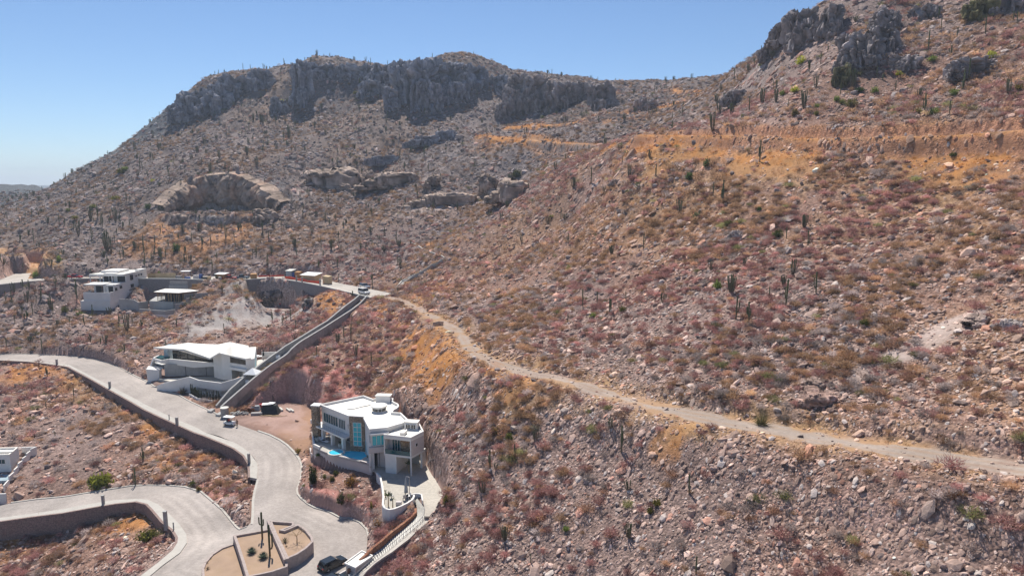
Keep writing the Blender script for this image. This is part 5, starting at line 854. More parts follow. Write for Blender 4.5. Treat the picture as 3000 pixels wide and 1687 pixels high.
# ------------------------------------------------------------------ vehicles
def wheel(m_t, m_r, par, c, ax, r, w):
    ax = Vector(ax).normalized(); o = MB().tube([c-ax*w/2, c+ax*w/2], r, 16).build('wheel', m_t, par); MB().tube([c-ax*(w/2+.012), c+ax*(w/2+.012)], r*.6, 12).build('rim', m_r, o)
def vehicle(name, label, cat, p, yaw, Ln, Wd, body, prof, glass, paint, wx, wr=.34, group=None, extra=None):
    """body: lower profile (x, z); prof: cabin profile [(x, z)]; front is +x"""
    t = thing(name, label, cat, tuple(p), group, yaw); W0 = WL[t]; WL[t] = Vector((0,0,0))
    def ext(P, y0, y1, taper=0.0):
        m = MB(); n = len(P); zs = [q[1] for q in P]; zl, zh = min(zs), max(zs); f = lambda z: 1-taper*(z-zl)/(zh-zl+1e-6)
        v = [Vector((x, y0*f(z), z)) for x, z in P]+[Vector((x, y1*f(z), z)) for x, z in P]; fs = [(i, n+i, n+(i+1) % n, (i+1) % n) for i in range(n)]+[tuple(range(n)), tuple(range(2*n-1, n-1, -1))]; m.add(v, fs); return m
    ext(body, -Wd/2, Wd/2, .04).build('body', M[paint], t, bevel=.06)
    if glass: ext(glass, -Wd*.475, Wd*.475, .16).build('window_band', M['dark_glass'], t)
    if prof: ext(prof, -Wd*.47, Wd*.47, .16).build('roof', M[paint], t, bevel=.03)
    for x in wx:
        for s in (-1, 1): wheel(M['tyre'], M['chrome'], t, Vector((x, s*(Wd/2-.1), wr)), (0, 1, 0), wr, .24)
    zf = body[0][1]+.45
    for s in (-1, 1):
        MB().box((Ln/2-.06, s*Wd*.36, .78), (.12, .34, .16)).build('headlight', M['lamp_clear'], t); MB().box((-Ln/2+.05, s*Wd*.38, .9), (.12, .28, .2)).build('tail_light', M['lamp_red'], t)
    if extra: extra(t)
    m = MB(); m.box((Ln/2-.02, 0, .42), (.14, Wd*.9, .16)); m.build('bumper', M['dark'], t); m = MB(); m.box((-Ln/2+.02, 0, .45), (.14, Wd*.9, .18)); m.build('bumper', M['dark'], t)
    WL[t] = W0; return t
def suv(label, p, yaw, paint, name='parked_suv', cat='car'):
    return vehicle(name, label, cat, p, yaw, 4.75, 1.92, [(-2.3,.32),(2.3,.32),(2.36,.62),(2.25,.92),(1.15,1.08),(-2.28,1.1),(-2.36,.7)], [(-1.95,1.62),(.25,1.64),(.2,1.74),(-1.8,1.75)], [(-2.2,1.08),(1.2,1.06),(.3,1.63),(-1.95,1.62)], paint, (-1.42, 1.45), .37)
def pickup(label, p, yaw, paint):
    def bed(t): MB().box((-1.6,0,1.03), (1.9,1.5,.1)).build('bed', M['dark'], t)
    return vehicle('pickup_truck', label, 'pickup truck', p, yaw, 5.4, 1.95, [(-2.65,.45),(2.6,.45),(2.7,.7),(2.6,1.0),(1.2,1.12),(-2.68,1.1)], [(-.55,1.72),(.55,1.72),(.5,1.8),(-.5,1.8)], [(-.75,1.1),(1.25,1.1),(.6,1.72),(-.6,1.72)], paint, (-1.6, 1.65), .39, extra=bed)
def heading(a, b): return math.atan2(b[1]-a[1], b[0]-a[0])
a, b = at_z(ZE(1318, 925), 0), at_z(ZE(1490, 842), 0); suv('dark grey SUV parked on the plaza next to the white box building', (Vector(a)+Vector(b))/2+Vector((0,0,.01)), heading(a, b), 'car_black').scale = (.86, .86, .86)
a, b = at_z(ZE(1345, 1100), 0), at_z(ZE(1500, 1018), 0); suv('dark car at the bottom edge of the photo, only its roof showing', (Vector(a)+Vector(b))/2+Vector((0,0,.01)), heading(a, b), 'car_black', 'parked_car').scale = (.86, .86, .86)
yaw_u = heading(at_z((945,839.5), 19), at_z((1053,864.5), 19)); c = Vector(at_z(ZD(2105, 338), 19))
vehicle('van', 'white passenger van stopped at the top of the walled stairway', 'van', c, yaw_u, 4.9, 1.85, [(-2.4,.35),(2.4,.35),(2.45,.8),(2.3,1.0),(1.5,1.12),(-2.42,1.12)], [(-2.35,1.85),(.9,1.87),(.8,2.0),(-2.25,1.98)], [(-2.4,1.1),(1.65,1.1),(.95,1.86),(-2.36,1.86)], 'car_white', (-1.5, 1.5), .34)
c = Vector(at_z(ZD(2115, 268), 19)); suv('silver SUV parked at the rock side of the upper road behind the van', c, yaw_u, 'chrome')
c = Vector(at_z(ZL(1340, 470), 19)); pickup('red pickup on the upper road left of the white hillside house', c, .05, 'car_red'); c = Vector(at_z(ZD(465, 166), 19)); pickup('dark red pickup by the orange plywood hut on the upper road', c, .15, 'car_red'); c = Vector(at_z(ZD(615, 157), 19)); pickup('blue grey pickup on the upper road right of a red pickup', c, .1, 'car_blue')
# golf cart
c = Vector(on_road([ZH(315, 1298)])[0])+Vector((0,0,.02)); t = thing('golf_cart', 'golf cart with a white roof stopped on the main road', 'golf cart', c, None, -.25); W0 = WL[t]; WL[t] = Vector((0,0,0))
MB().hexa([Vector(q) for q in ((-1.3,-.6,.25),(1.3,-.6,.25),(1.3,.6,.25),(-1.3,.6,.25))], [Vector(q) for q in ((-1.3,-.58,.75),(1.1,-.5,.85),(1.1,.5,.85),(-1.3,.58,.75))]).build('body', M['car_white'], t, bevel=.06); MB().box((-.1,0,.85), (.6,1.05,.2)).build('seat', M['dark'], t); MB().box((-.45,0,1.15), (.12,1.05,.5)).build('backrest', M['dark'], t); MB().prism([(-1.35,-.65),(1.0,-.65),(1.15,0),(1.0,.65),(-1.35,.65)], 1.88, 1.97).build('roof', M['canopy_white'], t, bevel=.03)
for x in (-1.15, .9):
    for y in (-.55, .55): MB().tube([(x, y, .7), (x*.95, y, 1.89)], .03, 6).build('post', M['steel'], t)
for x in (-.85, .85):
    for y in (-.58, .58): wheel(M['tyre'], M['chrome'], t, Vector((x, y, .24)), (0,1,0), .24, .2)
WL[t] = W0

# ------------------------------------------------------------------ people
def person(label, p, yaw, shirt, trousers, pose='stand', hat=None, s=1.0):
    """one skinned figure; clothes are colour bands of separate meshes grown on the same joints"""
    t = thing('person', label, 'person', tuple(p), None, yaw); 
    if pose == 'sit': J = dict(pel=(0,0,.55), chest=(-.05,0,.95), neck=(-.03,0,1.15), head=(0,0,1.32), lh=(.05,.1,.55), lk=(.45,.14,.55), lf=(.5,.14,.1), rh=(.05,-.1,.55), rk=(.45,-.14,.55), rf=(.5,-.14,.1), ls=(-.04,.19,1.08), le=(.1,.25,.83), lw=(.36,.16,.85), rs=(-.04,-.19,1.08), re=(.1,-.25,.83), rw=(.36,-.16,.85))
    else: J = dict(pel=(0,0,.92), chest=(.02,0,1.28), neck=(.02,0,1.48), head=(.04,0,1.64), lh=(0,.1,.9), lk=(.04,.12,.48), lf=(-.02,.13,.06), rh=(0,-.1,.9), rk=(.03,-.12,.48), rf=(0,-.13,.06), ls=(.02,.2,1.42), le=(.0,.26,1.12), lw=(.1,.24,.86), rs=(.02,-.2,1.42), re=(.02,-.26,1.12), rw=(.14,-.22,.9))
    def skin(nm, chain, mt, par):
        names = []; ed = []
        for ch in chain:
            for a, b in zip(ch[:-1], ch[1:]):
                for q in (a, b):
                    if q[0] not in [n[0] for n in names]: names.append(q)
                ed.append(([n[0] for n in names].index(a[0]), [n[0] for n in names].index(b[0])))
        me = bpy.data.meshes.new(nm); me.from_pydata([J[n[0]] for n in names], ed, []); o = link(nm, me, par, mt); o.modifiers.new('skin', 'SKIN'); sv = me.skin_vertices[0].data
        for i, n in enumerate(names): sv[i].radius = (n[1], n[1]); sv[i].use_root = i == 0
        o.modifiers.new('sub', 'SUBSURF').levels = 1; me.materials.append(M['skin']) if not me.materials else None; return o
    b = skin('body', [[('pel',.13),('chest',.15),('neck',.06),('head',.1)],[('chest',.15),('ls',.06),('le',.048),('lw',.036)],[('chest',.15),('rs',.06),('re',.048),('rw',.036)],[('pel',.13),('lh',.09),('lk',.065),('lf',.05)],[('pel',.13),('rh',.09),('rk',.065),('rf',.05)]], M['skin'], t)
    skin('shirt', [[('pel',.15),('chest',.18)],[('chest',.18),('ls',.08),('le',.062)],[('chest',.18),('rs',.08),('re',.062)]], M[shirt], t); skin('trousers', [[('pel',.155),('lh',.11),('lk',.085),('lf',.065)],[('pel',.155),('rh',.11),('rk',.085),('rf',.065)]], M[trousers], t)
    h = Vector(J['head']); MB().tube([h+Vector((0,0,-.02)), h+Vector((-.01,0,.07)), h+Vector((0,0,.14))], [.115,.11,.03], 10).build('hat' if hat else 'hair', M[hat or 'hair'], None); o = bpy.context.scene.collection.objects[-1]; o.parent = t
    return t
person('person in a red shirt seated at the wheel of the golf cart', c+Vector((-.05,-.28,.3)), -.25, 'red_cloth', 'denim', 'sit')
person('person in tan clothes standing by the rear of the golf cart', Vector(on_road([ZH(406, 1322)])[0]), 2.6, 'tan_cloth', 'tan_cloth'); person('worker in a white hat standing in the excavated pit', Vector((*at_z(ZM(650,800), 9.6)[:2], 9.6)), -1.5, 'red_cloth', 'denim', hat='white_cloth'); person('worker in dark clothes standing in the pit right of the white hat', Vector((*at_z(ZM(797,795), 9.6)[:2], 9.6)), -1.5, 'grey_cloth', 'denim')

# ------------------------------------------------------------------ things along the upper road
def shed(name, label, q0, q1, dep, h, mt, roof_mt, cat, slope=.25, over=.35):
    a, b = Vector(at_z(q0, 19.0)), Vector(at_z(q1, 19.0)); n = Vector((-(b-a).y, (b-a).x, 0)).normalized()
    if n.y < 0: n = -n
    t = thing(name, label, cat, tuple((a+b)/2)); z = Vector((0,0,1)); MB().hexa([a, b, b+n*dep, a+n*dep], [a+z*h, b+z*h, b+n*dep+z*(h+slope), a+n*dep+z*(h+slope)]).build('wall', M[mt], t); e = (b-a).normalized()*over; o = n*over
    if roof_mt: MB().hexa([a-e-o+z*(h+.003), b+e-o+z*(h+.003), b+e+n*dep+o+z*(h+slope+.06), a-e+n*dep+o+z*(h+slope+.06)], [a-e-o+z*(h+.1), b+e-o+z*(h+.1), b+e+n*dep+o+z*(h+slope+.16), a-e+n*dep+o+z*(h+slope+.16)]).build('roof', M[roof_mt], t)
    m = MB()
    for k in range(1, 5): q = a.lerp(b, k/5)-n*.02; m.box(q+z*h/2, (.05,.05,h*.98), heading(a, b))
    m.build('batten', M['wood'] if 'ply' in mt else M['steel'], t); return t
shed('site_shed', 'pale blue grey site hut with a flat light roof behind the orange net', ZD(1158,140), ZD(1222,142), 3.0, 2.6, 'blue_shed', 'concrete_light', 'shed'); shed('site_shed', 'tan plywood hut with a bright white roof on the upper road', ZD(1348,182), ZD(1507,192), 3.6, 2.3, 'ply', 'canopy_white', 'shed', .5, .5); shed('plywood_crate', 'tall tan plywood crate standing alone on the upper road', ZD(1602,212), ZD(1672,222), 1.6, 2.7, 'ply', None, 'crate'); shed('plywood_crate', 'brown plywood box at the bend of the upper road left of the orange net', ZD(722,158), ZD(796,156), 2.0, 1.9, 'ply_orange', None, 'crate', .1); shed('site_shed', 'small orange plywood hut with a white roof left of the dark red pickup', ZD(300,168), ZD(402,172), 2.4, 2.2, 'ply_orange', 'canopy_white', 'shed', .2); shed('tool_cabinet', 'white cabinet in front of the small orange plywood hut', ZD(333,176), ZD(362,176), .8, 1.4, 'white', None, 'cabinet', .02)
shed('timber_rack', 'yellow timber rack between the blue grey hut and the tan hut', ZD(1262,140), ZD(1322,142), 2.0, 2.2, 'ply_orange', None, 'rack', .1); c = Vector(at_z(ZD(1245,138), 19)); tag(MB().tube([c, c+Vector((0,0,1.9))], .55, 14).build('water_tank', M['blue_plastic']), 'blue upright water tank beside the blue grey site hut', 'tank')
net = thing('safety_net', 'bright orange safety net along the edge of the upper road', 'safety net', at_z(ZD(1350,180), 19)); NP = at_z(np.array(L(ZD,(1140,152),(1200,158),(1260,165),(1330,180),(1420,195),(1500,204),(1575,216)), float), 19.0); NP = resample(NP, 2.0); MB().wall(P2(NP), .04, 19.0, [19.9+.25*math.sin(i*1.7) for i in range(len(NP))]).build('net', M['net_orange'], net); m = MB()
for k in range(0, len(NP), 3): m.box(Vector(NP[k])+Vector((0,-.06,.6)), (.12,.12,1.3))
m.build('post', M['wood'], net); NQ = at_z(np.array(L(ZD,(820,132),(900,127),(1000,126),(1130,122)), float), 19.0); NQ = resample(NQ, 3.0); tag(MB().wall(P2(NQ), .04, 19.0, 19.5).build('barrier_tape', M['net_orange']), 'thin line of red barrier tape on the far edge of the upper road bend', 'tape')
for x in (1282, 1352, 1572): c = Vector(at_z(ZD(x, 188 if x < 1300 else 205 if x < 1400 else 240), 19)); bollard(c, 2.0, .4, {1282:'stone post inside the orange net, leftmost of three',1352:'stone post inside the orange net in front of the tan hut',1572:'stone post where the orange net ends'}[x])
HP = resample(at_z(np.array(L(ZP,(40,412),(320,416),(700,418),(1040,424)), float), 19.0), 2.4); hd = thing('hoarding', 'tan plywood hoarding along the far side of the upper road', 'hoarding', tuple(HP[0]))
for k in range(len(HP)-1): MB().wall(P2(HP[k:k+2]), .08, 19.0, 20.75+.1*((k*7) % 3)).build('panel', M['ply' if k % 3 else 'wood'], hd)
pc = Vector(at_z(ZP(1400, 410), 19)); t = thing('shade_roof', 'white flat shade roof on posts beside the hoarding', 'shade roof', pc); MB().box(pc+Vector((0,0,2.6)), (3.4,2.6,.1), .1).build('roof', M['canopy_white'], t)
for dx_, dy in ((-1.5,-1.1),(1.5,-1.1),(1.5,1.1),(-1.5,1.1)): MB().box(pc+Vector((dx_,dy,1.27)), (.1,.1,2.55)).build('post', M['wood'], t)
for x0, x1, y, h, mt, lb in ((1040,1250,418,1.0,'block','stack of grey blocks at the right end of the hoarding'),(1290,1360,432,1.0,'planter_soil','pallet of earth coloured bags under the white shade roof'),(1370,1520,436,.8,'blue_plastic','heap of blue sacks in front of the white shade roof'),(1660,1880,440,1.5,'pale_wall','pale grey board wall on the upper road right of the blue sacks'),(1890,1950,445,1.9,'blue_plastic','dark blue upright tank beside the pale grey board wall'),(1960,2160,450,.9,'tarp_black','low black covered heap right of the dark blue tank'),(2170,2240,455,1.1,'ply','stack of plywood sheets left of the orange plywood hut')):
    a, b = Vector(at_z(ZP(x0, y), 19)), Vector(at_z(ZP(x1, y+6), 19)); m = MB(); random.seed(x0); n = max(2, int((b-a).length/.6))
    for k in range(n):
        q = a.lerp(b, (k+.5)/n); m.box(q+Vector((0, random.uniform(-.1,.1), h/2*random.uniform(.85,1))), ((b-a).length/n*.98, 1.0, h*random.uniform(.85, 1)), heading(a, b)+random.uniform(-.05,.05))
    tag(m.build(lb.split(' ')[0] if False else ('block_stack' if 'blocks' in lb else 'bag_pallet' if 'pallet' in lb else 'sack_heap' if 'sacks' in lb else 'board_wall' if 'board' in lb else 'water_tank' if 'tank' in lb else 'covered_heap' if 'heap' in lb else 'plywood_stack'), M[mt], bevel=.03), lb, 'blocks' if 'blocks' in lb else 'bags' if 'pallet' in lb else 'sacks' if 'sacks' in lb else 'wall' if 'board' in lb else 'tank' if 'tank' in lb else 'heap' if 'heap' in lb else 'plywood')
# ------------------------------------------------------------------ builders' lot beside the villa
ZQ = crop(640, 1160, 8.05)
def lotp(x, y): q = at_z(ZQ(x, y), .95); return Vector((q[0], q[1], gz(q[0], q[1])))
c = lotp(1220, 410); t = thing('tarp_shelter', 'black tarp shelter with white boards on top in the builders lot', 'shelter', c); m = MB(); m.hexa([c+Vector(q) for q in ((-2.1,-1.0,0),(2.3,-1.2,0),(2.2,1.4,0),(-2.0,1.5,0))], [c+Vector(q) for q in ((-1.8,.1,1.9),(1.4,.0,2.0),(1.3,1.3,2.0),(-1.8,1.4,1.9))]); m.build('tarp', M['tarp_black'], t, bevel=.12); m = MB(); m.box(c+Vector((-.9,.7,2.12)), (2.2,1.5,.08), .2); m.box(c+Vector((.1,.9,2.25)), (1.5,1.3,.08), -.2); m.build('board', M['canopy_white'], t)
def pile(nm, lb, cat, x, y, n, mt, spread, size, seed):
    c = lotp(x, y); random.seed(seed); m = MB()
    for k in range(n): m.box(c+Vector((random.gauss(0, spread[0]), random.gauss(0, spread[1]), abs(random.gauss(0, spread[2]))+.12)), tuple(s*random.uniform(.6, 1.3) for s in size), random.uniform(-.5, .5), random.uniform(-.15, .15))
    return tag(m.build(nm, M[mt], bevel=.01), lb, cat)
pile('timber_pile', 'messy pile of reddish brown timber left of the black tarp shelter', 'timber', 690, 370, 40, 'rust', (.9,.4,.4), (1.7,.2,.14), 3); pile('timber_pile', 'pale planks lying in front of the black tarp shelter', 'timber', 1180, 470, 14, 'wood', (1.8,.35,.03), (1.8,.14,.06), 4); pile('rubble_pile', 'pile of grey rubble against the foot of the stairway wall', 'rubble', 500, 430, 70, 'concrete', (.8,.45,.2), (.35,.3,.25), 5)
c = lotp(880, 330); t = thing('tarp_heap', 'heap of materials under a grey tarp behind the brown timber pile', 'heap', c); m = MB(); m.hexa([c+Vector(q) for q in ((-1.2,-.8,0),(1.2,-.7,0),(1.1,.8,0),(-1.1,.8,0))], [c+Vector(q) for q in ((-.9,-.4,1.0),(.8,-.4,1.2),(.8,.6,1.15),(-.8,.6,1.0))]); m.build('tarp', M['tarp_grey'], t, bevel=.2); c = lotp(910, 440); tag(MB().box(c+Vector((0,0,.3)), (2.6,1.0,.55), .12).build('mixing_trough', M['block'], bevel=.04), 'low dark trough in front of the black tarp shelter', 'trough'); c = lotp(1010,290); tag(MB().box(c+Vector((0,0,.6)), (.9,.8,1.1), .2).build('red_box', M['red_paint'], bevel=.04), 'small red and white box by the black tarp shelter', 'box')
for (x, y), rz, lb in (((1480,330),-1.0,'single pale concrete beam right of the black tarp shelter'),((1650,345),-.9,'left one of two pale concrete beams lying side by side'),((1730,355),-.9,'right one of two pale concrete beams lying side by side')): c = lotp(x, y); tag(MB().box(c+Vector((0,0,.22)), (2.3,.45,.42), rz).build('concrete_beam', M['concrete_light'], bevel=.03), lb, 'concrete beam')
c = lotp(2200, 780); tag(MB().box(c+Vector((.1,0,1.7)), (.55,.5,.9)).build('meter_box', M['white'], bevel=.02), 'small white box on the villa fence at the edge of the lot', 'box')
# driveway umbrella, furniture
u = V3(ZK, 1000, 345, 3.82); t = thing('patio_umbrella', 'folded grey cantilever umbrella on the driveway terrace', 'umbrella', u); MB().tube([u+Vector((.45,0,0)), u+Vector((.45,0,3.3)), u+Vector((-.1,0,3.4))], .06, 8).build('pole', M['steel'], t); MB().tube([u+Vector((-.1,0,.7)), u+Vector((-.1,0,1.5)), u+Vector((-.15,0,2.6)), u+Vector((-.1,0,3.35))], [.34,.28,.16,.04], 9).build('canopy', M['tarp_grey'], t); MB().tube([u+Vector((.45,0,0)), u+Vector((.45,0,.25))], .5, 14).build('base', M['dark'], t)
def chair(p, yaw, label, mt='dark'):
    t = thing('patio_chair', label, 'chair', tuple(p), None, yaw); W0 = WL[t]; WL[t] = Vector((0,0,0)); MB().box((0,0,.45), (.5,.5,.06)).build('seat', M[mt], t); MB().box((-.24,0,.75), (.05,.5,.55)).build('backrest', M[mt], t)
    for x in (-.2, .2):
        for y in (-.2, .2): MB().box((x, y, .21), (.05,.05,.42)).build('leg', M[mt], t)
    WL[t] = W0
for x, y, w, lb, mt in ((1000,372,.4,'black chair under the folded grey umbrella','dark'),(965,400,2.0,'pale chair left of the black chair on the driveway terrace','steel'),(1035,375,3.5,'white chair right of the black chair on the driveway terrace','white'),(790,370,1.2,'thin wire chair in the middle of the driveway terrace','steel')): chair(V3(ZK, x, y, 3.82), w, lb, mt)
c = V3(ZK, 890, 462, 3.82); tag(MB().box(c+Vector((0,0,.3)), (.9,.6,.55)).build('bench_box', M['pale_wall'], bevel=.03), 'small pale box seat near the driveway terrace wall', 'bench')
def table(p, label, r=.6, mt='white'):
    t = thing('patio_table', label, 'table', tuple(p)); p = Vector(p); MB().tube([p+Vector((0,0,.7)), p+Vector((0,0,.75))], r, 14).build('top', M[mt], t); MB().tube([p, p+Vector((0,0,.7))], .06, 8).build('leg', M['dark'], t)
table(V3(ZA, 465, 720, 4.62), 'round white table in the shade under the villa balcony'); 
for x, y, w, lb in ((440,735,.3,'dark chair left of the round white table under the balcony'),(490,745,2.8,'dark chair right of the round white table under the balcony')): chair(V3(ZA, x, y, 4.62), w, lb)
for x, y, lb in ((365,755,'pale lounger on the sunny left of the pool terrace'),(405,770,'pale lounger closer to the villa columns on the pool terrace')):
    u = V3(ZA, x, y, 4.62); t = thing('sun_lounger', lb, 'sun lounger', u); MB().box(u+Vector((0,0,.3)), (1.9,.65,.12), -.6).build('seat', M['canopy_white'], t); MB().box(u+Vector((-.7,.5,.52)), (.6,.62,.08), -.6, .12).build('backrest', M['canopy_white'], t)
for x, z_, y, lb in ((290,4.62,665,'white box bench by the stone pier of the villa'),): u = V3(ZA, 340, 670, z_); tag(MB().box(u+Vector((0,0,.3)), (1.3,.9,.6), .4).build('bench_box', M['white'], bevel=.03), lb, 'bench')
# ------------------------------------------------------------------ rock outcrops
rng = np.random.default_rng(11)
def sphere_grid(nu, nv):
    u = np.linspace(0, 2*math.pi, nu, endpoint=False); v = np.linspace(0.02, math.pi-.02, nv); U, Vv = np.meshgrid(u, v); p = np.stack([np.cos(U)*np.sin(Vv), np.sin(U)*np.sin(Vv), np.cos(Vv)], -1)
    i = np.arange(nu*nv).reshape(nv, nu); j = np.roll(i, -1, 1); return p.reshape(-1, 3), np.stack([i[:-1], i[1:], j[1:], j[:-1]], -1).reshape(-1, 4)
_SP, _SF = sphere_grid(64, 36)
def lump(w, dp, h, seed, tint, smooth_rock, ex):
    """rounded block split by cracks at two sizes"""
    p = _SP.copy(); q = np.abs(p)**ex*np.sign(p); v = q*np.array([w/2, dp/2, h/2]); amp = min(w, h, dp); n = p; o = seed*13.7; t = np.ones(len(v)); d = np.zeros(len(v))
    for k, a, vz in ((2.6/amp, .40, .28), (6/amp, .20, .32), (13/amp, .08, .5)) if not smooth_rock else ((1.5/amp, .26, .6), (3.6/amp, .10, .7), (9/amp, .05, .8)):
        f1, f2, cid = worley3(v[:, 0]*k+o, v[:, 1]*k, v[:, 2]*k*vz, seed); d += (cid-.5)*amp*a-np.clip(.2-(f2-f1), 0, .2)*amp*a*2.0; t *= 1+.45*(cid-.5)
    d += noise3(v[:, 0]*5/amp, v[:, 1]*5/amp, v[:, 2]*5/amp, seed)*amp*.07+noise3(v[:, 0]*1.2/amp+o, v[:, 1]*1.2/amp, v[:, 2]*1.2/amp, seed+5)*amp*(.26 if smooth_rock else .14)
    v = v+n*d[:, None]*np.array([1, 1, .8]); t = np.array(tint)*(t*(1+.3*noise3(v[:, 0]*.5, v[:, 1]*.5, v[:, 2]*.25, seed)))[:, None]
    if smooth_rock: t = t*(1-.45*(noise3(v[:, 0]*.6, v[:, 1]*.6, v[:, 2]*.16, seed+9) > .3)-.5*(noise3(v[:, 0]*.45, v[:, 1]*.45, v[:, 2]*.9, seed+19) > .5))[:, None]  # dark streaks, and bands with overhang shade put into the colour
    return v, t
def crag_mesh(name, w, dp, h, seed, tint, block=.35, smooth_rock=False, extra=True):
    """a main mass with smaller lumps leaning on it, one surface each, one mesh"""
    g = np.random.default_rng(seed*7+1); parts = [((0, 0, 0), w*.86, dp, h*(.92 if not smooth_rock else 1))]
    if extra is None: parts[0] = ((0, 0, 0), w*1.45, dp, h)
    elif extra:
        for a in range(5 if not smooth_rock else 3): ww = w*g.uniform(.26, .5); hh = h*g.uniform(.3, .75); parts.append(((g.uniform(-.45, .45)*w, g.uniform(-.55, -.1)*dp, -h*.5+hh*g.uniform(.25, .55)), ww, dp*g.uniform(.4, .8), hh))
    else:      # a low cliff face with wings that sink into the hillside on both sides
        for sg in (-1, 1):
            for a in range(3): f = .34+.2*a; hh = h*(.82-.22*a)*g.uniform(.85, 1.1); parts.append(((sg*w*f+g.uniform(-.04, .04)*w, g.uniform(.0, .12)*dp, -h*.5+hh*.5-h*.06*a), w*g.uniform(.3, .42), dp*.8, hh))
        parts.append(((g.uniform(-.2, .2)*w, -dp*.44, -h*.42), w*.5, dp*.3, h*.3))
    V_, F_, T_ = [], [], []; n0 = 0
    for a, (c0, ww, dd, hh) in enumerate(parts): v, t = lump(ww, dd, hh, seed*3+a, tint, smooth_rock, .48 if not smooth_rock else .7 if extra else .4); V_.append(v+np.array(c0)); T_.append(t); F_.append(_SF+n0); n0 += len(v)
    me = np_mesh(name, np.concatenate(V_), np.concatenate(F_), smooth_rock); tint_attr(me, np.clip(np.concatenate(T_), .01, .8)); me.materials.append(M['cliff']); return me
DK, DKR, TANR = (.235, .23, .25), (.25, .215, .205), (.38, .29, .235)
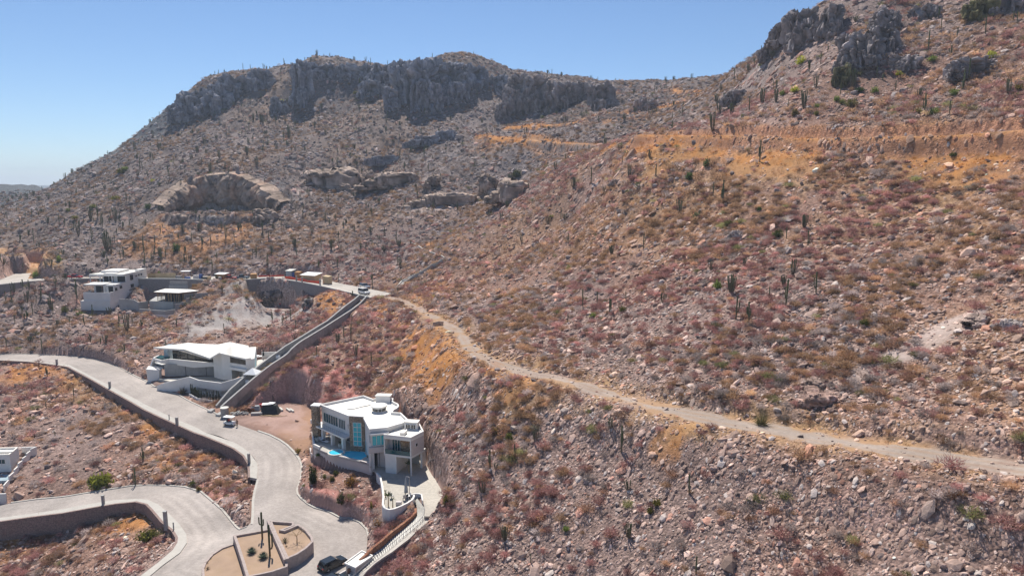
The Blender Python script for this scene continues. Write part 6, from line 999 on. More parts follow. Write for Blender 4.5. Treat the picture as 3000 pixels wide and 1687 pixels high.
CRAGS = [ # u, v of the foot, width px, height px, depth factor, colour, smooth, label
 (585,328,150,58,.8,DK,0,'dark cliff forming the left shoulder of the mesa skyline'),(690,285,120,60,.8,DK,0,'dark broken cliff below the left part of the mesa rim'),(545,352,80,40,.8,DK,0,'low dark crag at the lower left end of the mesa cliffs'),(640,330,90,60,.8,DK,0,'dark blocky crag under the left mesa shoulder'),
 (765,262,70,55,.8,DK,0,'small dark cliff just left of the tall pillar on the mesa'),(885,300,62,122,.9,DK,0,'tall dark pillar of rock standing out from the mesa cliffs'),(945,232,110,44,.7,DK,0,'flat dark cliff band right of the tall pillar'),(1045,235,120,44,.7,DK,0,'long dark cliff band along the middle of the mesa rim'),(1130,240,90,50,.7,DK,0,'dark cliff between the rim band and the mesa summit'),
 (1195,262,90,75,.8,DK,0,'dark cliff left of the mesa summit knob'),(1225,312,130,120,.8,DK,0,'large dark cliff face below the mesa summit knob'),(1305,266,130,90,.8,DK,0,'dark summit knob of the mesa'),(1385,250,90,60,.8,DK,0,'dark cliff on the right shoulder of the summit knob'),(1160,318,70,60,.8,DK,0,'dark crag at the foot of the cliffs left of the large face'),(1330,300,80,50,.8,DK,0,'dark crag under the right shoulder of the summit'),(1090,280,80,40,.8,DK,0,'small dark crag below the rim band'),(820,330,60,45,.8,DK,0,'isolated dark crag below the tall pillar'),
 (1520,338,85,115,.8,DKR,0,'tall dark rock tower at the left of the saddle crags'),(1580,325,90,95,.8,DKR,0,'broad dark rock tower in the middle of the saddle crags'),(1645,320,75,75,.8,DKR,0,'dark crag between the two rock towers and the rounded one'),(1755,325,85,80,.8,DKR,0,'rounded dark crag at the right of the saddle crags'),(1695,290,70,50,.8,DKR,0,'dark crag behind the rounded one on the saddle'),(1475,345,45,40,.8,DKR,0,'small dark crag left of the tall rock tower'),(1895,325,70,34,.8,DKR,0,'low dark crag above the saddle track'),(1460,265,70,40,.8,DK,0,'dark crag on the rim between summit and saddle'),
 (2345,128,100,95,.8,DKR,0,'big dark cliff on the left edge of the right hand summit'),(2430,108,85,92,.8,DKR,0,'tall dark cliff face on the right hand summit'),(2290,130,80,55,.8,DKR,0,'dark crag on the skyline of the right hand summit'),(2490,150,75,55,.8,DKR,0,'dark crag beside the tall cliff face'),(2535,190,100,85,.8,DKR,0,'large dark outcrop in the middle of the right hand summit'),(2590,150,80,80,.8,DKR,0,'dark outcrop above the large one on the right hand summit'),(2470,215,60,45,.8,DKR,0,'small dark outcrop left of the large middle one'),(2640,205,110,40,.8,DKR,0,'long low dark outcrop right of the large middle one'),(2850,225,140,52,.8,DKR,0,'long dark ledge of blocks on the right summit slope'),(2890,52,100,55,.8,(.17,.15,.07),0,'yellowish lichen covered rock near the upper right corner'),(2965,38,90,70,.8,DKR,0,'dark rock in the upper right corner'),(2160,300,80,34,.8,DKR,0,'low dark crag on the left foot of the right summit'),(2465,248,46,52,.8,(.17,.15,.08),0,'yellow streaked rock pillar below the large outcrop'),(2590,90,90,55,.8,DKR,0,'dark crag high on the right summit'),(2255,170,50,40,.8,DKR,0,'dark crag low on the left skyline of the right summit'),(2700,60,90,45,.8,DKR,0,'dark broken crag on the upper slope of the right summit'),
 (770,648,90,34,.8,TANR,1,'tan rounded rock in front of the weathered scar on the right'),(625,650,46,16,.9,(.46,.40,.36),1,'pale flat boulder lying in the hollow of the weathered scar'),(530,652,50,24,.8,TANR,1,'tan boulder at the left foot of the weathered scar'),
 (985,552,150,50,-1,TANR,1,'tan wedge shaped cliff right of the weathered outcrop'),(1080,540,40,36,.8,TANR,1,'tan rounded boulder beside the wedge shaped cliff'),(1165,545,140,34,-1,TANR,1,'tan rock band right of the rounded boulder'),(1272,555,50,40,.8,TANR,1,'tan rock knob at the end of the rock band'),(1010,560,45,22,.8,TANR,1,'pale flat boulder in front of the wedge shaped cliff'),
 (1330,603,170,34,-1,TANR,1,'long tan rock wall slanting across the gully'),(1435,580,70,62,.7,TANR,1,'tan rock arch with a dark hollow above the gully'),(1505,582,95,45,-1,TANR,1,'tan curved rock wall right of the rock arch'),(1262,425,130,26,.6,DK,0,'dark layered ledge on the mid mesa slope'),(1310,408,70,24,.6,DK,0,'dark ledge just above the layered one'),(1140,480,120,22,.6,DK,0,'thin dark ledge left of the layered one'),
 (2400,1198,100,44,1.3,(.42,.28,.23),1,'large pink boulder at the edge of the dirt track'),(2392,1145,70,26,1.6,(.42,.30,.25),1,'pink tilted slab boulder above the large pink boulder'),(2865,955,80,26,1.4,(.44,.33,.28),1,'brown boulder resting on the pale rock slab'),(2965,965,60,22,1.4,(.40,.34,.31),0,'grey blocky boulder right of the pale rock slab'),(2310,1450,80,8,3,(.42,.32,.27),1,'pale layered rock lying low in the boulder field'),(2160,700,40,20,.7,(.36,.30,.27),0,'pale slab among the shrubs of the open slope'),(1805,540,26,14,.7,(.36,.30,.27),0,'small pale slab left of the round green bushes'),(905,899,34,24,.8,(.33,.29,.26),1,'pale block of rock at the mouth of the excavated pit'),
]
for i, (u, v, wp, hp, df, tc_, sm, lb) in enumerate(CRAGS):
    P = hit([(u, v)])[0]; dd = P[1]*CP_-(P[2]-CAM_Z)*SP_; w, h = wp*dd/F_PX, hp*dd/F_PX*1.06; dp = (7.0 if df > 5 else min(w, h*1.3)*df+1) if df > 0 else 2.3*h; me = crag_mesh('rock_outcrop', w, dp, h*1.2, i+1, tc_, .35, bool(sm), None if df > 5 else w > 3 and 0 < df < 5)
    o = link('rock_outcrop', me); dirn = Vector((P[0], P[1], 0)).normalized(); o.location = Vector(P)+dirn*dp*(.48 if not sm else .52 if df > 0 else .44)+Vector((0, 0, h*(.39 if not sm else .42 if df > 5 else .36 if df > 0 else .38))); o.rotation_euler = (0, 0, -math.atan2(dirn.x, dirn.y)+rng.uniform(-.25, .25)*(.4 if df < 0 else 1)); tag(o, lb, 'rock', 'rock outcrops on the hills')
# the weathered scar: a concave face of pale rock let into the slope, its foot hollowed out
_ar = resample(scar.P[np.argsort(np.arctan2(scar.P[:, 0], scar.P[:, 1]))][scar.P[np.argsort(np.arctan2(scar.P[:, 0], scar.P[:, 1]))][:, 1] > 322], .45); _na, _nz = len(_ar), 46
_dx = np.gradient(_ar[:, :2], axis=0); _nrm = np.stack([_dx[:, 1], -_dx[:, 0]], -1); _nrm /= np.linalg.norm(_nrm, axis=1)[:, None]; _nrm *= np.where(_nrm[:, 1] > 0, -1, 1)[:, None]
_tp = ground(_ar[:, 0]-_nrm[:, 0]*3.4, _ar[:, 1]-_nrm[:, 1]*3.4)+.3; _tp = np.convolve(np.pad(_tp, 8, 'edge'), np.ones(17)/17, 'valid'); _sa = np.arange(_na)*.45
SA, TT = np.meshgrid(_sa, np.linspace(0, 1, _nz)); ZC_ = 39.0+(_tp[None]-39.0)*TT; HH = _tp[None]-39.0
f1, f2, cid = worley3(SA/6.5, ZC_/11, SA*0+.5, 21); _o = 1.6+2.6*(cid-.5)-1.6*np.clip(.2-(f2-f1), 0, .2)*5*.6+2.2*fbm(SA/16, ZC_/22, 2, 22)+.9*fbm(SA/3.5, ZC_/4.5, 3, 23)+.35*noise3(SA*1.1, ZC_*.9, SA*0, 24)-2.6*np.exp(-((TT-.16)/.13)**2)*(1+fbm(SA/9, ZC_/30, 2, 25))-1.6*sstep((TT-.75)/.25)
_o *= np.clip(HH/9, .15, 1); XX, YY = _ar[None, :, 0]+_nrm[None, :, 0]*_o, _ar[None, :, 1]+_nrm[None, :, 1]*_o; XX = np.vstack([XX, _ar[None, :, 0]-_nrm[None, :, 0]*6]); YY = np.vstack([YY, _ar[None, :, 1]-_nrm[None, :, 1]*6]); ZZ = np.vstack([ZC_, _tp[None]+1.0])
_i = np.arange(XX.size).reshape(XX.shape); _pit_shade = noise3(SA*.45, ZC_*.5, SA*0, 26) > .52; _ct = np.array([.39, .29, .225])*(1+.3*(cid-.5)+.22*fbm(SA/2.2, ZC_/9, 3, 27)+.12*fbm(SA/.8, ZC_/.9, 2, 28))[..., None]*np.where(_pit_shade, .55, 1)[..., None]; _og = sstep((fbm(SA/7, ZC_/10, 2, 29)-.15)/.4)[..., None]*.5; _ct = _ct*(1-_og)+np.array([.46, .27, .18])*_og; _ct = np.concatenate([_ct, _ct[-1:]])  # dark spots: shade of small holes painted into the rock colour
_me = np_mesh('weathered_cliff', np.stack([XX, YY, ZZ], -1).reshape(-1, 3), np.stack([_i[:-1, :-1], _i[:-1, 1:], _i[1:, 1:], _i[1:, :-1]], -1).reshape(-1, 4), False); tint_attr(_me, np.clip(_ct, .02, .8).reshape(-1, 3)); tag(link('weathered_cliff', _me, mat=M['cliff']), 'big pale brown weathered cliff scar with a hollow foot on the lower mesa slope', 'rock', 'rock outcrops on the hills')
# walls of the pit and the lot: crumbly earth blocks
for (u, v, wp, hp, lb) in ((783,893,70,48,'crumbly grey earth block left inside the excavated pit'),(815,876,44,28,'smaller earth block on the shoulder of the excavated pit')):
    P = hit([(u, v)])[0]; dd = P[1]; w, h = wp*dd/F_PX, hp*dd/F_PX; o = link('earth_block', crag_mesh('earth_block', w, w*.6, h*1.3, u, (.22,.19,.175), .4, True)); o.location = Vector(P)+Vector((0, w*.2, h*.4)); tag(o, lb, 'earth')

# ------------------------------------------------------------------ scatter points over the visible ground
KEEP_OUT = [main, blk, [(-98.5,177),(-61,172.5),(-60.5,188),(-98.5,190)], lo, [(p[0], p[1]) for p in W1]+[(-107,239),(-123,243)], [(p[0], p[1]) for p in RP]]
def scatter(n, rmin, rmax, pw, seed, th=R(42), want=None):
    """random points, density falling with distance as r^-pw; returns x, y, z, r, stoniness, D"""
    g = np.random.default_rng(seed); r = (rmin**(2-pw)+(rmax**(2-pw)-rmin**(2-pw))*g.random(n))**(1/(2-pw)); a = g.uniform(-th, th, n); x, y = r*np.sin(a), r*np.cos(a); z, D = ground(x, y, True); c, st = soil(x, y, z, D); ok = np.ones(n, bool)
    for P in KEEP_OUT: d, ins, _ = seg_dist(x, y, np.array([(p[0], p[1], 0) for p in P])); ok &= ~(ins | (d < .4))
    for F in (FL,): s = (x-F.p0.x)*F.d.x+(y-F.p0.y)*F.d.y; t = (x-F.p0.x)*F.d.y-(y-F.p0.y)*F.d.x; ok &= ~((s > -4) & (s < 61) & (t > -.7) & (t < 4.6))
    d, ins, _ = seg_dist(x, y, np.array([(p[0], p[1], 0) for p in TER+[(-25,116),(-30,124),(-38,130)]])); ok &= ~(ins | (d < .5)); d, ins, _ = seg_dist(x, y, DP, False); ok &= d > .8
    # only where the camera could see, give or take a step
    px = x/(y*CP_-(z-CAM_Z)*SP_); ok &= (np.abs(px) < .80) & (r < 700)
    return x[ok], y[ok], z[ok], r[ok], c[ok], st[ok], {k: v[ok] for k, v in D.items()}, g
_ico_v = []; _ph = (1+5**.5)/2
for a in (-1, 1):
    for b in (-_ph, _ph): _ico_v += [(0, a, b), (a, b, 0), (b, 0, a)]
_ico_v = np.array(_ico_v)/np.linalg.norm(_ico_v[0]); _bm = bmesh.new()
for v in _ico_v: _bm.verts.new(v)
bmesh.ops.convex_hull(_bm, input=_bm.verts); _bm.verts.index_update(); ICO_V = np.array([v.co[:] for v in _bm.verts]); ICO_F = np.array([[v.index for v in f.verts] for f in _bm.faces]); _bm.free()
def batch(name, protos, x, y, z, sc, rot, tilt, col, mt, idx, pmul=None):
    """one mesh of many small copies; protos: list of (verts, tris); col: per copy colour; pmul: per proto vertex colour factor"""
    V_, F_, C_ = [], [], []; n0 = 0
    for k, (pv, pf) in enumerate(protos):
        m = np.where(idx == k)[0]
        if not len(m): continue
        cs, sn = np.cos(rot[m]), np.sin(rot[m]); v = pv[None]*sc[m][:, None, :]; X = v[..., 0]*cs[:, None]-v[..., 1]*sn[:, None]; Y = v[..., 0]*sn[:, None]+v[..., 1]*cs[:, None]
        Z = v[..., 2]+X*tilt[m, 0][:, None]+Y*tilt[m, 1][:, None]; V_.append(np.stack([X+x[m][:, None], Y+y[m][:, None], Z+z[m][:, None]], -1).reshape(-1, 3)); f = pf[None]+(np.arange(len(m))*len(pv))[:, None, None]+n0; F_.append(f.reshape(-1, 3)); n0 += len(m)*len(pv)
        cc = np.repeat(col[m][:, None, :], len(pv), 1)
        if pmul is not None: cc = cc*pmul[k][None, :, None]
        C_.append(cc.reshape(-1, 3))
    me = np_mesh(name, np.concatenate(V_), np.concatenate(F_), False); tint_attr(me, np.clip(np.concatenate(C_), .005, .9)); me.materials.append(mt); return me
def slope_at(x, y): e = 1.2; return np.stack([(ground(x+e, y)-ground(x-e, y))/(2*e), (ground(x, y+e)-ground(x, y-e))/(2*e)], -1)
rock_protos = []
for k in range(14):
    g = np.random.default_rng(100+k); v = ICO_V*(1+g.uniform(-.28, .28, (12, 1)))*np.array([1.0, g.uniform(.6, .95), g.uniform(.38, .75)]); rock_protos.append((v, ICO_F))
# loose stones everywhere
x, y, z, r, c, st, D, g = scatter(230000, 52, 640, 1.6, 1); patch = fbm(x/11, y/11, 3, 61); keep = g.random(len(x)) < np.clip(st, 0, 1.2)*np.clip(.72+.9*patch, .2, 1); x, y, z, r, c = x[keep], y[keep], z[keep], r[keep], c[keep]; n = len(x)
s = np.exp(g.normal(0, .55, n))*np.clip(.115*(r/70)**.85, .10, .55); s = np.minimum(s, 1.5); far = sstep((r-170)/200)[:, None]; lum = c.mean(1, keepdims=True)
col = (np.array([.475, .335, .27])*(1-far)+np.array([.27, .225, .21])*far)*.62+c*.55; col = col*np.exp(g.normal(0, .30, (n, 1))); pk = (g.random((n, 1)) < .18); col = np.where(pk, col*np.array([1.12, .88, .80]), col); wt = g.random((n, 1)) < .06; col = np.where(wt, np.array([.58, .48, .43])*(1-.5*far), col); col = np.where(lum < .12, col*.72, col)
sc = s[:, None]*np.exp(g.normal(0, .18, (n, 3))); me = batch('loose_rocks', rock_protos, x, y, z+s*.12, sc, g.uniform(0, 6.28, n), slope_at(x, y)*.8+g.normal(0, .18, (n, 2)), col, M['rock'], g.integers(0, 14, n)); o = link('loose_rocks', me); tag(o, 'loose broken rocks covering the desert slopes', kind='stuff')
x, y, z, r, c, st, D, g = scatter(95000, 52, 150, 1.3, 12); patch = fbm(x/7, y/7, 3, 63); keep = g.random(len(x)) < np.clip(st, 0, 1)*np.clip(.55+1.1*patch+.25*(x > 12), .1, 1); x, y, z, r, c = x[keep], y[keep], z[keep], r[keep], c[keep]; n = len(x)
s = np.exp(g.normal(0, .5, n))*np.clip(.12*(r/70)**.6, .10, .24); col = (np.array([.50, .35, .28])*.6+c*.5)*np.exp(g.normal(0, .28, (n, 1))); col = np.where(g.random((n, 1)) < .2, col*np.array([.95, 1.02, 1.08]), col); col = np.where(g.random((n, 1)) < .1, np.array([.60, .50, .44]), col)
o = link('cobbles', batch('cobbles', rock_protos, x, y, z+s*.15, s[:, None]*np.exp(g.normal(0, .18, (n, 3))), g.uniform(0, 6.28, n), slope_at(x, y)*.8+g.normal(0, .22, (n, 2)), col, M['rock'], g.integers(0, 14, n))); tag(o, 'angular cobbles heaped over the nearest slopes', kind='stuff')
# bigger boulders: the 300 nearest are things
x, y, z, r, c, st, D, g = scatter(5200, 55, 600, 1.25, 2); keep = g.random(len(x)) < st; x, y, z, r, c = x[keep], y[keep], z[keep], r[keep], c[keep]; s = np.exp(g.normal(0, .35, len(x)))*np.clip(.28*(r/80)**.55, .28, .85); o_ = np.argsort(-(s/r)); x, y, z, r, c, s = x[o_], y[o_], z[o_], r[o_], c[o_], s[o_]
big_protos = []
_sp2, _sf2 = sphere_grid(14, 9)
def boulder_proto(k):
    g2 = np.random.default_rng(300+k); p = np.abs(_sp2)**.7*np.sign(_sp2)*np.array([1, g2.uniform(.6, .9), g2.uniform(.45, .75)]); f1, f2, cid = worley3(p[:, 0]*1.3+k*3, p[:, 1]*1.3, p[:, 2]*1.3, k); return p*(1+.34*(cid-.5)+.12*noise3(p[:, 0]*3+k, p[:, 1]*3, p[:, 2]*3, k))[:, None]
bm_me = []
for k in range(10):
    for j, t0 in enumerate(((.42,.295,.25),(.34,.28,.26),(.46,.37,.32))):
        p = boulder_proto(k); me = np_mesh('boulder', p, _sf2, False); tint_attr(me, np.array(t0)*(1+.2*noise3(p[:, 0]*2, p[:, 1]*2, p[:, 2]*2, k))[:, None]); me.materials.append(M['rock']); bm_me.append(me)
KIND_B = ['pink brown boulder', 'grey boulder', 'pale boulder']
def zone_name(px, py):
    X, Y = px, py; d1 = float(TRK['t1'].apply(np.array([X]), np.array([Y]), np.zeros(1))[1][0])
    n = np.array([.74, .67]); q = X*n[0]+Y*n[1]
    if Y > 300 and X < 40: return 'on the mesa slope' 
    if X < -20 and Y < 112: return 'on the rocky ground between the lower roads'
    if X < -42 and Y < 180: return 'below the main road wall'
    if X < -46: return 'between the main road and the upper road'
    if Y > 235: return 'on the slope above the gully'
    if d1 < 2.5: return 'at the edge of the dirt track'
    if q < 84-.02*Y or (X > -40 and Y < 130 and d1 < 60 and q < 86): return 'on the stony slope below the dirt track'
    d2 = float(TRK['t2'].apply(np.array([X]), np.array([Y]), np.zeros(1))[1][0]); zt = gz(X, Y)
    if zt > 68: return 'on the right hand summit slope'
    return 'on the open slope above the dirt track'
for k in range(300):
    j = int(g.integers(0, 3)); o = bpy.data.objects.new('boulder', bm_me[int(g.integers(0, 10))*3+j]); COL.objects.link(o); o.location = (x[k], y[k], z[k]+s[k]*.15); o.scale = (s[k]*.9, s[k]*.9, s[k]*.9); o.rotation_euler = (g.normal(0, .25), g.normal(0, .25), g.uniform(0, 6.28)); tag(o, ('large ' if s[k]*560/r[k] > 4 else 'small ')+KIND_B[j]+' '+zone_name(x[k], y[k]), 'boulder', 'boulders on the slopes')
m = slice(300, None); n = len(x[m]); me = batch('far_boulders', [(boulder_proto(k), np.concatenate([_sf2[:, :3], _sf2[:, [0, 2, 3]]])) for k in range(6)], x[m], y[m], z[m]+s[m]*.1, s[m][:, None]*np.ones((1, 3)), g.uniform(0, 6.28, n), g.normal(0, .3, (n, 2)), np.array([.28, .22, .20])*np.exp(g.normal(0, .3, (n, 1))), M['rock'], g.integers(0, 6, n)); tag(link('far_boulders', me), 'boulders scattered over the farther hillsides', kind='stuff')

# ------------------------------------------------------------------ dry brush
def tuft(k, nb, w, up=.6, spread=1.0, leaf=0.0):
    g2 = np.random.default_rng(500+k); V_, F_ = [], []
    for i in range(nb):
        a = g2.uniform(0, 6.283); e = g2.uniform(.1, 1.35)*up; b0 = np.array([math.cos(a), math.sin(a), 0])*g2.uniform(0, .45)*spread; d = np.array([math.cos(a+g2.normal(0, .5))*math.cos(e), math.sin(a+g2.normal(0, .5))*math.cos(e), math.sin(e)]); l = g2.uniform(.35, 1.0); t = np.cross(d, g2.normal(0, 1, 3)); t = t/np.linalg.norm(t)*w*g2.uniform(.6, 1.4); q = b0+d*l*.12; n0 = len(V_)*1
        V_ += [q-t*.5, q+t*.5, q+d*l+g2.normal(0, .05, 3)]; F_.append((n0, n0+1, n0+2))
        if leaf:
            for _ in range(2): p = q+d*l*g2.uniform(.5, 1.05); a1, a2 = g2.normal(0, leaf, 3), g2.normal(0, leaf, 3); n0 = len(V_); V_ += [p, p+a1, p+a2]; F_.append((n0, n0+1, n0+2))
    V_ = np.array(V_); V_[:, 2] = np.maximum(V_[:, 2], -.05); return V_, np.array(F_)
BR = {'dry reddish': (.39,.21,.19), 'tan dry': (.44,.28,.17), 'grey leafless': (.42,.35,.325), 'brown dry': (.42,.25,.17), 'olive green': (.24,.235,.10)}
BK = list(BR)
def puff(k, nb, w, ln):
    """round twiggy crown: short stems spread through a dome, a few long ones from the foot"""
    g2 = np.random.default_rng(700+k); V_, F_ = [], []; lob = g2.normal(0, .33, (4, 3)); lob[:, 2] = np.abs(lob[:, 2])
    for i in range(nb):
        d = g2.normal(0, 1, 3); d[2] = abs(d[2])*.9; d /= np.linalg.norm(d); p = d*(g2.uniform(.2, .75)**.6)*.8*np.array([1, 1, .85])+lob[i % 4]*.7 if i % 7 else g2.normal(0, .12, 3); q = d+g2.normal(0, .55, 3); q[2] = q[2]*.6+.35; q /= np.linalg.norm(q); l = ln*g2.uniform(.6, 1.5)*(1 if i % 7 else 2.2)
        t = np.cross(q, g2.normal(0, 1, 3)); t = t/np.linalg.norm(t)*w*g2.uniform(.6, 1.4); n0 = len(V_); V_ += [p-t*.5, p+t*.5, p+q*l]; F_.append((n0, n0+1, n0+2))
    V_ = np.array(V_); V_[:, 2] = np.maximum(V_[:, 2], -.06); return V_, np.array(F_)
near_t = [puff(k, 300, .05, .34) for k in range(6)]; far_t = [puff(20+k, 84, .10, .42) for k in range(6)]
x, y, z, r, c, st, D, g = scatter(72000, 54, 620, 1.2, 3); patch = fbm(x/16, y/16, 3, 71); keep = (g.random(len(x)) < np.clip(.6+.7*patch+.1*(r > 200)-.32*(r < 112)*(x > 5), .12, 1)) & (st > .12) & (D['t1'] > .7) & (D['t2'] > 1.0) & (D['t3'] > 1.5) & (D['t4'] > 1.5) & (D['lower'] > .9) & (D['upper'] > .9); _sl = np.hypot(*slope_at(x, y).T); keep &= _sl < 1.35; keep &= g.random(len(x)) < np.where((c[:, 0] > .36) & (c[:, 2] < .14), .16, 1.0); x, y, z, r, c, st = x[keep], y[keep], z[keep], r[keep], c[keep], st[keep]; n = len(x)
s = np.minimum(np.exp(g.normal(-.16, .34, n))*np.clip(.9+.25*(r > 150), .5, 1.3), 1.5); kind = g.choice(5, n, p=[.26, .26, .28, .16, .04]); kp = fbm(x/22, y/22, 2, 81); kind = np.where((kp > .25) & (g.random(n) < .6), 1, np.where((kp < -.2) & (g.random(n) < .6), 0, kind)); kind = np.where((r > 290) & (kind == 0) & (g.random(n) < .8), 2, kind); o_ = np.argsort(-(s/r)); x, y, z, r, s, kind = [q[o_] for q in (x, y, z, r, s, kind)]
br_me = {}
for ki, kn in enumerate(BK):
    for k in range(6):
        v, f = near_t[k]; me = np_mesh('dry_shrub', v, f); g2 = np.random.default_rng(k+10*ki); cc = np.repeat(np.array(BR[kn])[None]*np.exp(g2.normal(0, .3, (len(f), 1))), 3, 0); tint_attr(me, cc); me.materials.append(M['twig']); br_me[ki, k] = me
NB = 290
for k in range(NB):
    o = bpy.data.objects.new('dry_shrub', br_me[int(kind[k]), int(g.integers(0, 6))]); COL.objects.link(o); o.location = (x[k], y[k], z[k]); o.scale = (s[k], s[k], s[k]*g.uniform(.8, 1.15)); o.rotation_euler = (0, 0, g.uniform(0, 6.28)); tag(o, ('wide ' if s[k] > 1.15 else 'small ')+BK[kind[k]]+' shrub '+zone_name(x[k], y[k]), 'shrub', 'dry shrubs on the slopes')
for nm, lab, m, tp in (('dry_brush', 'dry twiggy brush on the nearer slopes', (np.arange(len(x)) >= NB) & (r < 185), near_t), ('far_brush', 'dry brush covering the farther hillsides', (np.arange(len(x)) >= NB) & (r >= 185), far_t)):
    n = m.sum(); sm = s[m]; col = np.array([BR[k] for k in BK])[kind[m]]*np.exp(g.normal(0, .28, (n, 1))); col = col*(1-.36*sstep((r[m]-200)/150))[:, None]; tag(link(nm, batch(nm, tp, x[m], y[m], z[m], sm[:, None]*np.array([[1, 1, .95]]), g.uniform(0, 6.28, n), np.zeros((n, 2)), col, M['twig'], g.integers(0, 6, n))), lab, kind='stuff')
# dry yellow grass on the fill slopes and verges
gr_t = [tuft(60+k, 20, .06, 1.0, .8) for k in range(5)]
x, y, z, r, c, st, D, g = scatter(60000, 55, 420, 1.2, 4); og = (c[:, 0] > .25) & (c[:, 2] < .45*c[:, 0]+.02); ok = og & (g.random(len(x)) < .75); ok &= (D['t1'] > -.3) & (D['t2'] > -.5) & (D['lower'] > .5) & (D['upper'] > .4) & (D['lot'] > .5); x, y, z, r, c = x[ok], y[ok], z[ok], r[ok], c[ok]; n = len(x)
if n: tag(link('dry_grass', batch('dry_grass', gr_t, x, y, z, (np.exp(g.normal(-.7, .3, n))*np.clip(r/120, .8, 1.8))[:, None]*np.ones((1, 3)), g.uniform(0, 6.28, n), np.zeros((n, 2)), c*np.array([1.05, 1.05, 1.0])*np.exp(g.normal(0, .22, (n, 1))), M['twig'], g.integers(0, 5, n))), 'dry orange grass on the fill slopes and verges', kind='stuff')

# ------------------------------------------------------------------ cacti
def cactus_mesh(name, stems, seed, green=(.125, .14, .07), foot=(.19, .14, .10), n=7):
    """stems: list of (points, radius); tapering columns with rounded tips, rib shading painted on"""
    v, f, c = [], [], []; g2 = random.Random(seed)
    for pts, rad in stems:
        P = [Vector(p) for p in pts]; m = MB(); rr_ = [rad*(.92 if i == 0 else 1) for i in range(len(P))]; d = (P[-1]-P[-2]).normalized(); P += [P[-1]+d*rad*.8, P[-1]+d*rad*1.3]; rr_ += [rad*.75, rad*.2]; m.tube(P, rr_, n); n0 = len(v); v += m.v
        for q in m.f: f.append(tuple(n0+i for i in q))
        for i, p in enumerate(m.v): t = min(1, max(0, (p.z-.3)/1.6)); rib_shade = .78 if i % 2 else 1.15; c.append([(foot[k]*(1-t)+green[k]*t)*rib_shade for k in range(3)])  # alternate edges lighter and darker: groove shade put into the colour
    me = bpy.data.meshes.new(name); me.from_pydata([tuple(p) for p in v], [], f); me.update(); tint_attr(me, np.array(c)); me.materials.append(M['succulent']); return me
def cardon(h, arms, seed):
    g2 = random.Random(seed); st_ = [([(0, 0, -.3), (0, 0, h*.5), (g2.uniform(-.06, .06), 0, h)], .19)]
    for i in range(arms): a = g2.uniform(0, 6.28); z0 = h*g2.uniform(.22, .5); l = g2.uniform(.35, .62); hh = z0+h*g2.uniform(.25, .5); st_.append(([(0, 0, z0), (math.cos(a)*l*.7, math.sin(a)*l*.7, z0+.1), (math.cos(a)*l, math.sin(a)*l, z0+.5), (math.cos(a)*l*1.02, math.sin(a)*l*1.02, hh)], .13))
    return cactus_mesh('cardon_cactus', st_, seed)
def pipe(h, ns, seed):
    g2 = random.Random(seed); st_ = []
    for i in range(ns): a = 6.28*i/ns+g2.uniform(-.4, .4); l = g2.uniform(.25, 1.0)*h*.34; hh = h*g2.uniform(.55, 1.0); st_.append(([(math.cos(a)*.1, math.sin(a)*.1, -.2), (math.cos(a)*l*.65, math.sin(a)*l*.65, hh*.3), (math.cos(a)*l, math.sin(a)*l, hh)], .1))
    return cactus_mesh('pipe_cactus', st_, seed, (.13, .15, .08))
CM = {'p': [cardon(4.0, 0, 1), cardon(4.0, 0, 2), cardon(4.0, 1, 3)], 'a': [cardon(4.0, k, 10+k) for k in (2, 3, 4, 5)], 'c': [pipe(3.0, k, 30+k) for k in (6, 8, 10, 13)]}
CH = {'p': 4.0, 'a': 4.0, 'c': 3.0}
def cs(x0, y0, k, *t): return [(x0+a/k, y0+b/k, h/k, ty) for a, b, h, ty in t]
CACTI = cs(2100,0,2.862,(143,700,120,'p'),(172,690,60,'p'),(268,600,60,'c'),(252,625,85,'p'),(313,570,70,'p'),(340,530,80,'p'),(372,480,90,'p'),(455,300,45,'p'),(705,150,45,'p'),(20,950,120,'c'),(125,960,100,'c'),(270,960,140,'p'),(380,870,130,'c'),(730,910,170,'c'),(490,770,100,'c'),(830,735,100,'c'),(1140,740,160,'c'),(1035,800,90,'p'),(1770,440,170,'p'),(1740,960,170,'a'),(1700,830,90,'c'),(2070,740,150,'a'),(2250,300,150,'p'),(2440,790,140,'c'),(1950,960,110,'p'),(360,1360,175,'a'),(870,540,90,'p'),(930,440,70,'p'),(1290,480,80,'p'),(2110,680,180,'p'),(1880,250,90,'p'),(2010,340,100,'p'),(1500,760,80,'p'),(600,900,70,'p'))
CACTI += cs(1600,500,3.22,(425,120,120,'p'),(140,460,110,'p'),(1260,410,140,'c'),(1660,300,170,'a'),(790,60,60,'c'),(1030,50,50,'p'),(260,160,90,'p'),(915,740,150,'p'),(210,690,100,'p'),(615,790,90,'c'),(1555,930,90,'c'),(1870,890,80,'c'),(2330,980,170,'c'),(1745,1160,190,'c'),(1790,1400,210,'p'),(1910,1440,200,'a'),(1825,1290,80,'p'),(2240,1090,120,'c'),(2260,1280,250,'p'),(2105,1200,110,'p'),(2545,1160,200,'a'),(345,1300,180,'p'),(480,1270,130,'p'),(600,1350,150,'a'),(1105,1250,110,'c'),(750,1240,100,'p'),(205,1440,90,'p'),(2430,540,130,'c'),(2470,720,150,'p'),(2265,640,110,'p'))
CACTI += cs(1300,1100,2.469,(1285,550,190,'p'),(510,590,100,'p'),(335,670,140,'p'),(280,850,100,'c'),(440,1190,110,'c'),(1335,830,90,'c'),(1340,1170,110,'c'),(1775,850,140,'p'),(1825,1440,140,'p'),(85,300,90,'p'),(660,470,90,'c'),(630,1350,70,'p'),(380,680,60,'c'),(1210,380,90,'c'))
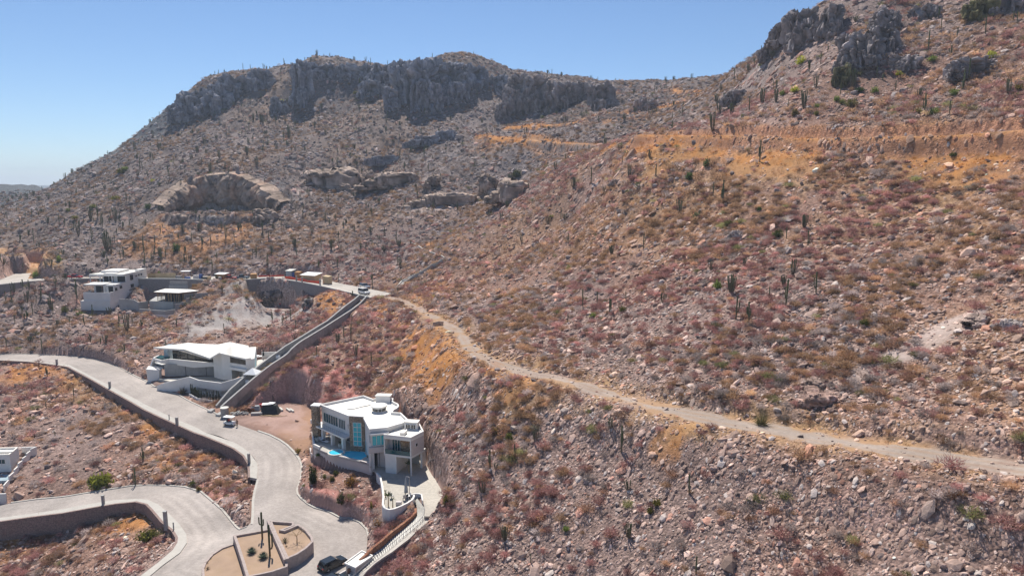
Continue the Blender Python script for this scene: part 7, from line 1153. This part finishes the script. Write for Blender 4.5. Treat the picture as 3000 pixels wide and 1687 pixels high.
CACTI += cs(560,780,4.155,(990,680,130,'a'),(1115,700,110,'a'),(1955,700,110,'p'),(1860,870,110,'p'),(1945,890,150,'p'),(1790,900,100,'c'),(2200,690,50,'c'))+cs(600,940,4.262,(1660,280,140,'c'),(1735,190,100,'p'),(1400,440,130,'p'),(1890,450,180,'c'),(2080,540,150,'p'),(1825,200,170,'p'))
CACTI += cs(0,400,2.862,(690,310,45,'c'),(665,320,30,'p'),(615,345,35,'p'),(1175,290,110,'a'),(1460,240,70,'p'),(1680,600,130,'p'),(760,700,120,'c'),(820,690,120,'a'),(970,710,120,'c'),(1100,640,60,'c'),(660,830,130,'c'),(620,800,90,'p'),(900,960,180,'c'),(930,980,140,'c'),(770,890,130,'p'),(1205,960,130,'p'),(1300,920,90,'a'),(1350,1050,100,'a'),(1610,900,90,'p'),(1695,940,100,'p'),(1765,900,70,'p'),(1895,890,150,'p'),(1555,1060,80,'c'),(1595,1050,80,'c'),(1965,870,70,'p'),(2200,800,100,'a'),(2140,740,70,'p'),(2000,780,60,'c'),(2120,1000,60,'p'),(1780,1120,90,'p'),(1215,1050,130,'p'),(385,1090,70,'c'),(430,1080,60,'c'),(120,1000,60,'p'),(490,1040,60,'c'),(530,1000,60,'c'),(195,1120,60,'p'),(330,930,60,'c'),(860,760,110,'p'),(240,830,50,'c'),(60,780,70,'p'),(590,600,60,'c'),(1060,540,70,'p'))
CACTI += cs(0,740,6.133,(750,780,230,'p'),(480,900,220,'c'),(210,850,170,'p'),(905,900,170,'p'),(955,1100,220,'p'),(1385,870,380,'p'),(1520,1300,180,'p'),(1030,1310,110,'c'),(400,1100,150,'p'),(650,900,130,'p'))+cs(500,130,3.22,(1322,165,45,'c'),(1570,165,45,'p'),(880,245,60,'c'),(905,250,45,'c'),(935,245,35,'c'),(835,250,30,'c'),(815,250,25,'p'),(1050,235,25,'p'),(525,290,35,'p'),(487,300,20,'p'),(660,272,25,'p'),(1285,180,25,'p'),(1105,880,110,'p'),(870,750,80,'c'),(850,740,80,'c'),(780,720,70,'c'),(1265,770,80,'p'),(1180,670,50,'p'),(955,570,70,'p'),(490,660,60,'c'),(320,960,90,'c'))  # one tall stem by the hillside house is a utility pole drawn as cactus
CACTI += cs(1200,150,2.576,(340,50,30,'p'),(420,70,30,'p'),(523,110,30,'p'),(695,165,35,'p'),(720,175,30,'p'),(655,150,20,'p'),(757,185,20,'p'),(2060,490,80,'p'),(1980,520,60,'p'),(2340,470,90,'a'),(2285,600,150,'c'),(2430,490,90,'c'),(1655,950,110,'c'),(1370,1000,120,'p'),(1235,1030,80,'c'),(1860,940,80,'p'),(1605,850,60,'p'),(1810,800,60,'c'),(2365,1140,160,'p'),(2290,1100,100,'p'),(1470,1070,60,'c'),(580,620,50,'c'))+cs(0,960,3.68,(205,850,90,'p'),(500,870,80,'p'),(1140,180,100,'p'),(590,1180,70,'p'),(110,990,60,'c'))+cs(0,1240,3.242,(1360,370,150,'a'),(1288,600,180,'p'),(520,120,60,'p'))
CP3 = hit([(u, v) for u, v, _, _ in CACTI], 640); CN = {'p': 'single stem cardon cactus', 'a': 'many armed cardon cactus', 'c': 'clump of pipe cactus'}
def put_cactus(ty, P, hm, label, g):
    me = CM[ty][int(g.integers(0, len(CM[ty])))]; o = bpy.data.objects.new(me.name.split('.')[0], me); COL.objects.link(o); k = hm/CH[ty]; w = k**.6*(.8 if ty == 'c' else .72); o.scale = (w, w, k); o.location = (P[0], P[1], P[2]-.05); o.rotation_euler = (g.normal(0, .02), g.normal(0, .02), g.uniform(0, 6.28)); return tag(o, label, 'cactus', 'cacti on the hillsides')
for (u, v, hp, ty), P in zip(CACTI, CP3):
    dd = P[1]*CP_-(P[2]-CAM_Z)*SP_; hm = float(np.clip(hp*dd/F_PX, .8, 9)); put_cactus(ty, P, hm, ('tall ' if hm > 4 else 'short ')+CN[ty]+' '+zone_name(P[0], P[1]), g)
x, y, z, r, c, st, D, g = scatter(2600, 200, 620, .9, 6); dens = np.where(x < -40, .75, .25)*np.where(r > 250, 1, .4); ok = (g.random(len(x)) < dens) & (st > .3); x, y, z, r = x[ok], y[ok], z[ok], r[ok]; NC = max(0, 296-len(CACTI))
hm = np.exp(g.normal(.95, .35, len(x))); ty = g.choice(['p', 'a', 'c'], len(x), p=[.5, .2, .3]); o_ = np.argsort(-(hm/r)); x, y, z, r, hm, ty = [q[o_] for q in (x, y, z, r, hm, ty)]
for k in range(min(NC, len(x))): put_cactus(ty[k], (x[k], y[k], z[k]), float(hm[k]), ('tall ' if hm[k] > 4 else 'short ')+CN[ty[k]]+' '+zone_name(x[k], y[k]), g)
vv_, ff_, cc_ = [], [], []; n0 = 0
for k in range(NC, len(x)):
    me = CM[ty[k]][int(g.integers(0, len(CM[ty[k]])))]; co = np.empty(len(me.vertices)*3, np.float32); me.vertices.foreach_get('co', co); co = co.reshape(-1, 3)*np.array([1, 1, hm[k]/CH[ty[k]]])+np.array([x[k], y[k], z[k]]); tc_ = np.empty(len(me.vertices)*4, np.float32); me.attributes['tint'].data.foreach_get('color', tc_); vv_.append(co); cc_.append(tc_.reshape(-1, 4)[:, :3])
    for p in me.polygons: q = [n0+i for i in p.vertices]; ff_ += [(q[0], q[i], q[i+1]) for i in range(1, len(q)-1)]
    n0 += len(co)
if vv_: me = np_mesh('far_cacti', np.concatenate(vv_), np.array(ff_)); tint_attr(me, np.concatenate(cc_)); tag(link('far_cacti', me, mat=M['succulent']), 'cacti too far to tell apart on the mesa', kind='stuff')

# ------------------------------------------------------------------ green and yellow bushes
def bush(name, label, P, w, h, col, cat='bush', n=240, seed=0, leaf=.10, group=None):
    v, f = tuft(900+seed % 7, n, .03, .95, .7, leaf); sc_ = np.array([w/2, w/2, h]); v = v*sc_*np.array([.85, .85, .95]); g2 = np.random.default_rng(seed); cc = np.repeat(np.array(col)[None]*np.exp(g2.normal(0, .35, (len(f), 1))), 3, 0); me = np_mesh(name, v, f); tint_attr(me, np.clip(cc, 0, 1)); me.materials.append(M['twig']); o = link(name, me); o.location = P; o.rotation_euler[2] = seed*1.7; return tag(o, label, cat, group)
YG, GR_, DG = (.42, .43, .05), (.20, .25, .06), (.085, .125, .04)
B = []
def bs(x0, y0, k, lst): B.extend([(x0+a/k, y0+b/k, w/k, h/k, c_, lb) for a, b, w, h, c_, lb in lst])
bs(2100,0,2.862,[(705,540,95,65,YG,'bright yellow green bush high on the right summit slope'),(655,775,85,50,YG,'bright yellow green bush below the highest one on the right summit'),(550,800,55,45,GR_,'round green bush left of the yellow bushes on the right summit'),(655,970,70,60,(.13,.10,.03),'round olive brown bush at the rim of the red cut bank'),(1005,850,60,50,GR_,'green bush left of a paler one above the red cut bank'),(1050,870,60,40,(.17,.18,.05),'pale green bush beside a green one above the red cut bank'),(1130,895,110,70,(.17,.15,.06),'wide olive bush above the red cut bank'),(1325,780,75,50,GR_,'round green bush in the middle of the right summit slope'),(1525,635,65,40,YG,'small yellow green bush under the dark middle outcrops'),(1805,515,90,45,GR_,'flat green bush beside a tall thin cactus on the summit'),(2305,490,95,60,YG,'yellow green bush near the right edge of the summit slope'),(1985,800,80,60,GR_,'green bush left of the long dark ledge foot'),(1680,950,110,45,(.18,.15,.04),'wide yellowish bush left of the armed cactus above the cut bank'),(1820,960,90,60,GR_,'bright green bush right of the armed cactus above the cut bank'),(1200,770,80,40,DG,'dark green bush at the foot of the dense cactus clump'),(840,905,50,35,GR_,'small green bush above the cut bank on the left'),(835,965,50,35,(.17,.16,.04),'small olive bush near the rim of the cut bank'),(115,905,45,40,GR_,'small round green bush on the lower left of the right summit'),(215,985,35,30,(.17,.16,.04),'little yellowish bush above the red cut bank end'),(1980,1310,75,35,(.10,.11,.04),'flat green bush on the orange grass slope'),(2530,760,80,55,(.17,.13,.04),'brownish bush by the right edge above the cut bank'),(365,555,35,25,GR_,'tiny green bush by the skyline cacti')])
bs(1600,500,3.22,[(1350,75,75,60,DG,'dark round bush on the open slope right of a taller one'),(865,160,60,50,DG,'dark green bush beside tan shrubs on the upper open slope'),(1415,460,100,75,(.12,.13,.06),'wide grey green bush in the middle of the open slope'),(1720,525,110,70,(.13,.13,.04),'wide olive bush right of the wide grey green bush'),(1620,1105,85,75,GR_,'bright green bush left of a tall cactus clump'),(2180,625,110,80,(.10,.11,.04),'dark olive bush on the right of the open slope'),(215,940,60,50,GR_,'round green bush on the left of the open slope'),(440,1385,75,50,GR_,'green bush low on the open slope near the gully side'),(720,1330,80,55,(.12,.12,.03),'olive bush above the bend of the dirt track'),(2010,380,50,45,DG,'small dark bush below the orange grass'),(50,440,50,25,GR_,'little green bush at the gully edge')])
bs(1200,150,2.576,[(2245,870,65,60,DG,'dark round bush below the orange fill slope, farther right of two'),(2110,970,60,60,DG,'dark round bush below the orange fill slope, nearer left of two'),(2430,425,40,30,GR_,'small green bush on the left foot of the summit'),(810,950,80,55,(.07,.08,.03),'dark green bush in the rubble above the rock arch'),(1005,515,45,30,(.16,.16,.05),'small olive bush under the rock towers')])
bs(0,400,2.862,[(1015,310,75,45,(.17,.16,.03),'yellow bush high on the left flank of the mesa'),(1050,290,60,40,GR_,'green bush touching the yellow one on the left mesa flank'),(970,530,90,35,(.22,.19,.03),'wide yellow bush on the left mesa flank'),(1285,385,45,30,YG,'small yellow green bush above the tan weathered cliff'),(780,600,60,35,(.16,.17,.03),'yellowish bush among cacti on the left mesa flank'),(630,690,60,30,(.20,.18,.04),'pale yellow bush in the middle of the left flank'),(575,630,55,30,(.15,.16,.04),'olive bush left of the pale yellow one'),(1240,605,55,45,DG,'dark bush at the left foot of the tan weathered cliff'),(495,1050,40,60,GR_,'bright green upright bush near the road junction'),(300,1180,60,60,GR_,'bright green bush on the bank by the road junction'),(1480,960,70,70,DG,'dark bush on the stony ground above the upper road')])
bs(500,130,3.22,[(1050,570,65,45,YG,'bright yellow bush below the left mesa cliffs'),(1740,470,50,30,(.16,.15,.04),'olive yellow bush under the mesa rim band'),(1775,1290,35,40,YG,'small yellow bush by the tan wedge cliff')])
bs(0,1240,3.242,[(960,600,230,130,(.19,.20,.03),'big bright yellow green tree at the edge of the lower left road'),(1400,1110,200,120,(.13,.13,.03),'wide green shrub at the tip of the lower road bend'),(1830,600,60,70,(.12,.13,.03),'green shrub against the pink cut wall beside the lower road'),(1890,650,55,70,(.16,.12,.03),'yellowish shrub at the roadside right of the green one'),(860,560,60,60,(.13,.12,.03),'olive shrub left of the big yellow green tree')])
bs(180,760,5.6,[(310,910,150,60,(.15,.17,.05),'pale green bush at the foot of the white hillside house'),(60,870,120,110,(.13,.13,.04),'olive bush left of the white hillside house'),(1600,235,50,45,GR_,'green bush behind the hoarding on the upper road')])
bs(860,1120,4.3917,[(255,1310,130,280,(.05,.06,.02),'dark tall bush hanging below the left end of the pool wall'),(320,940,90,40,DG,'small dark bush in the planter bed under the pool terrace'),(545,1190,80,70,(.09,.09,.02),'dark olive bush under the pool wall'),(500,1270,90,80,(.10,.09,.025),'olive bush lower under the pool wall'),(400,1240,50,70,(.14,.15,.03),'yellow green cactus like bush under the pool wall'),(745,1330,190,130,(.22,.12,.04),'tan orange dry bush on the bank under the pool wall'),(985,1020,120,100,(.10,.12,.02),'green bush at the right corner of the blue pool'),(60,900,90,60,(.24,.17,.05),'yellow dry bush between the road and the villa terrace')])
bs(980,1380,4.72,[(90,440,130,180,(.07,.075,.03),'dark drooping bush on the red bank above the plaza sidewalk'),(510,530,45,140,(.24,.20,.05),'yellow dry bush on the rocks beside the driveway wall'),(600,760,140,110,(.30,.15,.03),'orange dry bush at the foot of the white curved wall'),(580,1095,50,40,(.24,.16,.05),'small yellow bush beside the top of the box building'),(1540,470,90,150,(.17,.15,.04),'yellowish hedge like bush on the right edge of the driveway')])
bs(2200,900,2.8975,[(90,1000,190,190,(.17,.15,.07),'grey green bare tree beside the dirt track'),(285,960,140,90,(.18,.155,.14),'grey dry bush right of the bare tree beside the track'),(965,150,90,60,(.10,.11,.03),'green bush above the pale rock slab')])
bs(430,960,5.174,[(545,1000,150,140,(.15,.125,.08),'grey leafless tree in front of the white garden wall'),(1355,720,90,90,(.20,.17,.07),'pale yellow shrub in the yard of the angular house'),(1195,770,50,60,(.20,.18,.08),'small pale shrub inside the garden wall')])
bs(1300,1100,2.469,[(475,465,70,55,(.12,.13,.03),'green shrub on the stony slope under the track start'),(375,420,80,55,(.20,.14,.05),'tan shrub left of the green shrub under the track start'),(885,1120,60,40,GR_,'small green tuft low on the stony slope'),(1495,990,60,45,(.12,.11,.03),'olive tuft among the boulders on the right'),(1540,935,80,45,(.15,.13,.03),'yellowish tuft among the boulders on the right')])
BP = hit([(b[0], b[1]) for b in B], 640)
for i, ((u, v, wp, hp, c_, lb), P) in enumerate(zip(B, BP)):
    dd = P[1]*CP_-(P[2]-CAM_Z)*SP_; bush('yellow_bush' if c_ == YG else 'green_bush' if 'tree' not in lb else 'small_tree', lb, tuple(P), wp*dd/F_PX, hp*dd/F_PX*1.05, c_, 'bush' if 'tree' not in lb else 'tree', 260 if wp*dd/F_PX < 4 else 420, i+3, .13 if 'bare' not in lb and 'leafless' not in lb else 0.02)
# ------------------------------------------------------------------ plants of the island and gardens
def isl_pt(F, a, b, z): return at_z(F(a, b), z)
for (a, b), z, h, ty, lb in (((708,600),1.15,4.1,'a','slender cactus with short arms in the sandy middle bed of the island'),((783,770),1.15,4.6,'p','tall brown stemmed cactus leaning by the island wall')):
    P = isl_pt(ZE, a, b, z); g2 = np.random.default_rng(4); st_ = [([(0,0,-.2),(0,0,h*.5),(.02,0,h)], .15)]+([([(0,0,h*.55),(-.3,0,h*.56),(-.38,0,h*.62),(-.38,0,h*.82)], .1),([(0,0,h*.5),(.22,.05,h*.52),(.26,.05,h*.6),(.26,.05,h*.74)], .09)] if ty == 'a' else [([(0,0,h*.22),(.3,0,h*.25),(.4,0,h*.33),(.42,0,h*.72)], .12)])
    me = cactus_mesh('cardon_cactus', st_, 7, (.085, .10, .05), (.20, .11, .06)); o = link('cardon_cactus', me); o.location = P; tag(o, lb, 'cactus')
def agave(P, rr__, n, label, name='agave', col=(.09, .115, .085)):
    t = MB(); random.seed(n+int(P[0]*10)); P = Vector(P)
    for k in range(n): a = 6.283*k/n*2.4; e = .25+1.1*(k/n); d = Vector((math.cos(a)*math.cos(e), math.sin(a)*math.cos(e), math.sin(e))); s_ = Vector((-math.sin(a), math.cos(a), 0))*.05*rr__; t.add([P-s_, P+s_, P+d*rr__*.6+s_*1.2+Vector((0,0,.03)), P+d*rr__, P+d*rr__*.6-s_*1.2+Vector((0,0,.03))], [(0,1,2,3,4)])
    me = bpy.data.meshes.new(name); me.from_pydata([tuple(q) for q in t.v], [], t.f); tint_attr(me, np.tile(np.array(col), (len(t.v), 1))); return tag(link(name, me, mat=M['twig']), label, 'plant')
agave(isl_pt(ZE, 600, 745, 1.15), 1.0, 46, 'round spiky agave on the left in the sandy middle bed'); agave(isl_pt(ZE, 716, 795, 1.15), 1.05, 46, 'round spiky agave on the right in the sandy middle bed'); agave(isl_pt(ZE, 932, 635, 1.55), .8, 20, 'small upright spiky plant in the right bed of the island', col=(.11,.10,.06)); agave(isl_pt(ZE, 885, 448, 1.55), .35, 12, 'tiny brown plant at the back of the island bed', col=(.10,.06,.04))
for k, (a, b, s_) in enumerate(((165,905,.5),(155,845,.35),(190,800,.3),(945,680,.3))): agave(isl_pt(ZE, a, b, .42 if a < 500 else 1.55), s_, 14, ['small dark weed lowest in the left bed of the island','small dark weed in the middle of the left island bed','tiny weed at the upper rim of the left island bed','tiny weed below the upright spiky plant'][k], 'weed', (.10,.075,.05))
def bare_tree(P, h, label, col=(.16,.12,.09)):
    random.seed(9); m = MB(); P = Vector(P); t = thing('bare_tree', label, 'tree', tuple(P)); MB().tube([P-Vector((0,0,.2)), P+Vector((.05,0,h*.25)), P+Vector((0,.05,h*.5))], [.09,.075,.06], 7).build('trunk', M['wood'], t)
    def br(p, d, l, r_, k):
        q = p+d*l; m.tube([p, p.lerp(q, .5)+Vector((random.gauss(0,.05), random.gauss(0,.05), .03)), q], [r_, r_*.8, r_*.55], 4, False)
        if k:
            for _ in range(3): br(q, (d+Vector((random.gauss(0,.6), random.gauss(0,.6), random.gauss(.1,.35)))).normalized(), l*.68, r_*.55, k-1)
    for k in range(5): a = k*1.26; br(P+Vector((0,.05,h*.48)), Vector((math.cos(a), math.sin(a), .5)).normalized(), h*.27, .045, 3)
    m.build('branches', M['wood'], t); return t
bare_tree(isl_pt(ZE, 1050, 640, 1.55), 2.3, 'small bare branched tree in the right bed of the island'); bare_tree(hit([(1450, 1030)])[0]*0+hit([(965, 770)])[0], 3.0, 'leafless tree on the orange grass below the weathered cliff')
def palm(P, h, label, n=13, pot=None):
    P = Vector(P); t = thing('palm' if not pot else 'potted_plant', label, 'plant', tuple(P)); zb = 0
    if pot: MB().tube([P, P+Vector((0,0,.35)), P+Vector((0,0,.8))], [.26,.34,.4], 12).build('pot', M[pot], t); zb = .75
    else: MB().tube([P, P+Vector((.03,0,h*.6))], [.09,.07], 7).build('trunk', M['wood'], t)
    m = MB(); c = P+Vector((0,0,zb if pot else h*.6)); random.seed(int(h*100)+n)
    for k in range(n): a = 6.283*k/n; e = random.uniform(.2, 1.2); d = Vector((math.cos(a)*math.cos(e), math.sin(a)*math.cos(e), math.sin(e))); s_ = Vector((-math.sin(a), math.cos(a), 0))*.09*h*.4; l = h*.42; m.add([c, c+d*l*.5+s_, c+d*l-Vector((0,0,.12*l)), c+d*l*.5-s_], [(0,1,2,3)])
    m.build('fronds', M['green_leaf'], t); return t
palm(V3(ZA, 1285, 1130, 3.85), 2.2, 'small palm by the white carport wall of the villa'); palm(V3(ZA, 1485, 1165, 3.85), 2.6, 'small palm in the shadow by the carport column'); palm(V3(ZA, 300, 760, 4.65), 1.2, 'potted plant on the left curve of the pool terrace', 14, 'concrete_light'); palm(V3(ZA, 600, 835, 4.65), 1.8, 'large potted plant at the end of the villa columns', 16, 'concrete_light'); palm(V3(ZK, 745, 480, 3.85), 2.6, 'bushy green palm on the driveway terrace by the curved wall', 22); palm(V3(ZK, 805, 490, 3.85), 1.8, 'thin upright plant right of the bushy green palm', 6); palm(V3(ZK, 705, 350, 3.85), 1.3, 'small plant by the left wall of the driveway terrace', 9); palm(V3(ZB, 1097, 680, 2.9), 3.0, 'potted cactus like plant by the white column of the angular house', 8, 'white')
pwv = resample(pw, 1.0)
for k in range(24):
    q = pwv[0]+(pwv[-1]-pwv[0])*0; f = k/23*(len(pwv)-1); i0 = int(min(f, len(pwv)-2)); q = pwv[i0]+(pwv[i0+1]-pwv[i0])*(f-i0); random.seed(k); h = random.uniform(1.2, 2.6); me = cactus_mesh('hedge_cactus', [([(0,0,-.6),(0,0,h*.5),(.02,0,h)], .11)]+([([(.2,.1,-.6),(.22,.1,h*.7)], .09)] if k % 2 else []), k, (.05,.06,.035), (.06,.06,.04), 6); o = link('hedge_cactus', me); o.location = (q[0]+.25, q[1]+.7, q[2]-.2); tag(o, 'dark upright cactus in the row along the white garden wall', 'cactus', 'cactus row along the garden wall')
# ------------------------------------------------------------------ desert air: an even thin haze over the whole scene
def haze():
    m = bpy.data.materials.new('haze'); m.use_nodes = True; nt = m.node_tree; nt.nodes.remove(nt.nodes['Principled BSDF']); v = nt.nodes.new('ShaderNodeVolumePrincipled'); v.inputs['Color'].default_value = (.72, .84, 1.0, 1); v.inputs['Density'].default_value = HAZE; v.inputs['Anisotropy'].default_value = .2
    nt.links.new(v.outputs[0], nt.nodes['Material Output'].inputs['Volume']); o = MB().box((-100, 2200, 60), (12000, 7000, 240)).build('haze', m); tag(o, 'thin blue haze in the air', kind='stuff')
HAZE = 0.00018
haze()
